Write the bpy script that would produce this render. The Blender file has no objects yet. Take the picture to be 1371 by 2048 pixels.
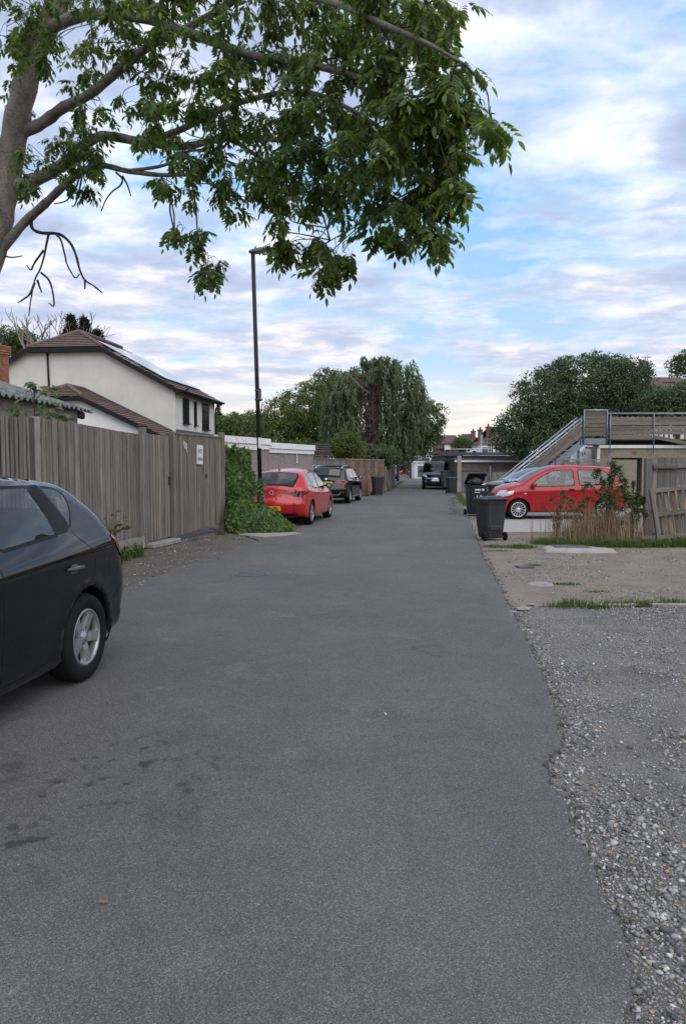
import bpy, bmesh, math, random
import numpy as np
from mathutils import Vector, Matrix
from mathutils.geometry import delaunay_2d_cdt
from mathutils.bvhtree import BVHTree

random.seed(7); RNG = np.random.default_rng(7)
R = math.radians
scene = bpy.context.scene
COL = scene.collection

# ------------------------------------------------------------------ camera
FPX, CAMH, HZN = 1480.0, 1.6, 930.0           # focal length in photo pixels, eye height, horizon row
PITCH = math.atan((1024 - HZN) / FPX)
cam_d = bpy.data.cameras.new('camera'); cam = bpy.data.objects.new('camera', cam_d); COL.objects.link(cam)
cam_d.sensor_fit = 'VERTICAL'; cam_d.sensor_height = 36.0; cam_d.lens = FPX / 2048 * 36
cam_d.clip_start = 0.05; cam_d.clip_end = 3000
cam.location = (0, 0, CAMH); cam.rotation_euler = (R(90) - PITCH, 0, 0)
scene.camera = cam

# ------------------------------------------------------------------ sky, sun, exposure
SUN_EL, SUN_AZ = R(48), R(150)                # azimuth clockwise from +Y (view direction): right and behind
world = bpy.data.worlds.new('World'); scene.world = world; world.use_nodes = True
wt = world.node_tree; wt.nodes.clear()
class NT:
    """tiny node-tree helper"""
    def __init__(s, tree): s.t = tree
    def n(s, typ, ins=None, **kw):
        nd = s.t.nodes.new(typ)
        for k, v in kw.items(): setattr(nd, k, v)
        for k, v in (ins or {}).items():
            sock = nd.inputs[k]
            if isinstance(v, bpy.types.NodeSocket): s.t.links.new(v, sock)
            else:
                if sock.type == 'RGBA' and len(v) == 3: v = (*v, 1)
                sock.default_value = v
        return nd
    def math(s, op, a, b=0.0, clamp=False):
        nd = s.n('ShaderNodeMath', {0: a, 1: b}, operation=op); nd.use_clamp = clamp
        return nd.outputs[0]
    def ramp(s, fac, stops, interp='LINEAR'):
        nd = s.n('ShaderNodeValToRGB', {0: fac}); cr = nd.color_ramp; cr.interpolation = interp
        while len(cr.elements) < len(stops): cr.elements.new(0.5)
        for e, (p, c) in zip(cr.elements, stops):
            e.position = p; e.color = (c, c, c, 1) if not hasattr(c, '__len__') else (*c, 1)
        return nd.outputs[0]
    def mix(s, f, a, b, mode='MIX'):
        nd = s.n('ShaderNodeMix', data_type='RGBA', blend_type=mode, clamp_factor=True)
        for k, v in ((0, f), (6, a), (7, b)):
            sock = nd.inputs[k]
            if isinstance(v, bpy.types.NodeSocket): s.t.links.new(v, sock)
            else:
                if k and len(v) == 3: v = (*v, 1)
                sock.default_value = v
        return nd.outputs[2]
    def noise(s, vec, scale, detail=4, rough=0.5, dist=0.0):
        nd = s.n('ShaderNodeTexNoise', {'Vector': vec, 'Scale': scale, 'Detail': detail, 'Roughness': rough, 'Distortion': dist})
        return nd.outputs[0]

w = NT(wt)
sky = w.n('ShaderNodeTexSky', sky_type='NISHITA', sun_disc=False, sun_elevation=SUN_EL, sun_rotation=SUN_AZ, air_density=1.0, dust_density=0.6, ozone_density=2.0)
tc = w.n('ShaderNodeTexCoord')
sep = w.n('ShaderNodeSeparateXYZ', {0: tc.outputs['Generated']})
zc = w.math('MAXIMUM', sep.outputs[2], 0.0)
k = w.math('DIVIDE', 1.0, w.math('ADD', zc, 0.10))
ux = w.math('MULTIPLY', sep.outputs[0], k); uy = w.math('MULTIPLY', sep.outputs[1], k)
uv = w.n('ShaderNodeCombineXYZ', {0: ux, 1: uy, 2: 3.7}).outputs[0]
uvs = w.n('ShaderNodeMapping', {'Vector': uv, 'Location': (4.3, 1.9, 0), 'Rotation': (0, 0, R(12)), 'Scale': (1.0, 1.15, 1)}).outputs[0]
n1 = w.noise(uvs, 1.55, 9, 0.58, 0.25)
n2 = w.noise(w.n('ShaderNodeMapping', {'Vector': uvs, 'Location': (7, 3, 1)}).outputs[0], 2.9, 7, 0.57, 0.2)
n3 = w.noise(w.n('ShaderNodeMapping', {'Vector': uvs, 'Location': (2, 9, 5)}).outputs[0], 0.55, 3, 0.5, 0.0)
dens = w.math('ADD', w.math('MULTIPLY', n1, 0.65), w.math('MULTIPLY', n3, 0.35))
mask = w.ramp(dens, [(0.42, 0.0), (0.48, 0.5), (0.555, 1.0)])
elev = zc
blue = w.ramp(elev, [(0.0, (8.2, 8.3, 8.0)), (0.10, (6.0, 7.7, 9.6)), (0.30, (3.6, 6.9, 10.6)), (0.7, (2.9, 6.0, 10.6))])
base = w.mix(0.7, sky.outputs[0], blue)
shade = w.math('ADD', w.math('MULTIPLY', dens, 0.55), w.math('MULTIPLY', n2, 0.45))
ccol = w.ramp(shade, [(0.42, (12.2, 11.9, 11.8)), (0.47, (9.4, 9.4, 10.0)), (0.525, (5.6, 6.4, 8.3)), (0.59, (4.2, 5.0, 7.0))])
low = w.ramp(shade, [(0.40, (11.0, 9.9, 8.9)), (0.47, (9.0, 8.0, 8.0)), (0.55, (5.8, 6.2, 7.6)), (0.66, (4.4, 5.0, 6.4))])
ccol = w.mix(w.ramp(elev, [(0.04, 1.0), (0.30, 0.0)]), ccol, low)
col = w.mix(mask, base, ccol)
glow = w.ramp(elev, [(0.0, 0.75), (0.06, 0.55), (0.13, 0.0)])
col = w.mix(glow, col, (10.2, 9.3, 7.6))
bg = w.n('ShaderNodeBackground', {'Color': col, 'Strength': 0.076})
w.t.links.new(bg.outputs[0], w.n('ShaderNodeOutputWorld').inputs[0])

sd = bpy.data.lights.new('sun', 'SUN'); sun = bpy.data.objects.new('sun', sd); COL.objects.link(sun)
sd.energy = 1.5; sd.angle = R(75); sd.color = (1.0, 0.95, 0.88)
sdir = Vector((math.sin(SUN_AZ) * math.cos(SUN_EL), math.cos(SUN_AZ) * math.cos(SUN_EL), math.sin(SUN_EL)))
sun.rotation_euler = sdir.to_track_quat('Z', 'Y').to_euler(); sun.location = (0, 0, 60)

vs = scene.view_settings
scene.display_settings.display_device = 'sRGB'
vs.view_transform = 'Standard'; vs.look = 'None'; vs.exposure = 0.6; vs.gamma = 1.0; vs.use_curve_mapping = False
scene.cycles.use_denoising = True
try: scene.cycles.denoiser = 'OPENIMAGEDENOISE'; scene.cycles.denoising_prefilter = 'NONE'
except Exception: pass
scene.cycles.max_bounces = 6; scene.cycles.transparent_max_bounces = 12; scene.cycles.caustics_reflective = False; scene.cycles.caustics_refractive = False

# ------------------------------------------------------------------ survey helpers (photo pixel -> metres)
def ray(px, py):
    a = (px - 685.5) / FPX; b = (1024 - py) / FPX; c, s = math.cos(PITCH), math.sin(PITCH)
    return Vector((a, c + b * s, -s + b * c))
def gp(px, py, z=0.0):
    r = ray(px, py); t = (z - CAMH) / r.z; return Vector((r.x * t, r.y * t, z))
def at(px, py, Y):
    r = ray(px, py); t = Y / r.y; return Vector((r.x * t, Y, CAMH + r.z * t))

# ------------------------------------------------------------------ object helpers
def tag(o, label=None, cat=None, group=None, kind=None):
    if label: o['label'] = label
    if cat: o['category'] = cat
    if group: o['group'] = group
    if kind: o['kind'] = kind
    return o
def thing(name, label, cat, loc=(0, 0, 0), rz=0.0, group=None):
    o = bpy.data.objects.new(name, None); COL.objects.link(o)
    o.location = loc; o.rotation_euler = (0, 0, rz); o.empty_display_size = 0.2
    return tag(o, label, cat, group)
def sub(name, parent, loc=(0, 0, 0), rot=(0, 0, 0)):
    o = bpy.data.objects.new(name, None); COL.objects.link(o); o.parent = parent
    o.location = loc; o.rotation_euler = rot; o.empty_display_size = 0.1
    return o
def put(name, mesh, parent=None, loc=(0, 0, 0), rot=(0, 0, 0), scale=None, mat=None):
    o = bpy.data.objects.new(name, mesh); COL.objects.link(o)
    o.parent = parent; o.location = loc; o.rotation_euler = rot
    if scale: o.scale = scale
    if mat: mesh.materials.clear(); mesh.materials.append(mat)
    return o
def inv_of(parent):
    return Matrix.Translation(parent.location) @ Matrix.Rotation(parent.rotation_euler.z, 4, 'Z')
def np_mesh(name, V, F, mat=None, smooth=False):
    """V (n,3) array, F (m,k) int array, all faces k-gons"""
    V = np.asarray(V, dtype=np.float32); F = np.asarray(F, dtype=np.int32)
    me = bpy.data.meshes.new(name); m, kk = F.shape
    me.vertices.add(len(V)); me.vertices.foreach_set('co', V.ravel())
    me.loops.add(m * kk); me.loops.foreach_set('vertex_index', F.ravel())
    me.polygons.add(m); me.polygons.foreach_set('loop_start', np.arange(0, m * kk, kk, dtype=np.int32))
    me.polygons.foreach_set('use_smooth', np.full(m, smooth))
    me.update(calc_edges=True)
    if mat: me.materials.append(mat)
    return me

class MB:
    """collects shapes and links them as ONE mesh object"""
    def __init__(s): s.v = []; s.f = []; s.sm = []
    def add(s, vs, fs, smooth=False, M=None):
        o = len(s.v)
        for p in vs:
            p = Vector(p); s.v.append(M @ p if M else p)
        for f in fs: s.f.append([i + o for i in f]); s.sm.append(smooth)
        return s
    def box(s, c, size, rz=0.0, M=None, bev=0.0, rot=None):
        x, y, z = (d / 2 for d in size)
        T = Matrix.Translation(c) @ (rot.to_4x4() if rot is not None else Matrix.Rotation(rz, 4, 'Z'))
        if M: T = M @ T
        if bev <= 0:
            vs = [(a * x, b * y, d * z) for d in (-1, 1) for a, b in ((-1, -1), (1, -1), (1, 1), (-1, 1))]
            fs = [(3, 2, 1, 0), (4, 5, 6, 7), (0, 1, 5, 4), (1, 2, 6, 5), (2, 3, 7, 6), (3, 0, 4, 7)]
            return s.add(vs, fs, False, T)
        b = min(bev, x * .9, y * .9, z * .9); vs = []
        idx = {}
        for sx in (-1, 1):
            for sy in (-1, 1):
                for sz in (-1, 1):
                    for a in range(3):
                        p = [sx * (x - b), sy * (y - b), sz * (z - b)]
                        p[a] += (sx, sy, sz)[a] * b
                        idx[sx, sy, sz, a] = len(vs); vs.append(p)
        fs = []
        for a in range(3):
            o1, o2 = [(1, 2), (2, 0), (0, 1)][a]
            for sg in (-1, 1):
                q = []
                for u, v in ((-1, -1), (1, -1), (1, 1), (-1, 1)):
                    key = [0, 0, 0]; key[a] = sg; key[o1] = u; key[o2] = v
                    q.append(idx[(*key, a)])
                fs.append(q if sg > 0 else q[::-1])
        for a in range(3):
            o1, o2 = [(1, 2), (2, 0), (0, 1)][a]
            for u in (-1, 1):
                for v in (-1, 1):
                    k0 = [0, 0, 0]; k1 = [0, 0, 0]
                    k0[o1] = k1[o1] = u; k0[o2] = k1[o2] = v; k0[a] = -1; k1[a] = 1
                    q = [idx[(*k0, o1)], idx[(*k1, o1)], idx[(*k1, o2)], idx[(*k0, o2)]]
                    fs.append(q if u * v < 0 else q[::-1])
        for sx in (-1, 1):
            for sy in (-1, 1):
                for sz in (-1, 1):
                    q = [idx[sx, sy, sz, 0], idx[sx, sy, sz, 1], idx[sx, sy, sz, 2]]
                    fs.append(q if sx * sy * sz > 0 else q[::-1])
        return s.add(vs, fs, False, T)
    def tube(s, path, rad, seg=8, smooth=True, cap=True):
        path = [Vector(p) for p in path]; n = len(path)
        rads = rad if hasattr(rad, '__len__') else [rad] * n
        vs = []; fs = []; up = None
        for i, p in enumerate(path):
            d = (path[min(i + 1, n - 1)] - path[max(i - 1, 0)])
            if d.length < 1e-9: d = Vector((0, 0, 1))
            d.normalize()
            if up is None:
                up = d.cross(Vector((0, 0, 1)) if abs(d.z) < .9 else Vector((1, 0, 0))).normalized()
            else:
                up = (up - d * up.dot(d))
                up = up.normalized() if up.length > 1e-6 else d.orthogonal().normalized()
            b = d.cross(up)
            for j in range(seg):
                a = 2 * math.pi * j / seg
                vs.append(p + (up * math.cos(a) + b * math.sin(a)) * rads[i])
        for i in range(n - 1):
            for j in range(seg):
                fs.append((i * seg + j, i * seg + (j + 1) % seg, (i + 1) * seg + (j + 1) % seg, (i + 1) * seg + j))
        s.add(vs, fs, smooth)
        if cap:
            o = len(s.v) - len(vs)
            s.f.append([o + j for j in range(seg)][::-1]); s.sm.append(False)
            s.f.append([o + (n - 1) * seg + j for j in range(seg)]); s.sm.append(False)
        return s
    def lathe(s, prof, seg=24, M=None, smooth=True, closed=False):
        """prof: list of (radius, height) around local z"""
        vs = []; fs = []; n = len(prof)
        for r, h in prof:
            for j in range(seg):
                a = 2 * math.pi * j / seg; vs.append((r * math.cos(a), r * math.sin(a), h))
        for i in range(n if closed else n - 1):
            for j in range(seg):
                k2 = (i + 1) % n
                fs.append((i * seg + j, i * seg + (j + 1) % seg, k2 * seg + (j + 1) % seg, k2 * seg + j))
        return s.add(vs, fs, smooth, M)
    def prism(s, poly, depth, M=None):
        """poly in local xy, extruded along +z by depth"""
        n = len(poly); vs = [(x, y, 0) for x, y in poly] + [(x, y, depth) for x, y in poly]
        fs = [list(range(n))[::-1], list(range(n, 2 * n))] + [(i, (i + 1) % n, n + (i + 1) % n, n + i) for i in range(n)]
        return s.add(vs, fs, False, M)
    def quad(s, *p): return s.add(p, [tuple(range(len(p)))])
    def slab(s, p, t):
        """closed slab: polygon p (3D, CCW seen from its front) with thickness t behind it"""
        p = [Vector(q) for q in p]; nrm = (p[1] - p[0]).cross(p[2] - p[0]).normalized(); n = len(p)
        vs = p + [q - nrm * t for q in p]
        fs = [list(range(n)), list(range(n, 2 * n))[::-1]] + [(i, n + i, n + (i + 1) % n, (i + 1) % n) for i in range(n)]
        return s.add(vs, fs)
    def mesh(s, name, mat=None, M=None):
        me = bpy.data.meshes.new(name)
        me.from_pydata([tuple(M @ p) if M else tuple(p) for p in s.v], [], s.f)
        me.polygons.foreach_set('use_smooth', s.sm); me.update()
        if mat: me.materials.append(mat)
        return me
    def build(s, name, mat, parent=None, world=False, loc=(0, 0, 0), rot=(0, 0, 0)):
        M = inv_of(parent).inverted() if (world and parent) else None
        return put(name, s.mesh(name, mat, M), parent, loc, rot)

def text(name, body, size, mat, parent, loc, rot, align='CENTER', sx=1.0, ext=0.0015):
    cu = bpy.data.curves.new(name, 'FONT'); cu.body = body; cu.size = size; cu.extrude = ext
    cu.align_x = align; cu.align_y = 'CENTER'; cu.resolution_u = 3
    tmp = bpy.data.objects.new(name + '_t', cu); COL.objects.link(tmp)
    dg = bpy.context.evaluated_depsgraph_get()
    me = bpy.data.meshes.new_from_object(tmp.evaluated_get(dg)); bpy.data.objects.remove(tmp)
    me.materials.clear(); me.materials.append(mat)
    o = put(name, me, parent, loc, rot); o.scale = (sx, 1, 1)
    return o

# ------------------------------------------------------------------ materials
MATS = {}
def mat(name, c1, c2=None, scale=4.0, rough=0.7, rough2=None, bump=0.0, bscale=None, stretch=(1, 1, 1), metallic=0.0, coat=0.0,
        spec=0.5, rnd=0.0, isl=0.0, detail=5, coords='Object', fine=0.0, fscale=200.0, ior=1.5, bdist=0.01, lo=0.35, hi=0.65, streak=0.0, coat_ior=1.5):
    """procedural Principled: two colours mixed by noise, optional fine speckle, per-object random brightness, bump"""
    m = bpy.data.materials.new(name); m.use_nodes = True; t = NT(m.node_tree); m.node_tree.nodes.clear()
    if coords == 'World': vec = t.n('ShaderNodeNewGeometry').outputs['Position']
    else: vec = t.n('ShaderNodeTexCoord').outputs[coords]
    vec0 = vec
    if rnd and coords == 'Object':
        oi = t.n('ShaderNodeObjectInfo')
        off = t.n('ShaderNodeVectorMath', {0: oi.outputs['Random'], 1: (37.0, 91.0, 53.0)}, operation='MULTIPLY').outputs[0]
        vec0 = t.n('ShaderNodeVectorMath', {0: vec, 1: off}, operation='ADD').outputs[0]
    mp = t.n('ShaderNodeMapping', {'Vector': vec0, 'Scale': stretch}).outputs[0]
    col = None; nz = t.noise(mp, scale, detail, 0.6)
    if c2 is None: c2 = tuple(x * 0.72 for x in c1)
    col = t.mix(t.ramp(nz, [(lo, 0.0), (hi, 1.0)]), c1, c2)
    if fine:
        f = t.noise(vec0, fscale, 2, 0.7)
        col = t.mix(1.0, col, t.ramp(f, [(0.25, 1 - fine), (0.75, 1 + fine)]), 'MULTIPLY')
    if streak:
        s2 = t.noise(t.n('ShaderNodeMapping', {'Vector': vec0, 'Scale': (9, 9, 0.5)}).outputs[0], 1.0, 4, 0.6)
        col = t.mix(1.0, col, t.ramp(s2, [(0.3, 1 - streak), (0.7, 1 + streak * .4)]), 'MULTIPLY')
    if rnd:
        rr = t.n('ShaderNodeObjectInfo').outputs['Random']
        col = t.mix(1.0, col, t.ramp(rr, [(0.0, 1 - rnd), (1.0, 1 + rnd)]), 'MULTIPLY')
    if isl:
        rr = t.n('ShaderNodeNewGeometry').outputs['Random Per Island']
        col = t.mix(1.0, col, t.ramp(rr, [(0.0, 1 - isl), (1.0, 1 + isl)]), 'MULTIPLY')
    ins = {'Base Color': col, 'Metallic': metallic, 'IOR': ior, 'Specular IOR Level': spec, 'Coat Weight': coat, 'Coat Roughness': 0.03, 'Coat IOR': coat_ior}
    ins['Roughness'] = rough if rough2 is None else t.n('ShaderNodeMapRange', {0: nz, 3: rough, 4: rough2}).outputs[0]
    if bump:
        bn = t.noise(vec0 if bscale else mp, bscale or scale, 6, 0.65)
        ins['Normal'] = t.n('ShaderNodeBump', {'Strength': bump, 'Distance': bdist, 'Height': bn}).outputs[0]
    b = t.n('ShaderNodeBsdfPrincipled', ins)
    t.t.links.new(b.outputs[0], t.n('ShaderNodeOutputMaterial').inputs[0])
    MATS[name] = m; return m
def leaf_mat(name, c1, c2, isl=0.35, trans=0.35, rough=0.55, scale=0.8, yellow=None):
    m = bpy.data.materials.new(name); m.use_nodes = True; t = NT(m.node_tree); m.node_tree.nodes.clear()
    g = t.n('ShaderNodeNewGeometry'); rr = g.outputs['Random Per Island']
    nz = t.noise(g.outputs['Position'], scale, 3, 0.6)
    col = t.mix(t.ramp(nz, [(0.35, 0.0), (0.65, 1.0)]), c1, c2)
    if yellow: col = t.mix(t.ramp(rr, [(0.93, 0.0), (0.97, 0.8)]), col, yellow)
    col = t.mix(1.0, col, t.ramp(rr, [(0.0, 1 - isl), (1.0, 1 + isl)]), 'MULTIPLY')
    b = t.n('ShaderNodeBsdfPrincipled', {'Base Color': col, 'Roughness': rough, 'Specular IOR Level': 0.35})
    tr = t.n('ShaderNodeBsdfTranslucent', {'Color': t.mix(1.0, col, (1.1, 1.25, 0.6), 'MULTIPLY')})
    mx = t.n('ShaderNodeMixShader', {0: trans, 1: b.outputs[0], 2: tr.outputs[0]})
    t.t.links.new(mx.outputs[0], t.n('ShaderNodeOutputMaterial').inputs[0])
    MATS[name] = m; return m
def glass_mat(name, tint, refl=1.0, ior=1.7):
    m = bpy.data.materials.new(name); m.use_nodes = True; t = NT(m.node_tree); m.node_tree.nodes.clear()
    tr = t.n('ShaderNodeBsdfTransparent', {'Color': tint}); gl = t.n('ShaderNodeBsdfGlossy', {'Color': (refl, refl, refl), 'Roughness': 0.02})
    f0 = ((ior - 1) / (ior + 1)) ** 2
    fc = t.n('ShaderNodeLayerWeight', {'Blend': 0.5}).outputs['Facing']
    fr = t.math('ADD', f0, t.math('MULTIPLY', 1 - f0, t.math('POWER', fc, 4.0)))
    mx = t.n('ShaderNodeMixShader', {0: fr, 1: tr.outputs[0], 2: gl.outputs[0]})
    t.t.links.new(mx.outputs[0], t.n('ShaderNodeOutputMaterial').inputs[0])
    MATS[name] = m; return m
def emit_mat(name, c, s):
    m = bpy.data.materials.new(name); m.use_nodes = True; t = NT(m.node_tree); m.node_tree.nodes.clear()
    nz = t.noise(t.n('ShaderNodeTexCoord').outputs['Object'], 8.0, 2)
    e = t.n('ShaderNodeEmission', {'Color': t.mix(nz, c, tuple(x * .9 for x in c)), 'Strength': s})
    t.t.links.new(e.outputs[0], t.n('ShaderNodeOutputMaterial').inputs[0]); MATS[name] = m; return m

mat('fence_wood', (0.275, 0.242, 0.208), (0.15, 0.131, 0.112), 3.0, 0.88, stretch=(14, 14, 0.7), rnd=0.22, spec=0.2, bump=0.6, bdist=0.004, fine=0.22, fscale=90, streak=0.3)
mat('fence_wood_dark', (0.10, 0.085, 0.07), (0.055, 0.045, 0.038), 3.0, 0.88, stretch=(14, 14, 0.7), rnd=0.3, bump=0.5, bdist=0.004)
mat('fence_wood_warm', (0.275, 0.235, 0.195), (0.15, 0.125, 0.10), 3.0, 0.88, stretch=(14, 14, 0.7), rnd=0.24, spec=0.2, bump=0.5, bdist=0.004, streak=0.3)
mat('grey_wood', (0.215, 0.198, 0.185), (0.115, 0.105, 0.098), 3.0, 0.9, stretch=(12, 12, 0.8), rnd=0.25, bump=0.5, bdist=0.004, streak=0.25)
mat('deck_wood', (0.185, 0.155, 0.128), (0.10, 0.084, 0.07), 3.0, 0.85, stretch=(12, 12, 0.7), rnd=0.25, bump=0.4, bdist=0.003)
mat('new_wood', (0.50, 0.27, 0.12), (0.38, 0.19, 0.08), 3.0, 0.7, stretch=(12, 12, 0.7), rnd=0.15)
mat('concrete', (0.33, 0.30, 0.27), (0.22, 0.20, 0.18), 3.0, 0.9, bump=0.4, bscale=60, bdist=0.004, fine=0.2, fscale=150)
mat('pale_concrete', (0.36, 0.325, 0.29), (0.28, 0.255, 0.23), 4.0, 0.9, bump=0.4, bscale=60, bdist=0.004, fine=0.12, fscale=120)
mat('pebbledash', (0.33, 0.285, 0.265), (0.17, 0.145, 0.135), 30.0, 0.95, bump=1.0, bscale=55, bdist=0.012, fine=0.75, fscale=55, coords='World')
mat('pebbledash_tan', (0.28, 0.24, 0.19), (0.215, 0.18, 0.14), 12.0, 0.95, bump=0.8, bscale=50, bdist=0.012, fine=0.4, fscale=60, coords='World')
mat('roughcast', (0.26, 0.22, 0.185), (0.16, 0.135, 0.115), 9.0, 0.95, bump=1.0, bscale=38, bdist=0.02, fine=0.45, fscale=40, coords='World')
mat('render_cream', (0.66, 0.615, 0.565), (0.59, 0.55, 0.50), 1.2, 0.9, streak=0.025, bump=0.15, bscale=80, bdist=0.004, coords='World')
mat('render_white', (0.80, 0.78, 0.75), (0.74, 0.72, 0.69), 1.5, 0.85, coords='World')
mat('fascia_white', (0.80, 0.80, 0.80), (0.70, 0.70, 0.70), 2.0, 0.5, streak=0.1)
mat('roof_tile', (0.165, 0.103, 0.086), (0.11, 0.07, 0.06), 5.0, 0.85, rnd=0.14, bump=0.3, bscale=30, fine=0.2, fscale=25)
mat('roof_far', (0.13, 0.075, 0.06), (0.085, 0.052, 0.043), 1.5, 0.9, coords='World', fine=0.25, fscale=6)
mat('black_plastic', (0.012, 0.012, 0.013), (0.008, 0.008, 0.009), 4.0, 0.5, spec=0.25)
mat('black_gloss', (0.008, 0.008, 0.009), (0.006, 0.006, 0.007), 4.0, 0.3, spec=0.12)
mat('bin_plastic', (0.026, 0.027, 0.031), (0.016, 0.017, 0.019), 6.0, 0.5, rough2=0.65, streak=0.3, bump=0.1, bscale=200)
mat('bin_grey', (0.085, 0.10, 0.115), (0.06, 0.07, 0.08), 6.0, 0.55)
mat('bin_green', (0.10, 0.15, 0.12), (0.08, 0.12, 0.09), 5.0, 0.5)
mat('pallet_wood', (0.175, 0.15, 0.13), (0.09, 0.078, 0.068), 3.0, 0.9, stretch=(12, 12, 0.8), rnd=0.25, bump=0.5, bdist=0.004, streak=0.25)
mat('bag_black', (0.03, 0.03, 0.032), (0.02, 0.02, 0.022), 6.0, 0.3, bump=0.8, bscale=14, bdist=0.05)
mat('bag_mixed', (0.45, 0.46, 0.5), (0.06, 0.12, 0.42), 16.0, 0.35, bump=0.5, bscale=20, bdist=0.03, lo=.48, hi=.52)
mat('rubber', (0.012, 0.012, 0.012), (0.008, 0.008, 0.008), 20.0, 0.8, spec=0.2, bump=0.15, bscale=80)
mat('alloy', (0.40, 0.40, 0.41), (0.33, 0.33, 0.34), 5.0, 0.38, metallic=0.7)
mat('chrome', (0.75, 0.75, 0.76), (0.68, 0.68, 0.7), 5.0, 0.12, metallic=1.0)
mat('dark_interior', (0.022, 0.022, 0.024), (0.014, 0.014, 0.015), 6.0, 0.85)
mat('grey_interior', (0.11, 0.11, 0.115), (0.07, 0.07, 0.075), 6.0, 0.9)
mat('paint_black', (0.004, 0.0045, 0.006), (0.003, 0.0035, 0.0045), 2.0, 0.4, coat=1.0, spec=0.0, coat_ior=1.55)
mat('paint_red', (0.46, 0.022, 0.022), (0.41, 0.018, 0.018), 2.0, 0.4, coat=1.0, spec=0.1)
mat('paint_red_dull', (0.36, 0.016, 0.020), (0.32, 0.013, 0.016), 2.0, 0.42, coat=0.8, spec=0.1)
mat('paint_silver', (0.42, 0.43, 0.45), (0.40, 0.41, 0.43), 2.0, 0.3, metallic=0.6, coat=1.0)
mat('paint_white', (0.72, 0.73, 0.74), (0.66, 0.67, 0.68), 2.0, 0.35, coat=0.8)
mat('paint_navy', (0.02, 0.03, 0.05), (0.015, 0.022, 0.04), 2.0, 0.35, coat=1.0)
mat('lamp_red', (0.30, 0.012, 0.012), (0.20, 0.008, 0.008), 30.0, 0.08, coat=1.0)
mat('lamp_dark_red', (0.10, 0.006, 0.008), (0.03, 0.003, 0.004), 30.0, 0.1, coat=0.3, spec=0.3)
mat('lamp_orange', (0.75, 0.10, 0.03), (0.7, 0.08, 0.02), 30.0, 0.1, coat=1.0)
mat('lamp_clear', (0.62, 0.63, 0.65), (0.35, 0.36, 0.38), 25.0, 0.08, coat=1.0)
mat('plate_yellow', (0.78, 0.52, 0.02), (0.72, 0.47, 0.02), 6.0, 0.4)
mat('plate_white', (0.75, 0.75, 0.73), (0.7, 0.7, 0.68), 6.0, 0.4)
mat('ink_black', (0.012, 0.012, 0.012), None, 6.0, 0.6)
mat('ink_grey', (0.10, 0.10, 0.10), None, 6.0, 0.7)
mat('sign_white', (0.72, 0.71, 0.68), (0.62, 0.61, 0.58), 6.0, 0.5, streak=0.15)
mat('steel_blue', (0.20, 0.225, 0.26), (0.15, 0.17, 0.20), 4.0, 0.5, metallic=0.3)
mat('steel_pale', (0.42, 0.45, 0.50), (0.34, 0.37, 0.41), 4.0, 0.4, metallic=0.5)
mat('lamp_black', (0.008, 0.008, 0.009), (0.006, 0.006, 0.006), 4.0, 0.7)
mat('lantern_grey', (0.10, 0.11, 0.115), (0.08, 0.085, 0.09), 4.0, 0.45)
mat('solar', (0.02, 0.025, 0.045), (0.015, 0.02, 0.03), 3.0, 0.08, coat=1.0)
mat('window_pane', (0.02, 0.023, 0.026), (0.012, 0.014, 0.016), 3.0, 0.05, coat=1.0, spec=0.5)
mat('slate_grey', (0.10, 0.10, 0.105), (0.06, 0.06, 0.065), 5.0, 0.8, bump=0.4, bscale=20)
mat('asbestos', (0.20, 0.205, 0.20), (0.07, 0.085, 0.06), 14.0, 0.95, bump=0.5, bscale=40, lo=.42, hi=.6)
mat('roof_felt', (0.10, 0.115, 0.14), (0.07, 0.08, 0.10), 3.0, 0.75, coords='World')
mat('brick_red', (0.30, 0.115, 0.07), (0.21, 0.085, 0.055), 6.0, 0.9, rnd=0.25, bump=0.3, bscale=60, fine=0.2, fscale=60)
mat('mortar', (0.30, 0.25, 0.20), (0.24, 0.20, 0.16), 12.0, 0.95)
mat('bark', (0.25, 0.215, 0.18), (0.12, 0.10, 0.085), 6.0, 0.95, stretch=(1, 1, .5), bump=1.0, bscale=30, bdist=0.02, coords='World', fine=.3, fscale=40)
mat('bark_dark', (0.055, 0.042, 0.034), (0.03, 0.024, 0.02), 6.0, 0.95, coords='World')
mat('bark_pale', (0.28, 0.24, 0.20), (0.17, 0.145, 0.12), 5.0, 0.95, coords='World')
mat('bark_red', (0.13, 0.085, 0.065), (0.07, 0.045, 0.036), 6.0, 0.95, stretch=(4, 4, .4), bump=1.0, coords='World')
mat('dry_stalk', (0.34, 0.235, 0.145), (0.23, 0.15, 0.09), 2.0, 0.9, coords='World', isl=0.35)
leaf_mat('ash_leaf', (0.142, 0.188, 0.056), (0.092, 0.148, 0.052), 0.45, 0.55, 0.45, 1.2, (0.19, 0.20, 0.04))
leaf_mat('tree_leaf', (0.088, 0.118, 0.036), (0.052, 0.085, 0.030), 0.4, 0.3)
leaf_mat('tree_leaf_yellow', (0.125, 0.145, 0.040), (0.078, 0.105, 0.030), 0.4, 0.3)
leaf_mat('tree_leaf_cool', (0.098, 0.135, 0.062), (0.060, 0.098, 0.046), 0.4, 0.28)
leaf_mat('conifer_leaf', (0.098, 0.132, 0.054), (0.060, 0.095, 0.040), 0.4, 0.2)
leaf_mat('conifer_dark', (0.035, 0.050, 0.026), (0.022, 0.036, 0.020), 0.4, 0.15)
leaf_mat('ivy_leaf', (0.105, 0.172, 0.042), (0.062, 0.12, 0.03), 0.35, 0.25, 0.45, 2.5)
leaf_mat('bush_leaf', (0.14, 0.165, 0.035), (0.085, 0.11, 0.025), 0.35, 0.3)
leaf_mat('weed_leaf', (0.105, 0.145, 0.055), (0.065, 0.10, 0.036), 0.4, 0.3)
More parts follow.
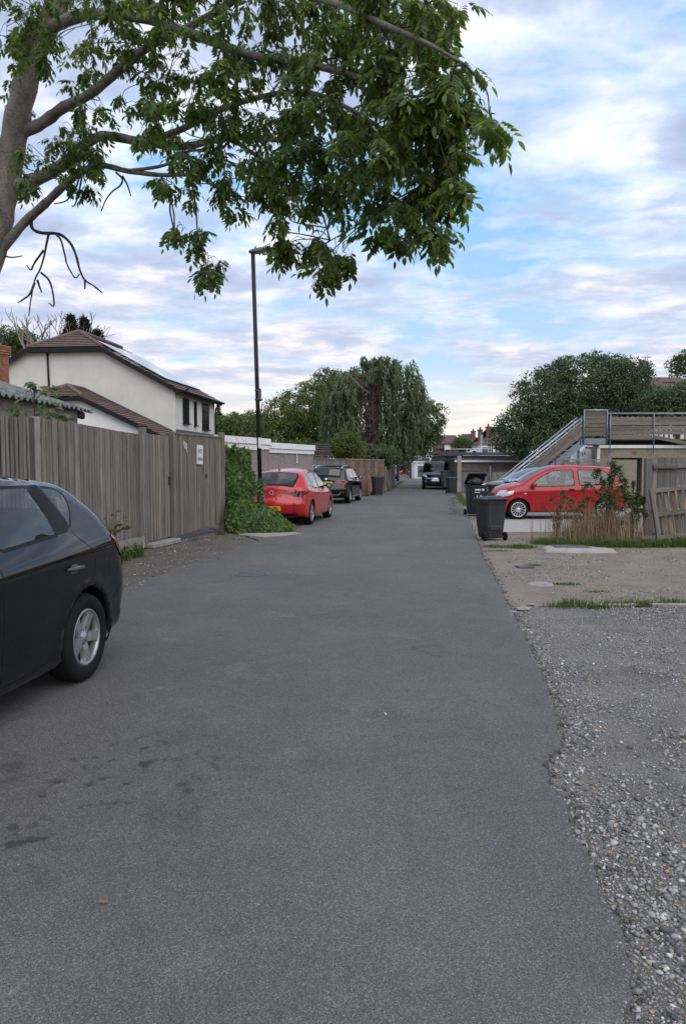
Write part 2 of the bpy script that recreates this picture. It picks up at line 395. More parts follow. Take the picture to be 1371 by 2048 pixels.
leaf_mat('grass_blade', (0.10, 0.15, 0.035), (0.06, 0.105, 0.022), 0.4, 0.35, 0.6, 3.0)
leaf_mat('sapling_leaf', (0.12, 0.15, 0.035), (0.085, 0.125, 0.07), 0.3, 0.3, 0.5, 5.0)
leaf_mat('dead_leaf', (0.28, 0.17, 0.07), (0.16, 0.09, 0.04), 0.4, 0.2)
leaf_mat('fern_brown', (0.16, 0.10, 0.05), (0.10, 0.08, 0.035), 0.4, 0.25)
glass_mat('car_glass', (0.55, 0.60, 0.58), 1.0, 1.75)
glass_mat('car_glass_dark', (0.16, 0.18, 0.18), 1.0, 1.75)
glass_mat('house_glass', (0.10, 0.11, 0.12), 0.9, 1.6)
# ------------------------------------------------------------------ ground
def vnoise(x, y, s, seed=0):
    """smooth value noise in numpy, 0..1"""
    x = np.asarray(x) * s + seed * 17.31; y = np.asarray(y) * s + seed * 7.77
    xi = np.floor(x); yi = np.floor(y); fx = x - xi; fy = y - yi
    fx = fx * fx * (3 - 2 * fx); fy = fy * fy * (3 - 2 * fy)
    h = lambda a, b: (np.sin(a * 127.1 + b * 311.7 + seed) * 43758.5453) % 1.0
    return (h(xi, yi) * (1 - fx) + h(xi + 1, yi) * fx) * (1 - fy) + (h(xi, yi + 1) * (1 - fx) + h(xi + 1, yi + 1) * fx) * fy

def ground_mats():
    # asphalt
    m = bpy.data.materials.new('asphalt'); m.use_nodes = True; t = NT(m.node_tree); m.node_tree.nodes.clear()
    P = t.n('ShaderNodeNewGeometry').outputs['Position']
    g1 = t.noise(P, 170.0, 3, 0.85); big = t.noise(P, 0.55, 4, 0.55); mid = t.noise(P, 5.0, 5, 0.65)
    lane = t.noise(t.n('ShaderNodeMapping', {'Vector': P, 'Rotation': (0, 0, R(8)), 'Scale': (1.6, 0.12, 1)}).outputs[0], 1.0, 3, 0.5)
    col = t.mix(t.ramp(big, [(0.3, 0.0), (0.7, 1.0)]), (0.100, 0.094, 0.091), (0.138, 0.130, 0.125))
    col = t.mix(t.ramp(lane, [(0.3, 0.0), (0.7, 0.6)]), col, (0.098, 0.092, 0.090))
    wear = t.noise(P, 1.7, 6, 0.7, 0.8); col = t.mix(t.ramp(wear, [(0.56, 0.0), (0.66, 0.5)]), col, (0.155, 0.146, 0.138))
    wear2 = t.noise(P, 0.9, 5, 0.65, 1.2); col = t.mix(t.ramp(wear2, [(0.58, 0.0), (0.64, 0.35)]), col, (0.075, 0.069, 0.064))
    col = t.mix(1.0, col, t.ramp(mid, [(0.25, 0.90), (0.75, 1.08)]), 'MULTIPLY')
    col = t.mix(1.0, col, t.ramp(g1, [(0.33, 0.55), (0.5, 1.0), (0.67, 1.5)]), 'MULTIPLY')
    for vs_, lo_, hi_ in ((190.0, .62, 1.42), (390.0, .62, 1.42)):
        vv = t.n('ShaderNodeTexVoronoi', {'Vector': P, 'Scale': vs_, 'Randomness': 1.0}, feature='F1')
        col = t.mix(1.0, col, t.ramp(t.n('ShaderNodeSeparateColor', {0: vv.outputs['Color']}).outputs[1], [(0.0, lo_), (0.75, 1.0), (1.0, hi_)]), 'MULTIPLY')
    col = t.mix(1.0, col, (1.13, 1.115, 1.10), 'MULTIPLY')
    v = t.n('ShaderNodeTexVoronoi', {'Vector': P, 'Scale': 90.0}, feature='F1')
    chip = t.math('MULTIPLY', t.ramp(v.outputs['Distance'], [(0.16, 1.0), (0.26, 0.0)]), t.ramp(t.n('ShaderNodeSeparateColor', {0: v.outputs['Color']}).outputs[0], [(0.95, 0.0), (0.97, 0.8)]))
    col = t.mix(chip, col, (0.36, 0.34, 0.31))
    wv = t.n('ShaderNodeVectorMath', {0: P, 1: t.n('ShaderNodeVectorMath', {0: t.n('ShaderNodeTexNoise', {'Vector': P, 'Scale': 2.5, 'Detail': 4.0}).outputs['Color'], 1: (0.5, 0.5, 0.0)}, operation='MULTIPLY').outputs[0]}, operation='ADD').outputs[0]
    ck = t.n('ShaderNodeTexVoronoi', {'Vector': wv, 'Scale': 0.75}, feature='DISTANCE_TO_EDGE').outputs['Distance']
    crack = t.math('MULTIPLY', t.ramp(ck, [(0.003, 1.0), (0.009, 0.0)]), t.ramp(t.noise(P, 0.45, 3), [(0.57, 0.0), (0.64, 0.45)]))
    col = t.mix(crack, col, (0.03, 0.028, 0.027))
    # oil and water spots with a shape of their own left of the middle, near the black car
    sp = t.n('ShaderNodeSeparateXYZ', {0: P})
    def spot(cx, cy, rad):
        d = t.n('ShaderNodeVectorMath', {0: P, 1: (cx, cy, 0)}, operation='DISTANCE').outputs['Value']
        return t.ramp(t.math('DIVIDE', d, rad), [(0.35, 1.0), (1.0, 0.0)])
    blot = t.noise(t.n('ShaderNodeMapping', {'Vector': P, 'Scale': (1.3, 1.0, 1)}).outputs[0], 7.5, 5, 0.6, 0.4)
    st = t.math('MULTIPLY', t.ramp(blot, [(0.56, 0.0), (0.65, 1.0)]), spot(-1.15, 3.75, 0.85))
    st2 = t.math('MULTIPLY', t.ramp(t.noise(P, 5.0, 4), [(0.42, 0.0), (0.60, 0.8)]), spot(-1.85, 3.75, 0.30))
    st3 = t.math('MULTIPLY', t.ramp(t.noise(P, 9.0, 4), [(0.55, 0.0), (0.60, 0.9)]), spot(-1.40, 3.05, 0.30))
    st = t.math('MAXIMUM', t.math('MAXIMUM', st, st2), st3)
    col = t.mix(t.math('MULTIPLY', st, 0.8), col, (0.022, 0.021, 0.021))
    bt = t.n('ShaderNodeBump', {'Strength': 0.25, 'Distance': 0.004, 'Height': t.math('ADD', g1, t.math('MULTIPLY', mid, .6))}).outputs[0]
    b = t.n('ShaderNodeBsdfPrincipled', {'Base Color': col, 'Roughness': 0.86, 'Specular IOR Level': 0.35, 'Normal': bt})
    t.t.links.new(b.outputs[0], t.n('ShaderNodeOutputMaterial').inputs[0]); MATS['asphalt'] = m
    # stony soil under the gravel
    def soil(name, a, c, d, fscale, sc=1.6):
        m = bpy.data.materials.new(name); m.use_nodes = True; t = NT(m.node_tree); m.node_tree.nodes.clear()
        P = t.n('ShaderNodeNewGeometry').outputs['Position']
        col = t.mix(t.ramp(t.noise(P, sc, 5, 0.6), [(0.35, 0.0), (0.65, 1.0)]), a, c)
        v = t.n('ShaderNodeTexVoronoi', {'Vector': P, 'Scale': fscale}, feature='F1')
        pick = t.n('ShaderNodeSeparateColor', {0: v.outputs['Color']})
        stone = t.math('MULTIPLY', t.ramp(v.outputs['Distance'], [(0.28, 1.0), (0.42, 0.0)]), t.ramp(pick.outputs[0], [(0.45, 0.0), (0.55, 1.0)]))
        scol = t.mix(pick.outputs[1], d, tuple(x * .5 for x in d))
        col = t.mix(t.math('MULTIPLY', stone, 0.8), col, scol)
        v2 = t.n('ShaderNodeTexVoronoi', {'Vector': P, 'Scale': fscale * 2.3}, feature='F1'); pk2 = t.n('ShaderNodeSeparateColor', {0: v2.outputs['Color']})
        col = t.mix(t.math('MULTIPLY', t.ramp(v2.outputs['Distance'], [(0.25, 1.0), (0.45, 0.0)]), t.ramp(pk2.outputs[0], [(0.3, 0.0), (0.5, 0.9)])), col, t.mix(pk2.outputs[1], tuple(x * .9 for x in d), tuple(x * .35 for x in d)))
        col = t.mix(1.0, col, t.ramp(t.noise(P, fscale * 2, 3, .8), [(0.3, 0.45), (0.7, 1.5)]), 'MULTIPLY')
        bt = t.n('ShaderNodeBump', {'Strength': 0.8, 'Distance': 0.012, 'Height': t.math('ADD', stone, t.noise(P, 30.0, 4))}).outputs[0]
        b = t.n('ShaderNodeBsdfPrincipled', {'Base Color': col, 'Roughness': 0.95, 'Specular IOR Level': 0.25, 'Normal': bt})
        t.t.links.new(b.outputs[0], t.n('ShaderNodeOutputMaterial').inputs[0]); MATS[name] = m
    soil('gravel_bed', (0.165, 0.148, 0.128), (0.088, 0.078, 0.068), (0.42, 0.40, 0.37), 70.0, 2.2)
    soil('dirt_tan', (0.225, 0.18, 0.14), (0.155, 0.122, 0.094), (0.48, 0.43, 0.36), 60.0)
    soil('verge_soil', (0.12, 0.10, 0.085), (0.075, 0.065, 0.058), (0.30, 0.28, 0.25), 40.0)
    soil('terrain', (0.12, 0.115, 0.07), (0.08, 0.085, 0.045), (0.2, 0.18, 0.13), 6.0, 0.05)
    # pebbles, colour by pebble
    m = bpy.data.materials.new('pebble'); m.use_nodes = True; t = NT(m.node_tree); m.node_tree.nodes.clear()
    g = t.n('ShaderNodeNewGeometry')
    col = t.ramp(g.outputs['Random Per Island'], [(0.0, (0.11, 0.105, 0.10)), (0.25, (0.22, 0.21, 0.20)), (0.5, (0.30, 0.285, 0.27)), (0.75, (0.42, 0.40, 0.37)), (0.86, (0.36, 0.29, 0.21)), (0.93, (0.38, 0.22, 0.12)), (0.96, (0.58, 0.56, 0.52))], 'CONSTANT')
    col = t.mix(1.0, col, t.ramp(t.noise(g.outputs['Position'], 220.0, 3), [(0.3, .75), (.7, 1.2)]), 'MULTIPLY')
    b = t.n('ShaderNodeBsdfPrincipled', {'Base Color': col, 'Roughness': 0.85, 'Specular IOR Level': 0.3})
    t.t.links.new(b.outputs[0], t.n('ShaderNodeOutputMaterial').inputs[0]); MATS['pebble'] = m
ground_mats()

def sheet(name, pts, z, material, kind='structure', skirt=0.06):
    """flat polygon sheet with a skirt down its edge"""
    n = len(pts); vs = [(p[0], p[1], z) for p in pts] + [(p[0], p[1], z - skirt) for p in pts]
    bm = MB(); bm.add(vs, [list(range(n))] + [(i, n + i, n + (i + 1) % n, (i + 1) % n) for i in range(n)])
    me = bm.mesh(name, MATS[material])
    o = put(name, me); return tag(o, kind=kind)

# the large ground sheet
S = 1500
put('ground', MB().quad((-S, -60, -0.045), (S, -60, -0.045), (S, 2 * S, -0.045), (-S, 2 * S, -0.045)).mesh('ground', MATS['terrain']))['kind'] = 'structure'

# road edges, surveyed
REDGE = [gp(*p) for p in ((1247, 2048), (1260, 1967), (1247, 1905), (1214, 1803), (1170, 1702), (1136, 1654), (1132, 1605), (1093, 1562), (1086, 1523), (1120, 1494), (1117, 1446),
                           (1093, 1374), (1059, 1296), (1030, 1239), (1004, 1185), (984, 1148), (965, 1113), (955, 1088))]
REDGE = [Vector((0.62, -8, 0)), Vector((0.66, 0.8, 0)), Vector((0.74, 1.6, 0))] + REDGE + [Vector((3.35, 19, 0)), Vector((4.1, 24.5, 0)), Vector((5.15, 33.5, 0)), Vector((6.25, 42, 0)), Vector((7.2, 52, 0)), Vector((9.0, 75, 0)), Vector((12.6, 120, 0)), Vector((22, 240, 0))]
LEDGE = [(-3.4, -8), (-3.3, 2), (-3.15, 6), (-2.85, 9.4), (-2.6, 11.2), (-2.2, 13.6), (-2.0, 14.4), (-1.75, 15.6), (-2.3, 16.9), (-3.4, 18.8), (-2.9, 21.2), (-1.3, 26.5), (-0.7, 29), (0.1, 35.5), (1.3, 38.4), (2.1, 42), (3.4, 52), (5.3, 75), (8.6, 120), (18, 240)]
def jitter(pts, step, amp, seed):
    out = []; rr = random.Random(seed)
    for a, b in zip(pts[:-1], pts[1:]):
        a = Vector((a[0], a[1], 0)); b = Vector((b[0], b[1], 0)); d = b - a; L = d.length
        k2 = max(1, int(L / step)) if a.y < 45 else 1
        nr = Vector((d.y, -d.x, 0)).normalized()
        for i in range(k2): out.append(a + d * (i / k2) + nr * (rr.uniform(-amp, amp) if i else rr.uniform(-amp, amp) * .4))
    out.append(Vector((pts[-1][0], pts[-1][1], 0))); return out
RJ = jitter(REDGE, 0.05, 0.020, 3); LJ = jitter(LEDGE, 0.16, 0.022, 4)
sheet('road', [tuple(p) for p in RJ] + [tuple(p) for p in reversed(LJ)], 0.0, 'asphalt')
def redge_x(y):
    ys = np.array([p.y for p in REDGE]); xs = np.array([p.x for p in REDGE]); o = np.argsort(ys)
    return np.interp(y, ys[o], xs[o])
def ledge_x(y): return np.interp(y, [p[1] for p in LEDGE], [p[0] for p in LEDGE])
# worn verge along the fence, gravel bed, tan yard, concrete pad
sheet('verge', [(-5.6, -6), (-3.0, -6), (-2.9, 5.8), (-2.6, 9.6), (-1.5, 15.8), (-2.2, 18.6), (-2.2, 30), (0.4, 36), (1.2, 38.5), (0.2, 40), (-8, 26), (-6.5, 12)], -0.022, 'verge_soil')
sheet('gravel', [(0.2, -6), (9, -6), (9, 8.5), (0.6, 8.45)], -0.030, 'gravel_bed')
sheet('yard', [(1.4, 8.453), (20, 8.5), (20, 17.2), (3.2, 17.28), (2.0, 14)], -0.026, 'dirt_tan')
sheet('yard_path', [(2.8, 17.284), (20, 17.204), (40, 30), (30, 47), (6.2, 44), (4.3, 33), (3.3, 24)], -0.034, 'dirt_tan')
sheet('concrete_pad', [(3.75, 17.35), (9.7, 17.35), (10.4, 29), (5.6, 29), (4.9, 26)], 0.03, 'pale_concrete')
sheet('kerb_patch', [(-1.75, 16.3), (-0.95, 17.1), (-1.15, 17.5), (-2.2, 17.5), (-2.4, 16.9)], 0.012, 'concrete')

MATS['asphalt_dark'] = mat('asphalt_dark', (0.075, 0.071, 0.069), (0.055, 0.052, 0.05), 4.0, .85, coords='World', fine=.5, fscale=150)
sheet('road_patch', [(1.2, 39.4), (6.0, 40.6), (5.95, 41.3), (1.3, 40.0)], 0.004, 'asphalt_dark', skirt=.003)
sheet('road_patch', [(3.0, 56.5), (7.6, 57.5), (7.6, 58.6), (3.1, 57.6)], 0.004, 'asphalt_dark', skirt=.003)
# pebbles
def ico():
    t = (1 + 5 ** .5) / 2
    V = np.array([(-1, t, 0), (1, t, 0), (-1, -t, 0), (1, -t, 0), (0, -1, t), (0, 1, t), (0, -1, -t), (0, 1, -t), (t, 0, -1), (t, 0, 1), (-t, 0, -1), (-t, 0, 1)], float)
    V /= np.linalg.norm(V[0])
    F = np.array([(0, 11, 5), (0, 5, 1), (0, 1, 7), (0, 7, 10), (0, 10, 11), (1, 5, 9), (5, 11, 4), (11, 10, 2), (10, 7, 6), (7, 1, 8), (3, 9, 4), (3, 4, 2), (3, 2, 6), (3, 6, 8), (3, 8, 9), (4, 9, 5), (2, 4, 11), (6, 2, 10), (8, 6, 7), (9, 8, 1)])
    return V, F
def pebble_mesh(name, pos, size, smooth=True):
    n = len(pos); V0, F0 = ico()
    sh = RNG.uniform(0.62, 1.25, (n, 12, 1)); base = V0[None] * sh
    sc = np.stack([size * RNG.uniform(.8, 1.3, n), size * RNG.uniform(.6, 1.0, n), size * RNG.uniform(.4, .75, n)], 1)
    base = base * sc[:, None, :]
    a = RNG.uniform(0, 6.28, n); c, s = np.cos(a)[:, None], np.sin(a)[:, None]
    tl = RNG.uniform(-.35, .35, n)[:, None]
    x, y, z = base[..., 0], base[..., 1], base[..., 2]
    z = z + x * tl
    X = x * c - y * s; Y = x * s + y * c
    V = np.stack([X, Y, z], 2) + pos[:, None, :]
    F = F0[None] + (np.arange(n) * 12)[:, None, None]
    return np_mesh(name, V.reshape(-1, 3), F.reshape(-1, 3), MATS['pebble'], smooth)
def scatter(n, x0, x1, y0, y1, keep):
    x = RNG.uniform(x0, x1, n); y = RNG.uniform(y0, y1, n); k2 = keep(x, y); return x[k2], y[k2]
def gk(x, y):
    d = x - redge_x(y)
    ns = vnoise(x, y, 2.2, 1) * .6 + vnoise(x, y, 6, 2) * .4
    p = np.clip(0.22 + (ns - .42) * 2.6, 0.03, 1.0)
    p = np.where(y < 4.2, np.maximum(p, np.clip((ns - .25) * 2.2, .10, 1)), p * .8)
    edge = np.exp(-((d - .10) / .16) ** 2) * .5
    return (d > 0.015) & (x < 0.46 * y + 1.1) & (RNG.random(len(x)) < np.clip(p + edge, 0, 1))
xa, ya = scatter(120000, 0.6, 5.0, 1.2, 8.4, gk)
sz = np.clip(RNG.lognormal(math.log(0.0055), 0.42, len(xa)), 0.003, 0.019) * np.where(ya < 4.6, 1.2, 1.0)
pa = np.stack([xa, ya, -0.030 + sz * .35], 1)
xb, yb = scatter(42000, 1.6, 11, 8.5, 17.2, lambda x, y: (x > redge_x(y) + .03) & (x < .47 * y + 1) & (RNG.random(len(x)) < np.clip((vnoise(x, y, 1.3, 5) - .3) * 1.8, .05, 1)))
sb = np.clip(RNG.lognormal(math.log(0.0075), 0.4, len(xb)), 0.004, 0.022)
pb = np.stack([xb, yb, -0.026 + sb * .3], 1)
xc, yc = scatter(9000, -5, -0.9, 6, 18, lambda x, y: (x < ledge_x(y) + .12) & (x > -4.6) & (RNG.random(len(x)) < np.clip((vnoise(x, y, 1.6, 8) - .35) * 1.5, .04, 1)))
sc_ = np.clip(RNG.lognormal(math.log(0.008), 0.45, len(xc)), 0.004, 0.03)
pc = np.stack([xc, yc, np.where(xc > ledge_x(yc), 0.0, -0.02) + sc_ * .3], 1)
def octa_mesh(pos, size):
    n = len(pos); V0 = np.array([(1, 0, 0), (0, 1, 0), (-1, 0, 0), (0, -1, 0), (0, 0, 1), (.1, .1, -1)], float); F0 = np.array([(0, 1, 4), (1, 2, 4), (2, 3, 4), (3, 0, 4)])
    base = V0[None] * RNG.uniform(.55, 1.35, (n, 6, 1)) * np.stack([size, size * RNG.uniform(.6, 1, n), size * .6], 1)[:, None]
    a = RNG.uniform(0, 6.28, n); c, s = np.cos(a)[:, None], np.sin(a)[:, None]
    V = np.stack([base[..., 0] * c - base[..., 1] * s, base[..., 0] * s + base[..., 1] * c, base[..., 2]], 2) + pos[:, None]
    return V.reshape(-1, 3), (F0[None] + (np.arange(n) * 6)[:, None, None]).reshape(-1, 3)
xd, yd = scatter(190000, 0.5, 5.0, 1.2, 8.4, lambda x, y: (x > redge_x(y) - .03 * RNG.random(len(x))) & (x < .46 * y + .8) & (RNG.random(len(x)) < np.clip(.35 + (vnoise(x, y, 1.7, 11) - .4) * 1.6, .08, 1)))
sdd = RNG.uniform(.002, .006, len(xd)); V1, F1 = octa_mesh(np.stack([xd, yd, np.where(xd < redge_x(yd), .001, -.030)], 1), sdd)
xe, ye = scatter(5000, -3, 6.5, 1.4, 20, lambda x, y: (x > ledge_x(y)) & (x < redge_x(y)) & (np.abs(x) < .48 * y) & (RNG.random(len(x)) < np.where(redge_x(y) - x < .25, .6, .06)))
see = RNG.uniform(.002, .006, len(xe)); V2, F2 = octa_mesh(np.stack([xe, ye, np.full(len(xe), .001)], 1), see)
o_ = put('fine_grit', np_mesh('fine_grit', np.vstack([V1, V2]), np.vstack([F1, F2 + len(V1)]), MATS['pebble'])); tag(o_, 'fine pale grit between the stones and scattered over the road', 'grit', kind='stuff')
# crumbled asphalt along the broken edge
m = bpy.data.materials['asphalt']
i_ = RNG.integers(0, len(RJ), 2600); pj = np.array([tuple(p) for p in RJ])[i_]; kk = (pj[:, 1] > 1.2) & (pj[:, 1] < 16); pj = pj[kk]; nn_ = len(pj)
pj = pj + np.stack([np.abs(RNG.normal(0, .05, nn_)) + .004, RNG.uniform(-.05, .05, nn_), np.full(nn_, -.016)], 1); cs_ = RNG.uniform(.004, .016, nn_)
me = pebble_mesh('asphalt_crumbs', pj, cs_, False); me.materials.clear(); me.materials.append(MATS['asphalt'])
tag(put('asphalt_crumbs', me), 'dark crumbs of asphalt along the broken right road edge', 'rubble', kind='stuff')
g = put('gravel_stones', pebble_mesh('gravel_stones', np.vstack([pa, pb, pc]), np.hstack([sz, sb, sc_])))
tag(g, 'loose grey and tan stones strewn over the gravel beside the road', 'gravel', kind='stuff')

# grass
def blades(name, pts, h, wid, material, lean=0.5, parent=None, world=True):
    """pts (n,3), h (n,), one 3-triangle blade each"""
    n = len(pts); a = RNG.uniform(0, 6.28, n); d = np.stack([np.cos(a), np.sin(a), np.zeros(n)], 1); s = np.stack([-np.sin(a), np.cos(a), np.zeros(n)], 1)
    ln = RNG.uniform(.1, 1, n) * lean
    up = np.array([0, 0, 1.0])
    p0 = pts; p1 = pts + d * (h * ln * .3)[:, None] + up * (h * .55)[:, None]; p2 = pts + d * (h * ln)[:, None] + up * (h * (1 - .25 * ln))[:, None]
    wv = s * (wid * RNG.uniform(.6, 1.3, n))[:, None]
    V = np.stack([p0 - wv, p0 + wv, p1 + wv * .7, p1 - wv * .7, p2], 1).reshape(-1, 3)
    b = np.arange(n)[:, None] * 5
    F = np.vstack([b + np.array([[0, 1, 2]]), b + np.array([[0, 2, 3]]), b + np.array([[3, 2, 4]])])
    return np_mesh(name, V, F, MATS[material])
def grass_pts(n, cx, cy, rx, ry, z=-0.03):
    a = RNG.uniform(0, 6.28, n); r = np.sqrt(RNG.random(n)) * RNG.uniform(.4, 1.1, n)
    return np.stack([cx + np.cos(a) * r * rx, cy + np.sin(a) * r * ry, np.full(n, z)], 1)
gpts = []; gh = []
def tuft(n, cx, cy, rx, ry, h):
    gpts.append(grass_pts(n, cx, cy, rx, ry)); gh.append(RNG.uniform(.4, 1.0, n) * h)
rr_g = random.Random(12)
for i in range(34):
    x = 2.55 + (i / 33) ** 1.1 * 5.0; tuft(rr_g.randrange(30, 260), x + rr_g.uniform(-.1, .1), 8.42 + math.sin(i * 1.7) * .09 + (.10 if x > 3.3 else 0), .22, .15, .085 + .05 * math.sin(i * 2.3))
for cx, cy, rx, ry, h, n in ((3.02, 10.0, .30, .10, .05, 260), (3.1, 11.9, .20, .09, .05, 150), (3.25, 9.4, .2, .08, .04, 130), (2.95, 13.9, .28, .08, .05, 160), (3.5, 14.5, .35, .3, .10, 700),
                             (4.3, 15.2, .5, .32, .17, 1500), (3.0, 14.6, .3, .25, .08, 400), (6.1, 12.0, .4, .1, .04, 220), (4.9, 14.2, .5, .2, .06, 300)):
    tuft(n, cx, cy, rx, ry, h)
for i in range(26): tuft(rr_g.randrange(150, 420), 4.75 + i * .105, 14.75 + random.uniform(-.12, .12), .26, .30, rr_g.uniform(.14, .30))          # lush strip before the weeds
for i in range(20): tuft(90, 6.5 + i * .12, 14.9 + random.uniform(-.2, .2), .2, .15, .10)
for i in range(12): tuft(110, 3.55 + i * .17 + random.uniform(-.1, .1), 24.0 + i * 1.1, .2, .5, .09)
for i in range(26): tuft(80, redge_x(29 + i * .55) + .25, 29 + i * .55, .25, .5, .12)
for cx, cy, h, n in ((-3.75, 12.5, .35, 160), (-3.65, 13.0, .4, 200), (-3.2, 15.9, .10, 80), (-2.85, 17.2, .15, 120), (-3.95, 11.6, .3, 120)): tuft(n, cx, cy, .18, .25, h)
for i in range(20): tuft(90, 2.3 + i * .19 - .1, 41.5 + i * 1.6, .3, .9, .18)
me = blades('grass', np.vstack(gpts), np.hstack(gh), 0.0045, 'grass_blade', 0.7)
tag(put('grass', me), 'short green grass growing in strips and tufts on the yard', 'grass', kind='stuff')
# ------------------------------------------------------------------ cars
def crom(pts, n=6):
    """Catmull-Rom through pts (open), n samples per span"""
    P = [np.array(p, float) for p in pts]; P = [2 * P[0] - P[1]] + P + [2 * P[-1] - P[-2]]; out = []
    for i in range(1, len(P) - 2):
        p0, p1, p2, p3 = P[i - 1:i + 3]
        for j in range(n):
            t = j / n
            out.append(.5 * ((2 * p1) + (p2 - p0) * t + (2 * p0 - 5 * p1 + 4 * p2 - p3) * t * t + (3 * p1 - p0 - 3 * p2 + p3) * t ** 3))
    out.append(P[-2]); return np.array(out)
def inpoly(poly, x, z):
    poly = np.asarray(poly); x = np.asarray(x); z = np.asarray(z); c = np.zeros(x.shape, bool); j = len(poly) - 1
    for i in range(len(poly)):
        xi, zi = poly[i]; xj, zj = poly[j]
        hit = ((zi > z) != (zj > z)) & (x < (xj - xi) * (z - zi) / (zj - zi + 1e-12) + xi)
        c ^= hit; j = i
    return c
def round_poly(poly, r=0.04, n=4):
    out = []; P = [np.array(p, float) for p in poly]; m = len(P)
    for i in range(m):
        a, b, c = P[i - 1], P[i], P[(i + 1) % m]
        da = a - b; dc = c - b; la, lc = np.linalg.norm(da), np.linalg.norm(dc); rr = min(r, la * .45, lc * .45)
        p0 = b + da / la * rr; p2 = b + dc / lc * rr
        for j in range(n + 1):
            t = j / n; out.append((1 - t) ** 2 * p0 + 2 * t * (1 - t) * b + t * t * p2)
    return np.array(out)
def grow(poly, d):
    P = np.asarray(poly, float); c = P.mean(0); m = len(P); out = []
    area = sum(P[i - 1][0] * P[i][1] - P[i][0] * P[i - 1][1] for i in range(m)); s = 1 if area > 0 else -1
    for i in range(m):
        t = P[(i + 1) % m] - P[i - 1]; n = np.array([t[1], -t[0]]) * s; n /= np.linalg.norm(n) + 1e-9; out.append(P[i] + n * d)
    return np.array(out)

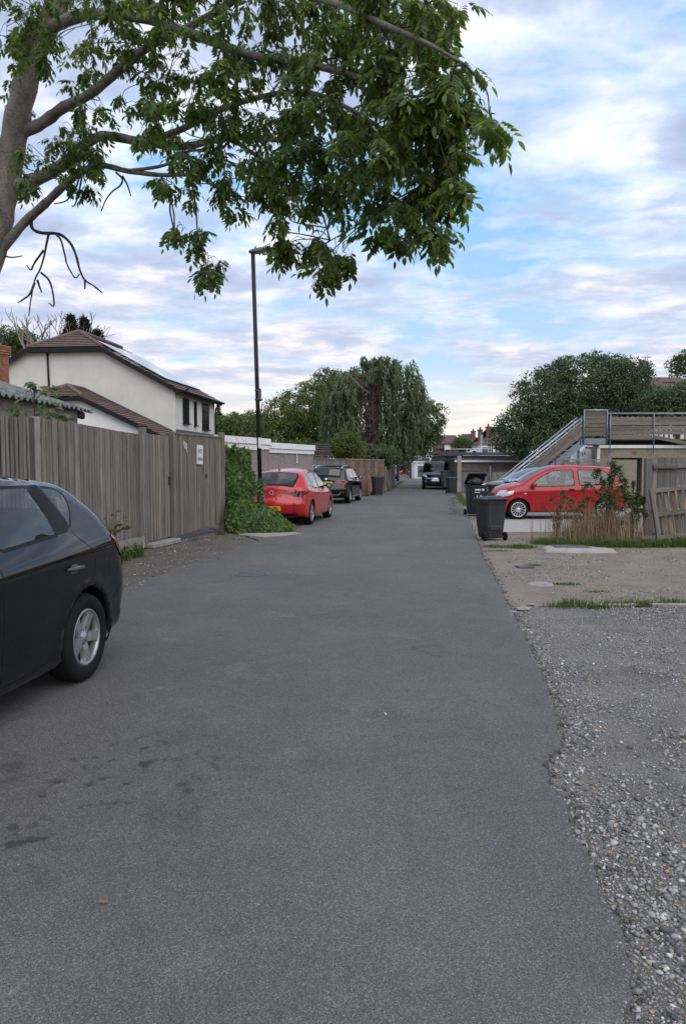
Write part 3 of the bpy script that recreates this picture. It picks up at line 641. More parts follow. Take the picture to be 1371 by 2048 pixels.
class Car:
    """one body shell: left and right sides are height fields over the side view, joined by strips across"""
    def __init__(s, spec):
        s.sp = spec; sp = spec
        top = crom(sp['top'], 5)
        xr, xf = sp['axles']; ra = sp['arch']; zs = sp['sill']; zc = sp['rw']
        def arch(xc):
            a0 = math.asin(max(-1, min(1, (zs - zc) / ra)))
            return [(xc + ra * math.cos(a), zc + ra * math.sin(a)) for a in np.linspace(a0, math.pi - a0, 22)]
        bot = [tuple(top[-1])]
        if top[-1][0] > xf + ra: pass
        af = arch(xf); ar = arch(xr)
        mid = [(x, zs - .0) for x in np.linspace(af[-1][0], ar[0][0], 16)[1:-1]]
        bottom = af + mid + ar
        outl = [tuple(p) for p in top] + bottom
        kinds = ['top'] * len(top) + ['arch'] * len(af) + ['sill'] * len(mid) + ['arch'] * len(ar)
        s.out = np.array(outl); s.kind = kinds; n = len(outl)
        t = np.roll(s.out, -1, 0) - np.roll(s.out, 1, 0); t /= np.linalg.norm(t, axis=1)[:, None] + 1e-9
        s.nrm = np.stack([-t[:, 1], t[:, 0]], 1)             # clockwise outline (rear, roof, front): left normal is outward
        xm = s.out[:, 0]; zm = s.out[:, 1]; L = sp['L']
        r = np.where(np.array(kinds) == 'top', sp.get('rroof', .10), .025)
        endf = np.clip((np.abs(xm) - (L / 2 - .45)) / .35, 0, 1)
        rend = np.where(xm < 0, sp.get('rrear', .24), sp.get('rfront', .30))
        low = np.clip((zm - .15) / .2, 0.35, 1)
        s.r = np.where(np.array(kinds) == 'top', r + (rend - r) * endf * low, r)
        ker = np.ones(5) / 5; rt = np.where(np.array(kinds) == 'top')[0]; s.r[rt] = np.convolve(np.pad(s.r[rt], 2, 'edge'), ker, 'valid')
        B = np.where(np.array(kinds) == 'top', .03, 0.0)
        vert = np.abs(s.nrm[:, 0])
        s.B = np.where(np.array(kinds) == 'top', .035 + .085 * vert, 0.0)
    def side_y(s, x, z):
        sp = s.sp; x = np.asarray(x, float); z = np.asarray(z, float); L = sp['L']
        w = sp['W'] / 2 - sp.get('taper', .05) * np.clip(np.abs(x) / (L / 2) - .35, 0, 1) ** 1.6
        belt = np.interp(x, *sp['belt']); cr = np.interp(x, *sp['crease'])
        y = w.copy()
        y -= .030 * np.clip((cr - z) / .55, 0, 1) ** 1.4
        y -= .03 * np.clip((.34 - z) / .14, 0, 1) ** 2
        y -= sp.get('shoulder', .05) * np.clip((z - cr) / np.maximum(belt - cr, .02), 0, 1) ** 1.15
        y -= np.clip(z - belt, 0, 2) * sp.get('tumble', .36)
        for xc in sp['axles']:                                  # flared wheel arches
            d = np.hypot(x - xc, z - sp['rw']); y += sp.get('flare', .012) * np.exp(-((d - sp['arch']) / .06) ** 2)
        d2 = (x[..., None] - s.out[:, 0]) ** 2 + (z[..., None] - s.out[:, 1]) ** 2
        i = d2.argmin(-1); d = np.sqrt(np.take_along_axis(d2, i[..., None], -1))[..., 0]; r = s.r[i]
        q = np.clip(1 - d / r, 0, 1); drop = r * (1 - np.sqrt(np.maximum(1 - q * q, 0)))
        return y - drop
    def make(s, regions, strips, ny=20, res=0.05):
        """regions: [(polygon xz, part)], strips: [(x0, x1, zmin, frac, part)] on the top outline"""
        n = len(s.out); pts = [tuple(p) for p in s.out]; edges = [(i, (i + 1) % n) for i in range(n)]
        for poly, _ in regions:
            o = len(pts); pts += [tuple(p) for p in poly]; m = len(poly); edges += [(o + i, o + (i + 1) % m) for i in range(m)]
        for q in (.015, .06, .14, .27, .45, .7, 1.0):
            p = s.out - s.nrm * (s.r * q)[:, None]
            d = np.sqrt(((p[:, None] - s.out[None]) ** 2).sum(-1)).min(1); ok = (d > s.r * q * .93) & inpoly(s.out, p[:, 0], p[:, 1])
            pts += [tuple(v) for v in p[ok]]
        gx, gz = np.meshgrid(np.arange(-s.sp['L'] / 2, s.sp['L'] / 2, res), np.arange(.1, s.sp['H'], res * .7)); gx = gx.ravel(); gz = gz.ravel()
        d2 = (gx[:, None] - s.out[:, 0]) ** 2 + (gz[:, None] - s.out[:, 1]) ** 2; i = d2.argmin(1); d = np.sqrt(d2.min(1))
        ok = inpoly(s.out, gx, gz) & (d > s.r[i] * 1.02)
        pts += list(zip(gx[ok], gz[ok]))
        vo, eo, fo, *_ = delaunay_2d_cdt([Vector(p) for p in pts], edges, [], 1, 1e-6)
        xz = np.array([tuple(v) for v in vo]); F = np.array([f for f in fo if len(f) == 3])
        c = xz[F].mean(1); keep = inpoly(s.out, c[:, 0], c[:, 1]); F = F[keep]; c = c[keep]
        part = np.zeros(len(F), int); names = ['body']
        for poly, nm in regions:
            if nm not in names: names.append(nm)
            part[inpoly(poly, c[:, 0], c[:, 1])] = names.index(nm)
        y = s.side_y(xz[:, 0], xz[:, 1])
        s.V = {}; out = {}
        VL = np.stack([xz[:, 0], y, xz[:, 1]], 1); VR = VL * np.array([1, -1, 1])
        # orientation: triangle normals of the left side must face +y
        a, b, cc = xz[F[:, 0]], xz[F[:, 1]], xz[F[:, 2]]
        cr = (b[:, 0] - a[:, 0]) * (cc[:, 1] - a[:, 1]) - (b[:, 1] - a[:, 1]) * (cc[:, 0] - a[:, 0])
        FL = np.where((cr > 0)[:, None], F[:, ::-1], F); FR = FL[:, ::-1]
        ys = s.side_y(s.out[:, 0], s.out[:, 1]); v = np.linspace(-1, 1, ny + 1); v = np.sign(v) * (1 - (1 - np.abs(v)) ** 1.35)
        bul = s.B[:, None] * (1 - np.abs(v[None]) ** 2.2)
        G = np.stack([s.out[:, 0, None] + s.nrm[:, 0, None] * bul, ys[:, None] * v[None] + 0 * bul, s.out[:, 1, None] + s.nrm[:, 1, None] * bul], 2)
        spart = {}
        for i in range(n):
            k2 = (i + 1) % n; xm = (s.out[i, 0] + s.out[k2, 0]) / 2; zm = (s.out[i, 1] + s.out[k2, 1]) / 2
            for j in range(ny):
                nm = 'body'
                if s.kind[i] == 'top' and s.kind[k2] == 'top':
                    for x0, x1, zmin, frac, pn in strips:
                        if x0 <= xm <= x1 and zm > zmin and abs((v[j] + v[j + 1]) / 2) < frac: nm = pn
                else: nm = 'under'
                spart.setdefault(nm, []).append((i * (ny + 1) + j, i * (ny + 1) + j + 1, k2 * (ny + 1) + j + 1, k2 * (ny + 1) + j))
        GV = G.reshape(-1, 3)
        allp = set(names) | set(spart)
        for nm in allp:
            Vs = []; Fs = []
            if nm in names:
                k2 = names.index(nm)
                for VV, FF, sd in ((VL, FL, 'L'), (VR, FR, 'R')):
                    ff = FF[part == k2]
                    out.setdefault((nm, sd), (VV, [tuple(f) for f in ff]))
            if nm in spart: out[(nm, 'S')] = (GV, spart[nm])
        # bvh of everything for end patches
        bv = np.vstack([VL, VR, GV]); o1, o2 = len(VL), 2 * len(VL)
        bf = [tuple(f) for f in FL] + [tuple(f + o1) for f in FR] + [tuple(np.array(q) + o2) for L in spart.values() for q in L]
        s.bvh = BVHTree.FromPolygons([tuple(p) for p in bv], bf)
        s.parts = out; return out
    def mesh(s, name, keys, material):
        bm = bmesh.new(); cache = {}
        for key in keys:
            if key not in s.parts: continue
            V, F = s.parts[key]
            for f in F:
                vs = []
                for i in f:
                    p = V[i]; q = (round(p[0], 5), round(p[1], 5), round(p[2], 5))
                    if q not in cache: cache[q] = bm.verts.new(q)
                    if cache[q] not in vs: vs.append(cache[q])
                if len(vs) >= 3:
                    try: bm.faces.new(vs).smooth = True
                    except ValueError: pass
        me = bpy.data.meshes.new(name); bm.to_mesh(me); bm.free(); me.materials.append(MATS[material]); return me
    def end_patch(s, poly, front, off=0.004, res=0.02, rnd=0.0):
        """polygon in (y,z) laid onto the rear or front of the shell, slightly proud, with a skirt"""
        P = round_poly(poly, rnd) if rnd else np.asarray(poly, float)
        dense = []
        for i in range(len(P)):
            a, b = P[i], P[(i + 1) % len(P)]; k2 = max(1, int(np.linalg.norm(b - a) / (res * 1.5)))
            for j in range(k2): dense.append(a + (b - a) * j / k2)
        n = len(dense); pts = [tuple(p) for p in dense]
        gy, gz = np.meshgrid(np.arange(P[:, 0].min(), P[:, 0].max(), res), np.arange(P[:, 1].min(), P[:, 1].max(), res))
        ok = inpoly(P, gy.ravel(), gz.ravel()); pts += list(zip(gy.ravel()[ok], gz.ravel()[ok]))
        vo, eo, fo, *_ = delaunay_2d_cdt([Vector(p) for p in pts], [(i, (i + 1) % n) for i in range(n)], [], 1, 1e-6)
        d = Vector((-1, 0, 0)) if front else Vector((1, 0, 0)); x0 = 5 if front else -5; vs = []
        for p in vo:
            h = s.bvh.ray_cast(Vector((x0, p.x, p.y)), d)
            if h[0] is None: h = s.bvh.find_nearest(Vector((x0 / 5 * s.sp['L'] / 2, p.x, p.y)))
            nn = h[1]; nn = nn if nn.dot(d) < 0 else -nn
            vs.append(h[0] + nn * off)
        fs = []
        for f in fo:
            c = sum((vo[i] for i in f), Vector((0, 0))) / len(f)
            if not inpoly(P, np.array([c.x]), np.array([c.y]))[0]: continue
            nn = (vs[f[1]] - vs[f[0]]).cross(vs[f[2]] - vs[f[0]]); fs.append(tuple(f) if nn.dot(d) < 0 else tuple(reversed(f)))
        return vs, fs
    def side_patch(s, poly, side, off=0.004, res=0.04):
        P = np.asarray(poly, float); dense = []
        for i in range(len(P)):
            a, b = P[i], P[(i + 1) % len(P)]; k2 = max(1, int(np.linalg.norm(b - a) / (res * 1.5)))
            for j in range(k2): dense.append(a + (b - a) * j / k2)
        n = len(dense); pts = [tuple(p) for p in dense]
        gy, gz = np.meshgrid(np.arange(P[:, 0].min(), P[:, 0].max(), res), np.arange(P[:, 1].min(), P[:, 1].max(), res))
        ok = inpoly(P, gy.ravel(), gz.ravel()); pts += list(zip(gy.ravel()[ok], gz.ravel()[ok]))
        vo, eo, fo, *_ = delaunay_2d_cdt([Vector(p) for p in pts], [(i, (i + 1) % n) for i in range(n)], [], 1, 1e-6)
        xz = np.array([tuple(v) for v in vo]); y = s.side_y(xz[:, 0], xz[:, 1]) + off
        vs = [(a, b * side, c) for (a, c), b in zip(xz, y)]; fs = []
        for f in fo:
            c = xz[list(f)].mean(0)
            if not inpoly(P, np.array([c[0]]), np.array([c[1]]))[0]: continue
            nn = (Vector(vs[f[1]]) - Vector(vs[f[0]])).cross(Vector(vs[f[2]]) - Vector(vs[f[0]]))
            fs.append(tuple(f) if nn.y * side > 0 else tuple(reversed(f)))
        return vs, fs
    def seam(s, path, side, wd=0.005, off=0.0015):
        """a thin dark line following a side-view path: shut lines"""
        P = crom(path, 8); t = np.gradient(P, axis=0); t /= np.linalg.norm(t, axis=1)[:, None] + 1e-9; n = np.stack([-t[:, 1], t[:, 0]], 1)
        a = P + n * wd / 2; b = P - n * wd / 2
        ya = s.side_y(a[:, 0], a[:, 1]) + off; yb = s.side_y(b[:, 0], b[:, 1]) + off
        vs = [(p[0], y * side, p[1]) for p, y in zip(a, ya)] + [(p[0], y * side, p[1]) for p, y in zip(b, yb)]; m = len(P)
        fs = [(i, i + 1, m + i + 1, m + i) for i in range(m - 1)]
        return vs, fs

mat('hubcap', (.62, .62, .62), (.55, .55, .55), 5.0, .35, metallic=.3)
def wheel_meshes(rt, wd, rr, style, alloy='alloy'):
    """tyre and rim, axis along local y, outer face towards +y"""
    RX = Matrix.Rotation(-math.pi / 2, 4, 'X'); h = wd / 2
    t = MB(); t.lathe([(rr, -h * .8), (rr + .012, -h * .93), (rt - .045, -h), (rt - .012, -h * .86), (rt, -h * .6), (rt, h * .6), (rt - .012, h * .86), (rt - .045, h), (rr + .012, h * .93), (rr, h * .80), (rr - .015, h * .5), (rr - .015, -h * .5)], 48, RX, True, True)
    m = MB(); m.lathe([(rr + .002, h * .80), (rr - .004, h * .88), (rr - .016, h * .88), (rr - .022, h * .70), (rr - .03, -h * .6), (rr - .02, -h * .7)], 48, RX)
    kind, n = style
    for i in range(n):
        a = 2 * math.pi * i / n; Ra = RX @ Matrix.Rotation(a, 4, 'Z')
        if kind == 'five':      # broad tapering spokes
            prof = [(.035, .046), (.09, .040), (rr * .72, .040), (rr - .009, .064)]
        elif kind == 'thin': prof = [(.03, .010), (.08, .007), (rr * .7, .009), (rr - .018, .014)]
        else: prof = [(.035, .022), (.09, .016), (rr * .72, .017), (rr - .018, .026)]
        vs = []; fs = []; L = len(prof)
        for q, (r0, w0) in enumerate(prof):
            zt = h * (.70 + .10 * (q / (L - 1)) - (.10 if q == 0 else 0)); zb = zt - .035
            vs += [(r0, -w0, zb), (r0, -w0 * .8, zt), (r0, w0 * .8, zt), (r0, w0, zb)]
        for q in range(L - 1):
            for k2 in range(4): fs.append((q * 4 + k2, q * 4 + (k2 + 1) % 4, q * 4 + 4 + (k2 + 1) % 4, q * 4 + 4 + k2))
        fs.append((0, 3, 2, 1)); fs.append(tuple((L - 1) * 4 + k2 for k2 in range(4)))
        m.add(vs, fs, False, Ra)
    m.lathe([(0, h * .78), (.028, h * .77), (.036, h * .66), (.062, h * .64), (.066, h * .3)], 24, RX)
    d = MB(); d.lathe([(0.0, h * .10), (rr * .62, h * .10), (rr * .66, -h * .1)], 32, RX); d.lathe([(0.0, h * .42), (rr - .027, h * .36)], 32, RX, False)  # brake disc, plus an added black disc standing in for shade between spokes
    for i in range(5):
        a = 2 * math.pi * (i + .5) / 5; d.lathe([(.0, h * .655), (.008, h * .655), (.008, h * .60)], 8, RX @ Matrix.Translation((.050 * math.cos(a), .050 * math.sin(a), 0)))
    dk = t.mesh('tyre', MATS['rubber']); return dk, m.mesh('rim', MATS[alloy]), d.mesh('brake_disc_and_gap_shade', MATS['lamp_black'])

def build_car(spec, label, loc, heading, paint, name='parked_car', cat='car', group=None, lod=2):
    """heading: direction of the bonnet, clockwise from +Y (radians)"""
    t = thing(name, label, cat, loc, math.pi / 2 - heading, group); c = Car(spec)
    regs = []
    gl = spec.get('glass', 'car_glass')
    for q in spec['windows']:
        p = round_poly(q, .045, 4); regs.append((grow(p, .022), 'window_trim')); regs.append((p, 'side_window'))
    for q in spec.get('black', []): regs.append((round_poly(q, .02, 2), 'window_trim'))
    for q in spec.get('cladding', []): regs.append((np.array(q), 'lower_trim'))
    c.make(regs, spec['strips'], res=.05 if lod > 1 else .08)
    put('body', c.mesh('body', [('body', 'L'), ('body', 'R'), ('body', 'S')], paint), t)
    put('underside', c.mesh('underside', [('under', 'S')], 'black_plastic'), t)
    for sd in 'LR':
        if ('side_window', sd) in c.parts: put('side_window', c.mesh('side_window', [('side_window', sd)], gl), t)
        if ('window_trim', sd) in c.parts: put('window_trim', c.mesh('window_trim', [('window_trim', sd)], spec.get('trimmat', 'black_gloss')), t)
        if ('lower_trim', sd) in c.parts: put('lower_trim', c.mesh('lower_trim', [('lower_trim', sd)], 'black_plastic'), t)
    for nm, mt in (('windscreen', gl), ('rear_window', spec.get('rearglass', gl)), ('rear_window_border', 'black_gloss'), ('spoiler', paint), ('roof_panel', spec.get('roofmat', paint))):
        if (nm, 'S') in c.parts: put(nm, c.mesh(nm, [(nm, 'S')], mt), t)
    # interior: tub, seats, headliner
    W2 = spec['W'] / 2; zb = float(np.interp(0, *spec['belt'])); xr, xf = spec['axles']
    it = MB(); it.box(((xr + xf) / 2 - .1, 0, .42), (xf - xr - .35, W2 * 1.55, .30))
    it.box((xf - .45, 0, zb - .16), (.35, W2 * 1.55, .30), bev=.06)
    for sx in ((.20, -.75) if spec.get('seats', 2) == 2 else (.3,)):
        for sy in ((-.36, .36) if sx > 0 else (-.40, 0, .40)):
            wdt = .46 if sx > 0 else .40
            it.box((sx - .12, sy, .80), (.14, wdt, .60), bev=.05, rot=Matrix.Rotation(R(-16), 3, 'Y'))
            it.box((sx - .24, sy, 1.14 + (zb - .95) * .6), (.09, .25, .17), bev=.035)
    it.tube([(.62 + .19 * 0.35 * math.sin(a), -.36 + .18 * math.cos(a), zb + .0 + .18 * math.sin(a)) for a in np.linspace(0, 2 * math.pi, 20)], .014, 6)
    put('interior', it.mesh('interior', MATS[spec.get('seatmat', 'dark_interior')]), t)
    # wheels
    rt, rr, wd = spec['tyre']; tm, rm, dm = wheel_meshes(rt, wd, rr, spec['rim'], spec.get('rimmat', 'alloy'))
    for xc in (xf, xr):
        for sd in (1, -1):
            we = sub('wheel', t, (xc, sd * (float(c.side_y(np.array([xc]), np.array([spec['rw'] + spec['arch'] + .04]))[0]) - wd / 2 - spec.get('inset', .015)), rt), (0, random.uniform(0, 6.28), 0 if sd > 0 else math.pi))
            put('tyre', tm, we); put('rim', rm, we); put('brake_disc_and_gap_shade', dm, we)
    def rp(nm, poly, front, mt, off=.004, rnd=.02, both=False, res=.02):
        for sg in ((1, -1) if both else (1,)):
            vs, fs = c.end_patch([(y * sg, z) for y, z in poly], front, off, res, rnd)
            m = MB(); m.add(vs, fs, True); put(nm, m.mesh(nm, MATS[mt]), t)
    def sp_(nm, poly, mt, off=.004, sides=(1, -1), rnd=.02):
        for sg in sides:
            vs, fs = c.side_patch(round_poly(poly, rnd, 3) if rnd else poly, sg, off); m = MB(); m.add(vs, fs, True); put(nm, m.mesh(nm, MATS[mt]), t)
    for nm, poly, mt, both, off in spec.get('rear', []): rp(nm, poly, False, mt, off, both=both)
    for nm, poly, mt, both, off in spec.get('front', []): rp(nm, poly, True, mt, off, both=both)
    for nm, poly, mt, off in spec.get('side', []): sp_(nm, poly, mt, off)
    if lod > 0:
        for path in spec.get('seams', []):
            for sg in (1, -1):
                vs, fs = c.seam(path, sg); m = MB(); m.add(vs, fs); put('shut_line', m.mesh('shut_line', MATS['ink_black']), t)
        for hx, hz in spec.get('handles', []):
            for sg in (1, -1):
                y = float(c.side_y(np.array([hx]), np.array([hz]))[0]); m = MB()
                m.tube([(hx - .095, (y - .005) * sg, hz - .004), (hx - .08, (y + .028) * sg, hz), (hx, (y + .034) * sg, hz + .006), (hx + .07, (y + .028) * sg, hz + .004), (hx + .085, (y - .005) * sg, hz)], [.011, .014, .015, .014, .011], 8)
                m.add(*c.side_patch(round_poly([(hx - .06, hz - .035), (hx + .05, hz - .035), (hx + .05, hz + .03), (hx - .06, hz + .03)], .03), sg, .0015))
                put('door_handle', m.mesh('door_handle', MATS[spec.get('handlemat', paint)]), t)
        if 'mirror' in spec:
            mx, mz = spec['mirror']
            for sg in (1, -1):
                y = float(c.side_y(np.array([mx]), np.array([mz - .03]))[0]); m = MB()
                prof = [(-.045, .0), (-.03, .075), (.02, .085), (.075, .06), (.09, 0), (.07, -.055), (.0, -.075), (-.04, -.06)]
                rings = [(y - .01, .25), (y + .05, .45), (y + .075, .95), (y + .15, 1.0), (y + .205, .8), (y + .222, .4)]
                vs = [(mx + px * k2, yy * sg, mz + pz * k2) for yy, k2 in rings for px, pz in prof]; n = len(prof)
                fs = [(i * n + j, i * n + (j + 1) % n, (i + 1) * n + (j + 1) % n, (i + 1) * n + j) for i in range(len(rings) - 1) for j in range(n)] + [tuple((len(rings) - 1) * n + j for j in range(n))]
                m.add(vs, fs, True); mo = put('wing_mirror', m.mesh('wing_mirror', MATS[spec.get('mirrormat', paint)]), t)
                g2 = MB(); g2.quad((mx - .047, (y + .09) * sg, mz - .045), (mx - .047, (y + .20) * sg, mz - .04), (mx - .047, (y + .20) * sg, mz + .05), (mx - .047, (y + .09) * sg, mz + .055)); put('mirror_glass', g2.mesh('mirror_glass', MATS['chrome']), mo)
    return t, c

def S(L, W, H, **k): k.update(L=L, W=W, H=H); return k
HATCH = S(4.235, 1.79, 1.48, axles=(-1.28, 1.37), arch=.365, sill=.19, rw=.316, tyre=(.316, .205, .205), rim=('five', 5), shoulder=.062, tumble=.40, rrear=.26, rfront=.34,
    top=[(-1.72, .215), (-1.93, .25), (-2.05, .36), (-2.112, .52), (-2.105, .68), (-2.06, .82), (-1.99, .93), (-1.86, 1.06), (-1.68, 1.20), (-1.47, 1.335), (-1.35, 1.40), (-1.2, 1.436), (-.85, 1.466), (-.3, 1.48), (.15, 1.435), (.62, 1.25), (1.02, 1.04), (1.15, 1.0), (1.55, .92), (1.9, .79), (2.07, .63), (2.115, .45), (2.07, .28), (1.86, .2)],
    belt=([-2.1, -1.7, -1.0, -.3, 1.1, 2.1], [1.10, 1.10, 1.075, 1.03, .95, .72]), crease=([-2.1, -1.7, -1.0, 0, 1.2, 2.1], [.975, .96, .935, .905, .83, .63]),
    windows=[[(-1.14, 1.115), (-1.24, 1.25), (-1.23, 1.35), (-1.14, 1.38), (-.96, 1.395)], [(-.97, 1.095), (-.30, 1.055), (-.24, 1.405), (-.84, 1.40), (-.94, 1.20)], [(-.17, 1.045), (.80, .985), (.66, 1.14), (.18, 1.375), (-.12, 1.405)]],
    black=[[(-1.10, 1.09), (-.93, 1.08), (-.91, 1.2), (-.80, 1.42), (-.98, 1.42), (-1.15, 1.15)], [(-.30, 1.03), (-.14, 1.03), (-.09, 1.415), (-.24, 1.415)]],
    strips=[(.20, 1.0, 1.0, .90, 'windscreen'), (-1.74, -1.40, 1.13, .90, 'rear_window')],
    handles=[(-1.05, .845), (.10, .82)], mirror=(.72, 1.05), handlemat='grey_interior', glass='car_glass',
    seams=[[(-1.15, 1.09), (-1.22, 1.03), (-1.34, .94), (-1.385, .82), (-1.31, .71), (-1.12, .665), (-.97, .56), (-.885, .42), (-.81, .30), (-.6, .258), (-.3, .252), (.95, .25), (1.0, .5), (.98, .93)], [(-.22, .965), (-.24, .6), (-.22, .255)], [(-1.64, .86), (-1.70, .88), (-1.78, .86), (-1.80, .78), (-1.76, .71), (-1.68, .70), (-1.63, .74), (-1.62, .81), (-1.64, .86)], [(-2.06, .80), (-1.93, .74), (-1.86, .62), (-1.72, .52)]],
    side=[('tail_light', [(-1.84, 1.055), (-1.68, 1.02), (-1.74, .93), (-1.92, .80), (-2.03, .76), (-2.06, .81), (-1.98, .93)], 'lamp_red', .006)],
    rear=[('tail_light', [(.50, .78), (.82, .74), (.82, 1.03), (.58, .99)], 'lamp_red', True, .006), ('number_plate', [(-.26, .60), (.26, .60), (.26, .71), (-.26, .71)], 'plate_yellow', False, .006)])

t, c = build_car(HATCH, 'black five-door hatchback cut off by the left edge, parked beside the weathered board fence', (0, 0, 0), R(7.5) + math.pi, 'paint_black')
# place so that the near rear wheel's outer face meets the ground at its surveyed point
def place_by(t, local, target):
    M_ = Matrix.Rotation(t.rotation_euler.z, 4, 'Z'); q = M_ @ Vector(local); t.location = (target[0] - q.x, target[1] - q.y, target[2])
t.scale = (1.03, 1.03, 1.03); place_by(t, (-1.28 * 1.03, .895 * 1.03, 0), (-1.86, 5.42, 0))

ASTRA = S(4.37, 1.81, 1.485, axles=(-1.27, 1.39), arch=.365, sill=.19, rw=.325, tyre=(.325, .225, .225), rim=('multi', 10), shoulder=.055, tumble=.42, rrear=.30, rfront=.36, taper=.07,
    top=[(-1.75, .24), (-1.98, .27), (-2.12, .36), (-2.18, .50), (-2.185, .62), (-2.12, .74), (-2.075, .88), (-2.05, .99), (-1.97, 1.07), (-1.72, 1.27), (-1.60, 1.355), (-1.40, 1.41), (-.9, 1.465), (-.35, 1.485), (.1, 1.455), (.6, 1.27), (1.02, 1.04), (1.16, 1.0), (1.6, .90), (1.95, .77), (2.13, .6), (2.185, .42), (2.12, .26), (1.9, .2)],
    belt=([-2.2, -1.7, -1.2, 0, 1.1, 2.2], [1.05, 1.06, 1.00, .945, .91, .7]), crease=([-2.2, -1.7, 0, 1.2, 2.2], [.93, .90, .83, .79, .60]),
    windows=[[(-1.55, 1.10), (-1.30, 1.03), (-1.22, 1.33), (-1.40, 1.30)], [(-1.24, 1.02), (-.30, .975), (-.26, 1.385), (-.9, 1.385), (-1.16, 1.34)], [(-.19, .97), (.80, .94), (.62, 1.15), (.16, 1.37), (-.14, 1.385)]],
    black=[[(-.30, .96), (-.17, .955), (-.12, 1.40), (-.26, 1.40)]],
    strips=[(.16, 1.0, 1.0, .90, 'windscreen'), (-2.04, -1.60, 1.0, .97, 'rear_window_border'), (-1.99, -1.64, 1.045, .88, 'rear_window')], rearglass='car_glass',
    handles=[(-1.02, .86), (.10, .81)], mirror=(.74, 1.0), mirrormat='black_gloss', seatmat='grey_interior',
    seams=[[(-1.27, 1.0), (-1.37, .86), (-1.29, .73), (-1.10, .68), (-.955, .57), (-.87, .43), (-.79, .30), (-.6, .26), (.95, .25), (1.0, .5), (.98, .93)], [(-.24, .965), (-.25, .6), (-.22, .255)], [(-2.13, .72), (-1.93, .70), (-1.72, .60), (-1.62, .50)]],
    side=[('tail_light', [(-2.12, .93), (-1.78, .91), (-1.92, .83), (-2.13, .79)], 'lamp_dark_red', .006)],
    rear=[('tail_light', [(.26, .885), (.80, .93), (.80, .76), (.58, .78), (.50, .83), (.28, .86)], 'lamp_dark_red', True, .008),
          ('number_plate', [(-.26, .43), (.26, .43), (.26, .54), (-.26, .54)], 'plate_yellow', False, .012),
          ('diffuser', [(-.66, .28), (.66, .28), (.60, .345), (-.60, .345)], 'black_plastic', False, .006),
          ('bumper_crease', [(.34, .555), (.82, .575), (.82, .60), (.34, .59)], 'paint_red', True, .014),
          ('reflector', [(.40, .375), (.70, .395), (.70, .42), (.40, .40)], 'paint_red', True, .016),
          ('badge', [(.055 * math.cos(a), .885 + .055 * math.sin(a)) for a in np.linspace(0, 6.1, 14)], 'hubcap', False, .012)])
def heading_rot(h): return math.pi / 2 - h
tA, cA = build_car(ASTRA, 'shiny red hatchback with its tail towards us, behind the black lamp post and ivy', (0, 0, 0), R(9.5), 'paint_red')
place_by(tA, (-1.27, -.905, 0), (-0.80, 19.9, 0))
def on_rear(car_t, cc, y, z, off):
    h = cc.bvh.ray_cast(Vector((-5, y, z)), Vector((1, 0, 0))); return Vector((h[0].x - off, y, z))
REARROT = (R(90), 0, R(-90))
def rear_text(nm, body, size, mt, car_t, cc, y, z, off, sx=1.0): return text(nm, body, size, MATS[mt], car_t, on_rear(car_t, cc, y, z, off), REARROT, 'CENTER', sx)
rear_text('registration', '8 UBD', .098, 'ink_black', tA, cA, -.085, .485, .018, .85)
m = MB(); m.lathe([(.036, 0), (.040, .004), (.030, .010), (.0, .012)], 20); b = m.build('badge_centre', MATS['ink_black'], tA, loc=on_rear(tA, cA, 0, .885, .014), rot=(0, R(-90), 0))
m = MB(); m.tube([(-2.02, .30, 1.04), (-2.05, -.02, 1.045), (-2.04, -.22, 1.05)], [.018, .014, .008], 6); m.build('rear_wiper', MATS['black_plastic'], tA)
m = MB(); m.tube([(-1.30, 0, 1.42), (-1.36, 0, 1.475), (-1.47, 0, 1.50)], [.035, .022, .006], 8); m.tube([(-1.36, 0, 1.47), (-1.48, 0, 1.64)], [.005, .003], 5); m.build('aerial', MATS['lamp_dark_red'], tA)

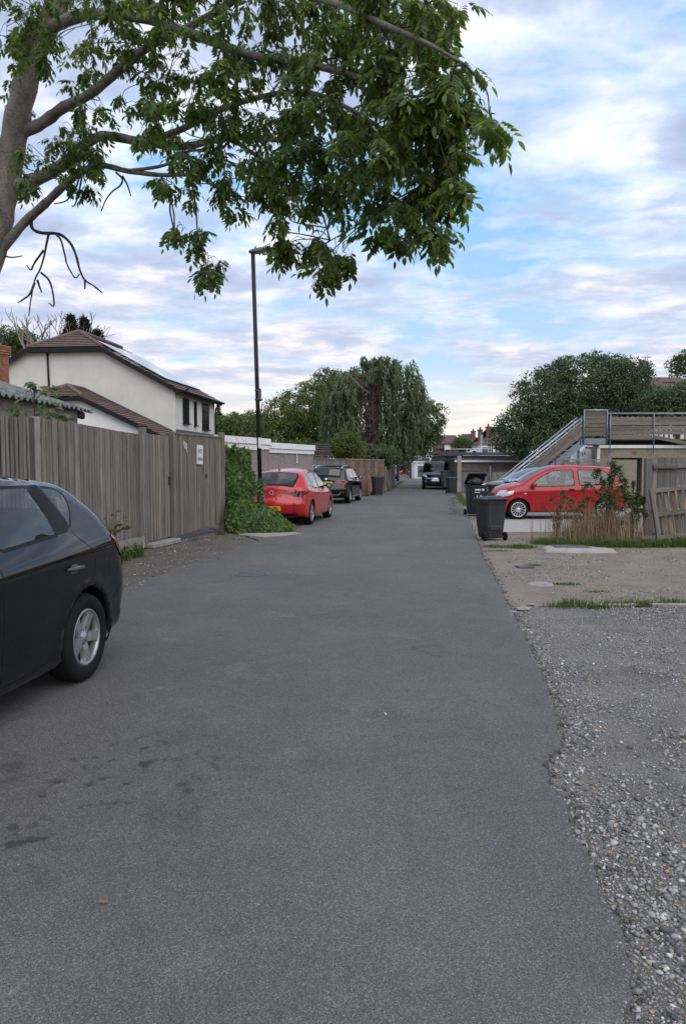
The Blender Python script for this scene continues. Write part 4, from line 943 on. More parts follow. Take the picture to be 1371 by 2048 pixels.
SUV = S(4.44, 1.82, 1.60, axles=(-1.30, 1.37), arch=.395, sill=.24, rw=.345, tyre=(.345, .225, .235), rim=('multi', 10), shoulder=.05, tumble=.30, rrear=.26, rfront=.32, taper=.06, rroof=.11,
    top=[(-1.80, .30), (-2.02, .33), (-2.16, .45), (-2.20, .60), (-2.17, .74), (-2.13, .90), (-2.11, 1.02), (-2.05, 1.13), (-1.88, 1.36), (-1.78, 1.47), (-1.60, 1.53), (-1.0, 1.585), (-.3, 1.595), (.15, 1.56), (.65, 1.36), (1.05, 1.13), (1.2, 1.09), (1.65, 1.0), (2.0, .88), (2.17, .72), (2.215, .5), (2.16, .33), (1.95, .26)],
    belt=([-2.2, -1.7, -1.2, 0, 1.1, 2.2], [1.12, 1.10, 1.07, 1.02, 1.0, .8]), crease=([-2.2, -1.7, 0, 1.2, 2.2], [1.03, .99, .93, .90, .74]),
    windows=[[(-1.86, 1.16), (-1.40, 1.11), (-1.36, 1.43), (-1.62, 1.40)], [(-1.33, 1.10), (-.32, 1.05), (-.28, 1.49), (-1.0, 1.49), (-1.28, 1.45)], [(-.22, 1.045), (.82, 1.01), (.62, 1.25), (.18, 1.47), (-.16, 1.495)]],
    black=[[(-.33, 1.03), (-.20, 1.03), (-.15, 1.51), (-.28, 1.51)]],
    cladding=[],
    strips=[(.2, 1.05, 1.1, .90, 'windscreen'), (-2.08, -1.76, 1.08, .96, 'rear_window_border'), (-2.03, -1.80, 1.13, .86, 'rear_window')], rearglass='car_glass_dark', glass='car_glass_dark',
    handles=[(-1.05, .95), (.08, .91)], mirror=(.76, 1.09),
    seams=[[(-1.36, 1.08), (-1.42, .92), (-1.32, .79), (-1.10, .74), (-.94, .63), (-.85, .49), (-.78, .37), (-.6, .33), (.95, .32), (1.0, .6), (.98, 1.0)], [(-.26, 1.03), (-.26, .6), (-.22, .33)]],
    side=[('tail_light', [(-2.16, 1.0), (-1.86, .99), (-1.90, .91), (-2.16, .88)], 'lamp_red', .006), ('sill_trim', [(-.9, .27), (.95, .27), (.95, .32), (-.9, .32)], 'alloy', .012)],
    rear=[('tail_light', [(.36, .99), (.84, 1.01), (.84, .86), (.64, .87), (.60, .905), (.37, .905)], 'lamp_red', True, .008),
          ('number_plate', [(-.26, .84), (.26, .84), (.26, .95), (-.26, .95)], 'plate_yellow', False, .012),
          ('reflector', [(.58, .50), (.78, .51), (.78, .545), (.58, .54)], 'lamp_red', True, .008),
          ('skid_plate', [(-.52, .36), (.52, .36), (.66, .49), (.60, .50), (.44, .43), (-.44, .43), (-.60, .50), (-.66, .49)], 'alloy', False, .012),
          ('bumper_band', [(-.80, .63), (.80, .63), (.78, .70), (-.78, .70)], 'grey_interior', False, .010),
          ('badge', [(.045 * math.cos(a), 1.055 + .045 * math.sin(a)) for a in np.linspace(0, 6.1, 14)], 'fascia_white', False, .010)])
tS, cS = build_car(SUV, 'black compact SUV with roof rails, tail towards us, parked beyond the red hatchback', (0, 0, 0), R(10.5), 'paint_black')
place_by(tS, (-1.30, -.91, 0), (0.36, 30.9, 0)); tS.scale = (.97, .97, .97)
rear_text('registration', 'P16 RWN', .095, 'ink_black', tS, cS, 0, .895, .018, .8)
for sg in (1, -1):
    m = MB(); m.tube([(-1.62, .56 * sg, 1.50), (-1.50, .58 * sg, 1.585), (-.6, .60 * sg, 1.635), (.0, .59 * sg, 1.60), (.12, .58 * sg, 1.54)], .018, 8); m.build('roof_rail', MATS['chrome'], tS)
m = MB(); m.tube([(-1.35, 0, 1.56), (-1.42, 0, 1.61), (-1.50, 0, 1.625)], [.04, .025, .006], 8); m.build('aerial', MATS['black_gloss'], tS)

FOX = S(3.83, 1.66, 1.545, axles=(-1.24, 1.225), arch=.335, sill=.21, rw=.285, tyre=(.285, .215, .175), rim=('thin', 14), rimmat='hubcap', shoulder=.04, tumble=.36, rrear=.22, rfront=.34, taper=.06, rroof=.12,
    top=[(-1.62, .25), (-1.80, .28), (-1.90, .40), (-1.915, .55), (-1.89, .68), (-1.84, .80), (-1.82, .95), (-1.79, 1.05), (-1.66, 1.24), (-1.50, 1.43), (-1.38, 1.485), (-.9, 1.53), (-.2, 1.545), (.25, 1.50), (.72, 1.29), (1.08, 1.06), (1.16, 1.02), (1.45, .95), (1.70, .83), (1.84, .66), (1.90, .48), (1.87, .32), (1.68, .25)],
    belt=([-1.9, -1.2, 0, 1.1, 1.9], [1.05, 1.0, .955, .93, .75]), crease=([-1.9, -1.2, 0, 1.2, 1.9], [.93, .88, .85, .82, .66]),
    windows=[[(-1.45, 1.03), (-.52, .99), (-.50, 1.42), (-1.12, 1.415), (-1.30, 1.36)], [(-.36, .985), (.86, .955), (.80, 1.05), (.60, 1.20), (.22, 1.40), (-.33, 1.42)]], black=[], trimmat='black_gloss',
    strips=[(.28, 1.06, 1.06, .90, 'windscreen'), (-1.78, -1.48, 1.06, .9, 'rear_window')], glass='car_glass',
    handles=[(-.28, .86)], handlemat='black_plastic', mirror=(.80, 1.0),
    seams=[[(-.44, .98), (-.46, .7), (-.42, .27), (.92, .26), (.96, .5), (.94, .95)], [(1.12, .98), (1.36, .90), (1.60, .80)]],
    side=[('tail_light', [(-1.835, 1.02), (-1.72, 1.0), (-1.72, .80), (-1.845, .78)], 'lamp_orange', .006), ('headlight', [(1.36, .84), (1.62, .79), (1.76, .70), (1.68, .655), (1.40, .72)], 'lamp_clear', .006), ('side_repeater', [(1.00, .73), (1.08, .73), (1.08, .765), (1.00, .765)], 'lamp_clear', .006), ('rub_strip', [(-.40, .47), (.90, .47), (.90, .505), (-.40, .505)], 'paint_red_dull', .014)],
    front=[('headlight', [(.48, .66), (.74, .70), (.74, .84), (.52, .82)], 'lamp_clear', True, .006), ('number_plate', [(-.26, .42), (.26, .42), (.26, .53), (-.26, .53)], 'plate_white', False, .012), ('grille', [(-.40, .64), (.40, .64), (.36, .75), (-.36, .75)], 'black_plastic', False, .006), ('lower_grille', [(-.6, .34), (.6, .34), (.6, .41), (-.6, .41)], 'black_plastic', False, .006)],
    rear=[('tail_light', [(.56, .80), (.74, .80), (.74, 1.02), (.60, 1.02)], 'lamp_orange', True, .006)])
tF, cF = build_car(FOX, 'small red three-door hatchback seen from its left side, behind the dry weeds', (0, 0, .03), R(-90) + R(1.5), 'paint_red_dull')
place_by(tF, (1.225, .83, 0), (5.06, 21.3, .03))
# dark car beyond it, mostly hidden
tD, cD = build_car(dict(HATCH, windows=HATCH['windows'][1:]), 'dark hatchback mostly hidden behind the small red three-door car', (6.55, 25.3, .03), R(-91), 'paint_navy', lod=1)

VAN = S(4.97, 1.95, 1.97, axles=(-1.5, 1.43), arch=.385, sill=.28, rw=.335, tyre=(.335, .215, .20), rim=('multi', 10), shoulder=.04, tumble=.13, rrear=.12, rfront=.36, taper=.05, rroof=.12,
    top=[(-2.15, .34), (-2.40, .36), (-2.47, .5), (-2.48, .9), (-2.46, 1.5), (-2.42, 1.85), (-2.30, 1.94), (-1.6, 1.965), (0, 1.97), (.65, 1.93), (.95, 1.80), (1.35, 1.45), (1.68, 1.20), (1.82, 1.14), (2.15, 1.02), (2.34, .88), (2.43, .70), (2.48, .5), (2.44, .32), (2.2, .25)],
    belt=([-2.5, 0, 1.2, 2.5], [1.20, 1.18, 1.14, .9]), crease=([-2.5, 0, 1.2, 2.5], [1.05, 1.04, 1.0, .75]),
    windows=[[(.28, 1.22), (1.42, 1.17), (1.10, 1.50), (.80, 1.74), (.30, 1.76)]], black=[],
    strips=[(.98, 1.68, 1.2, .93, 'windscreen')], glass='car_glass_dark', mirror=(1.25, 1.30), mirrormat='black_plastic', seats=1,
    seams=[[(.2, 1.75), (.18, 1.0), (.2, .35)], [(1.2, 1.1), (1.08, .7), (1.02, .36)]], handles=[(.32, 1.0)],
    front=[('headlight', [(.56, .86), (.90, .96), (.88, 1.06), (.66, 1.0)], 'lamp_clear', True, .008), ('grille', [(-.56, .80), (.56, .80), (.52, 1.0), (-.52, 1.0)], 'black_gloss', False, .008), ('grille_bar', [(-.62, .775), (.62, .775), (.62, .80), (-.62, .80)], 'chrome', False, .014), ('lower_grille', [(-.80, .36), (.80, .36), (.76, .55), (-.76, .55)], 'black_plastic', False, .008), ('number_plate', [(-.26, .60), (.26, .60), (.26, .71), (-.26, .71)], 'plate_white', False, .016), ('fog_trim', [(.62, .56), (.86, .60), (.86, .63), (.62, .59)], 'chrome', True, .012)],
    rear=[('tail_light', [(.80, .9), (.92, .9), (.92, 1.3), (.80, 1.3)], 'lamp_red', True, .006)])
tV, cV = build_car(VAN, 'black panel van facing us in the lane beside the large grey wheeled bin', (0, 0, 0), R(7) + math.pi, 'paint_black', name='panel_van', cat='van')
tV.scale = (.93, .93, .93); fv = gp(870, 979); place_by(tV, (2.25, 0, 0), (fv.x, fv.y, 0))

# far cars down the lane
FAR = dict(HATCH, front=[('headlight', [(.46, .62), (.78, .68), (.76, .80), (.52, .74)], 'lamp_clear', True, .006), ('grille', [(-.42, .52), (.42, .52), (.40, .60), (-.40, .60)], 'black_plastic', False, .006), ('number_plate', [(-.26, .42), (.26, .42), (.26, .50), (-.26, .50)], 'plate_white', False, .01)], seams=[])
emit_mat('headlight_lit', (1.0, 0.75, 0.5), 6.0)
FARLIT = dict(FAR, front=[('headlight', [(.46, .60), (.80, .64), (.78, .80), (.50, .76)], 'headlight_lit', True, .006)] + FAR['front'][1:])
p = gp(811, 950); build_car(FARLIT, 'red car with lit headlights driving towards us far down the lane', (p.x, p.y, 0), R(4) + math.pi, 'paint_red', lod=0, name='moving_car')
p = gp(802, 947.5); build_car(FAR, 'silver car parked behind the oncoming red car at the lane end', (p.x - .6, p.y + 8, 0), R(4) + math.pi, 'paint_silver', lod=0)
p = gp(786, 962); build_car(FAR, 'dark red-lamped car parked against the left fence before the far bend', (p.x - .2, p.y + 1.5, 0), R(5), 'paint_navy', lod=0)
p = gp(837, 952); build_car(FAR, 'small white car with a teal box by the far garages, just left of the van', (p.x + .1, p.y + 2, 0), R(6) + math.pi, 'paint_white', lod=0)
# ------------------------------------------------------------------ left side: fence, gates, shed, house, garages
def board_mesh(wd, h, th, name='board', material='fence_wood', top=0.0, taper=True):
    """upright board, local z up, origin at its foot; front face towards -y; one edge thinner (feather edge)"""
    t2 = th * .45 if taper else th
    m = MB(); x = wd / 2
    m.add([(-x, 0, 0), (x, 0, 0), (x, -t2, 0), (-x, -th, 0), (-x, 0, h), (x, 0, h + top), (x, -t2, h + top), (-x, -th, h)],
          [(0, 1, 2, 3), (7, 6, 5, 4), (3, 2, 6, 7), (2, 1, 5, 6), (1, 0, 4, 5), (0, 3, 7, 4)])
    return m.mesh(name, MATS[material])
FA, FB, FC, FD = Vector((-4.64, 10.03, 0)), Vector((-3.84, 14.25, 0)), Vector((-3.58, 15.45, 0)), Vector((-2.92, 17.9, 0))
def along(a, b): d = b - a; return math.atan2(d.y, d.x), d.length
# near stretch of spaced palings, left of the concrete post
P0 = at(62, 900, 0.0 + 10.72); P0.z = 0
P0 = FA + (FB - FA) * 0.155
ang, _ = along(FA, FB)
L0 = FA + (FA - P0).normalized() * 6.5
def post(parent, loc, h, w2=.10, d=.10, material='concrete', name='post', rot=0):
    m = MB(); m.box((0, 0, h / 2), (w2, d, h), bev=.012); return m.build(name, MATS[material], parent, loc=loc, rot=(0, 0, rot))
t = thing('paling_fence', 'spaced upright palings of the dark grey fence at the left edge behind the black car', 'fence', L0, ang)
Lp = (P0 - L0).length
bm_ = board_mesh(.062, 2.12, .018, 'paling', 'fence_wood', taper=False)
bd_ = board_mesh(.11, 2.1, .012, 'backing_board', 'fence_wood_dark', taper=False)
nn = int(Lp / .098)
for i in range(nn):
    put('paling', bm_, t, (.05 + i * .098, -.03 + random.uniform(-.004, .004), .16 + random.uniform(-.01, .01)), (0, random.uniform(-.006, .006), 0))
    put('backing_board', bd_, t, (.05 + i * .098 + .05, .045, .14))
m = MB(); m.box((Lp / 2, .015, .5), (Lp, .04, .08)); m.build('rail', MATS['fence_wood_dark'], t)
m = MB(); m.box((Lp / 2, .015, 1.85), (Lp, .04, .08)); m.build('rail', MATS['fence_wood_dark'], t)
post(t, (Lp - .0, .0, 0), 2.29, .11, .12, 'fence_wood_dark')

# close-boarded panel
t = thing('board_fence', 'weathered grey close-board fence panel with curved top behind the black car', 'fence', P0, ang)
Lf = (FB - P0).length
post(t, (.13, -.02, 0), 2.30, .13, .10, 'concrete', 'concrete_post')
nb = 38; step = (Lf - .28) / nb
meshes = [board_mesh(step * 1.34, 1.98, .022, 'board', 'fence_wood') for _ in range(1)]
for i in range(nb):
    x = .22 + (i + .5) * step; sag = .05 * math.cos((i / nb) * math.pi) - .03
    z0 = .27 + random.uniform(-.012, .012)
    put('board', meshes[0], t, (x, -.055 + random.uniform(-.005, .005) - (.012 if random.random() < .12 else 0), z0 + sag * .0), (random.uniform(-.004, .004), random.uniform(-.006, .006), random.uniform(-.03, .03)), (1, 1, (1.99 + sag + random.uniform(-.004, .004) - (z0 - .27)) / 1.98))
for zz in (.55, 1.2, 1.95):
    m = MB(); m.box((Lf / 2, .0, zz), (Lf - .2, .05, .075)); m.build('rail', MATS['fence_wood_dark'], t)
m = MB(); m.box((Lf / 2 + .06, -.03, .135), (Lf - .25, .05, .25), bev=.008); m.build('gravel_board', MATS['concrete'], t)
post(t, (Lf - .02, -.01, 0), 2.33, .12, .12, 'grey_wood')
m = MB(); m.box((Lf - .02, -.01, 2.35), (.15, .15, .03), bev=.01); m.build('post_cap', MATS['fence_wood_dark'], t)

# side door
ang2, Ld = along(FB, FC)
t = thing('garden_door', 'narrow grey boarded garden door between the fence and the wide gate', 'gate', FB, ang2)
nb = 8; step = (Ld - .22) / nb; bm2 = board_mesh(step * 1.02, 2.08, .02, 'board', 'fence_wood')
for i in range(nb): put('board', bm2, t, (.10 + (i + .5) * step, -.01 + random.uniform(-.004, .004), .12), (0, 0, random.uniform(-.02, .02)))
for zz in (.4, 1.2, 1.95):
    m = MB(); m.box((Ld / 2 - .02, .03, zz), (Ld - .25, .04, .09)); m.build('ledge', MATS['fence_wood_dark'], t)
m = MB(); m.box((Ld - .17, -.035, 1.28), (.05, .012, .18), bev=.004); m.tube([(Ld - .20, -.05, 1.22), (Ld - .12, -.055, 1.22)], .007, 6); m.tube([(Ld - .20, -.05, 1.33), (Ld - .12, -.055, 1.33)], .007, 6); m.build('latch', MATS['black_plastic'], t)
post(t, (Ld - .07, 0, 0), 2.26, .09, .11, 'fence_wood_dark')
m = MB(); m.box((Ld / 2, -.10, .03), (Ld, .22, .10), bev=.02); m.build('door_step', MATS['concrete'], t)

# wide gate
ang3, Lg = along(FC, FD)
t = thing('wide_gate', 'wide boarded driveway gate with a white sign, beside the ivy', 'gate', FC, ang3)
post(t, (.02, -.03, -.05), 2.36, .07, .09, 'fence_wood_warm'); post(t, (Lg - .04, -.01, -.05), 2.43, .13, .13, 'fence_wood_warm')
nb = 25; step = (Lg - .19) / nb; bm3 = board_mesh(step * 1.2, 2.05, .024, 'board', 'fence_wood_warm')
for i in range(nb):
    z0 = .11 + .10 * i / nb; put('board', bm3, t, (.08 + (i + .5) * step, -.02 + random.uniform(-.003, .003), z0), (0, random.uniform(-.003, .003), random.uniform(-.02, .02)), (1, 1, (2.24 - z0) / 2.05))
for zz in (.45, 1.25, 2.05):
    m = MB(); m.box((Lg / 2, .025, zz), (Lg - .2, .05, .10)); m.build('ledge', MATS['fence_wood_dark'], t)
m = MB(); m.box((Lg / 2, -.02, 2.262), (Lg - .20, .075, .04), bev=.006); m.build('cap_rail', MATS['grey_wood'], t)
m = MB(); m.lathe([(.045, 0), (.045, .008), (.030, .008), (.030, 0)], 16, Matrix.Rotation(R(90), 4, 'X'), closed=True); m.build('ring_pull', MATS['black_plastic'], t, loc=(Lg * .62, -.05, 1.35))
for dx, z1, l in ((.50, 2.12, .15), (.56, 2.09, .15), (.62, 2.07, .20)):
    m = MB(); m.box((dx, -.052, z1 - l / 2), (.030, .003, l), rot=Matrix.Rotation(R(-6), 3, 'Y')); m.build('paint_mark', MATS['sign_white'], t)
g = thing('no_parking_sign', 'white NO PARKING sign fixed to the wide boarded gate', 'sign', FC, ang3)
sx, szz = Lg * .485, 1.83
m = MB(); m.box((0, 0, 0), (.30, .012, .43), bev=.004, rot=Matrix.Rotation(R(2), 3, 'Y')); m.build('panel', MATS['sign_white'], g, loc=(sx, -.062, szz))
text('lettering', 'NO', .15, MATS['ink_grey'], g, (sx, -.070, szz + .07), (R(90), 0, 0), sx=.85)
text('lettering', 'PARKING', .105, MATS['ink_grey'], g, (sx, -.070, szz - .10), (R(90), 0, 0), sx=.60)

# shed with corrugated roof behind the fence
S0, S1 = Vector((-6.08, 9.5, 0)), Vector((-5.52, 15.5, 0)); an, Ls = along(S0, S1)
t = thing('shed', 'roughcast shed with mossy corrugated roof behind the left fence', 'shed', S0, an)
m = MB(); m.box((Ls / 2, 1.6, 1.42), (Ls, 3.2, 2.82)); m.build('wall', MATS['roughcast'], t)
V = []; F = []; nx = int(Ls / .02); per = .20
xs = np.linspace(-.1, Ls + .42, nx)
for j, (yy, zz) in enumerate(((-.16, 2.78), (1.6, 3.35), (3.4, 3.92))):
    for x in xs:
        sagz = -.03 * max(0, (x - Ls + .6)) ** 2 - .004 * x
        V.append((x + random.uniform(-.002, .002), yy + (random.uniform(-.015, .015) if j == 0 else 0), zz + .028 * math.sin(2 * math.pi * x / per) + sagz))
for j in range(2):
    for i in range(nx - 1): F.append((j * nx + i, j * nx + i + 1, (j + 1) * nx + i + 1, (j + 1) * nx + i))
me = np_mesh('corrugated_roof', np.array(V), np.array(F), MATS['asbestos'], True); o = put('corrugated_roof', me, t)
sm = o.modifiers.new('thick', 'SOLIDIFY'); sm.thickness = .018
m = MB(); m.box((Ls + .21, .05, 2.66), (.36, .10, .16), bev=.03, rot=Matrix.Rotation(R(4), 3, 'Y')); m.build('sagging_end_board', MATS['black_plastic'], t)

# brick chimney stack behind the shed, brick by brick
CH = Vector((-11.52, 24.6, 0)); t = thing('brick_chimney', 'red brick chimney stack at the left edge above the shed', 'chimney', CH, R(-20))
cw, cdp, ztop = .78, .66, 5.52
m = MB(); m.box((0, 0, 2.7), (cw - .02, cdp - .02, 5.4)); m.build('core', MATS['mortar'], t)
bmesh_s = MB().box((0, 0, 0), (.208, .10, .065), bev=.004).mesh('brick', MATS['brick_red']); bmesh_h = MB().box((0, 0, 0), (.10, .10, .065), bev=.004).mesh('brick', MATS['brick_red'])
nc = 30; z = ztop - nc * .075
for q in range(nc):
    ex = .0 if q < nc - 4 else (.03 if q < nc - 3 else .05); zz = z + q * .075 + .037
    for (lx, ly, ax, ln) in ((0, -cdp / 2 + .042 - ex, 0, cw + 2 * ex), (cw / 2 - .042 + ex, 0, 1, cdp + 2 * ex)):
        n = int(round(ln / .2175)); off = (.108 if q % 2 else 0.0); pos = -ln / 2
        first = True
        while pos < ln / 2 - .02:
            l = .10 if (first and q % 2) else .208
            if pos + l > ln / 2: l = .10
            c2 = pos + l / 2; mm = bmesh_s if l > .15 else bmesh_h
            put('brick', mm, t, (lx + (c2 if ax == 0 else random.uniform(-.003, .003)), ly + (c2 if ax == 1 else random.uniform(-.003, .003)), zz), (0, 0, 0 if ax == 0 else math.pi / 2))
            pos += l + .010; first = False
m = MB(); m.lathe([(.13, 0), (.15, .05), (.11, .30), (.13, .36), (.10, .36), (.09, .02)], 16); m.build('chimney_pot', MATS['brick_red'], t, loc=(-.05, 0, 5.52))

# ---- cream rendered house with half-hipped roof
HO = Vector((-7.64, 34.0, 0)); U = Vector((.113, .9936, 0)); Wd = Vector((-.9936, .113, 0))
house = thing('rendered_house', 'cream rendered two-storey house with brown tiled half-hipped roof and solar panels', 'house', HO, math.atan2(U.y, U.x) - math.pi / 2)
# local axes: x to the right (=-Wd), y away along U. A point t metres to the left is x=-t
TW, DEP, EZ, RZ = 10.3, 6.3, 5.15, 7.95; tc_, HB, SB = TW / 2, 6.98, 1.35
slope = (RZ - EZ) / tc_; th = (HB - EZ) / slope
m = MB()
gable = [(0, 0), (0, EZ), (-th, HB), (-(TW - th), HB), (-TW, EZ), (-TW, 0)]
m.add([(x, 0, z) for x, z in gable] + [(x, DEP, z) for x, z in gable], [tuple(range(6))[::-1], tuple(range(6, 12))] + [(i, (i + 1) % 6, 6 + (i + 1) % 6, 6 + i) for i in (0, 4, 5)])
m.build('wall', MATS['render_cream'], house)
roof = sub('roof', house)
def tile_plane(parent, eL, eR, rL, rR, rows, name='tile_course', th=.035, material='roof_tile', lift=.02):
    """courses of tiles between an eaves edge eL-eR and a top edge rL-rR (3D, local): every course is a lapped slab"""
    eL, eR, rL, rR = (Vector(p) for p in (eL, eR, rL, rR))
    n = (eR - eL).cross(rL - eL)
    if n.length < 1e-6: n = (eR - eL).cross(rR - eL)
    n.normalize()
    if n.z < 0: n = -n
    for i in range(rows):
        a, b = i / rows, min(1, (i + 1.25) / rows)
        p = [eL.lerp(rL, a), eR.lerp(rR, a), eR.lerp(rR, b), eL.lerp(rL, b)]
        q = [p[0] + n * (th + lift), p[1] + n * (th + lift), p[2] + n * (lift * .2 + .004), p[3] + n * (lift * .2 + .004)]
        m = MB(); vs = q + [v - n * .022 for v in q]
        fs = [(0, 1, 2, 3), (7, 6, 5, 4), (0, 4, 5, 1), (1, 5, 6, 2), (2, 6, 7, 3), (3, 7, 4, 0)]
        m.add(vs, fs); m.build(name, MATS[material], parent)
OV, OE = .28, .32     # verge and eaves overhang
def rp_(t_, y): # right slope height at t
    return EZ + slope * t_
eave_z = EZ - slope * OE
# right slope (facing the road): from eaves x=+OE to the ridge x=-tc_; front edge cut back by the half hip
tile_plane(roof, (OE, -OV, eave_z), (OE, DEP + OV, eave_z), (-th, -OV, HB), (-th, DEP + OV, HB), 10)
tile_plane(roof, (-th, -OV, HB), (-th, DEP + OV, HB), (-tc_, SB, RZ), (-tc_, DEP - .2, RZ), 6)
tile_plane(roof, (-TW - OE, DEP + OV, eave_z), (-TW - OE, -OV, eave_z), (-(TW - th), DEP + OV, HB), (-(TW - th), -OV, HB), 8)
tile_plane(roof, (-(TW - th), DEP + OV, HB), (-(TW - th), -OV, HB), (-tc_, DEP - .2, RZ), (-tc_, SB, RZ), 6)
tile_plane(roof, (-(TW - th) - .05, -OV, HB), (-th + .05, -OV, HB), (-tc_ - .02, SB, RZ), (-tc_ + .02, SB, RZ), 9)
def capline(parent, a, b, r, name='ridge_tile', material='roof_tile', n=12):
    m = MB(); a, b = Vector(a), Vector(b)
    pts = [a.lerp(b, i / n) + Vector((0, 0, random.uniform(-.006, .006))) for i in range(n + 1)]; m.tube(pts, r, 8, False); m.build(name, MATS[material], parent)
capline(roof, (-tc_, SB, RZ + .05), (-tc_, DEP, RZ + .05), .09)
capline(roof, (-th + .03, -OV, HB + .05), (-tc_, SB, RZ + .05), .085, 'hip_tile'); capline(roof, (-(TW - th) - .03, -OV, HB + .05), (-tc_, SB, RZ + .05), .085, 'hip_tile')
# black verge boards, gutter, fascia
def board3(parent, a, b, wd, th, name, material, up=Vector((0, 0, 1))):
    a, b = Vector(a), Vector(b); d = (b - a); L = d.length; d.normalize(); s = d.cross(up).normalized(); u = s.cross(d)
    M_ = Matrix((d, s, u)).transposed(); m = MB(); m.box((0, 0, 0), (L, th, wd), rot=M_); o = m.build(name, MATS[material], parent, loc=(a + b) / 2); return o
board3(house, (OE - .02, -OV - .015, eave_z - .08), (-th, -OV - .015, HB - .10), .20, .03, 'verge_board', 'black_plastic')
board3(house, (-th, -OV - .02, HB - .11), (-(TW - th), -OV - .02, HB - .11), .20, .05, 'verge_board', 'black_plastic')
board3(house, (-(TW - th), -OV - .015, HB - .10), (-TW - OE + .02, -OV - .015, eave_z - .08), .20, .03, 'verge_board', 'black_plastic')
m = MB(); m.quad((OE, -OV, eave_z - .05), (-th, -OV, HB - .09), (-th, 0, HB - .09), (OE, 0, eave_z - .05)); m.quad((-th, -OV, HB - .2), (-(TW - th), -OV, HB - .2), (-(TW - th), 0, HB - .2), (-th, 0, HB - .2)); m.build('soffit', MATS['black_plastic'], house)
m = MB(); m.box((OE / 2 + .05, DEP / 2, eave_z - .06), (OE + .06, DEP + 2 * OV, .03)); m.build('soffit', MATS['black_plastic'], house)
board3(house, (OE + .02, -OV, eave_z - .06), (OE + .02, DEP + OV, eave_z - .06), .20, .03, 'fascia', 'black_plastic')
m = MB(); m.tube([(OE + .09, -OV, eave_z - .02), (OE + .09, DEP + OV + .1, eave_z - .04)], .06, 8); m.build('gutter', MATS['black_plastic'], house)
m = MB(); m.tube([(OE + .09, DEP - .1, eave_z - .06), (.09, DEP - .1, eave_z - .35), (.08, DEP - .1, eave_z - .6), (.08, DEP - .1, .2)], .045, 8); m.build('downpipe', MATS['black_plastic'], house)
m = MB(); m.tube([(-6.05, -.06, HB - .22), (-6.03, -.06, HB - .9), (-6.0, -.06, 5.0)], .045, 8); m.build('downpipe', MATS['black_plastic'], house)
for y0, w2, zb_, zt_, kind in ((1.05, .78, 3.60, 4.72, 2), (2.75, .28, 3.58, 4.70, 1), (4.05, 1.05, 3.46, 4.72, 3)):
    wo = sub('window', house, (0, y0, 0))
    m = MB(); W_ = w2
    for yy in np.linspace(0, W_, kind + 1): m.box((.0, yy, (zb_ + zt_) / 2), (.10, .055, zt_ - zb_))
    for zz in (zb_, zb_ + (zt_ - zb_) * .70, zt_): m.box((.003, W_ / 2, zz), (.10, W_ + .05, .055))
    m.build('frame', MATS['black_plastic'], wo)
    m = MB(); m.box((.0, W_ / 2, (zb_ + zt_) / 2), (.02, W_, zt_ - zb_)); m.build('pane', MATS['window_pane'], wo)
    m = MB(); m.box((.06, W_ / 2, zb_ - .05), (.16, W_ + .14, .05)); m.build('sill', MATS['black_plastic'], wo)
m = MB(); m.box((.06, .30, 4.98), (.10, .05, .10)); m.tube([(.1, .30, 5.0), (.30, .42, 4.98)], .02, 6); m.box((.40, .45, 5.05), (.22, .12, .05), rot=Matrix.Rotation(R(-30), 3, 'Y')); m.build('security_light', MATS['black_plastic'], house)
# solar panels
sl = math.atan(slope)
for i in range(3):
    y0 = .35 + i * 1.75
    o = sub('solar_panel', house)
    def rs(t_, y, h): return Vector((-t_, y, EZ + slope * t_)) + Vector((math.sin(sl), 0, math.cos(sl))) * h
    m = MB(); m.slab([rs(.6, y0, .13), rs(.6, y0 + 1.65, .13), rs(3.9, y0 + 1.65, .13), rs(3.9, y0, .13)], .04); m.build('panel_glass', MATS['solar'], o)
    m = MB()
    for tt in (1.0, 3.3): m.tube([rs(tt, y0 + .1, .06), rs(tt, y0 + 1.55, .06)], .05, 6)
    m.build('mounting_rail', MATS['alloy'], o)
# ground-floor extension with its own small half-hipped roof in front of the gable
E0 = -2.5; er, ez, es = 4.35, 3.0, .475
hipz = 4.5; tl = (hipz - ez) / es; rz2 = ez + er * es
ext = sub('extension', house)
m = MB(); g2 = [(0, 0), (0, ez), (-tl, hipz), (-(2 * er - tl), hipz), (-2 * er, ez), (-2 * er, 0)]
m.add([(x, E0, z) for x, z in g2] + [(x, -.01, z) for x, z in g2], [tuple(range(6))[::-1]] + [(i, (i + 1) % 6, 6 + (i + 1) % 6, 6 + i) for i in (0, 4, 5)])
m.build('extension_wall', MATS['render_white'], ext)
o2 = .25
tile_plane(ext, (.35, E0 - o2, ez - .17), (.35, -.02, ez - .17), (-tl, E0 - o2, hipz), (-tl, -.02, hipz), 14)
tile_plane(ext, (-tl, E0 - o2, hipz), (-tl, -.02, hipz), (-er, E0 + .95, rz2), (-er, -.02, rz2), 5)
tile_plane(ext, (-2 * er - .35, -.02, ez - .17), (-2 * er - .35, E0 - o2, ez - .17), (-er, -.02, rz2), (-er, E0 + .95, rz2), 12)
tile_plane(ext, (-(2 * er - tl) - .05, E0 - o2, hipz), (-tl + .05, E0 - o2, hipz), (-er - .02, E0 + .95, rz2), (-er + .02, E0 + .95, rz2), 7)
capline(ext, (-tl + .03, E0 - o2, hipz + .05), (-er, E0 + .95, rz2 + .05), .085, 'hip_tile'); capline(ext, (-(2 * er - tl), E0 - o2, hipz + .05), (-er, E0 + .95, rz2 + .05), .085, 'hip_tile'); capline(ext, (-er, E0 + .95, rz2 + .05), (-er, 0, rz2 + .05), .085)
board3(ext, (.33, E0 - o2 - .015, ez - .24), (-tl, E0 - o2 - .015, hipz - .10), .18, .03, 'verge_board', 'black_plastic')
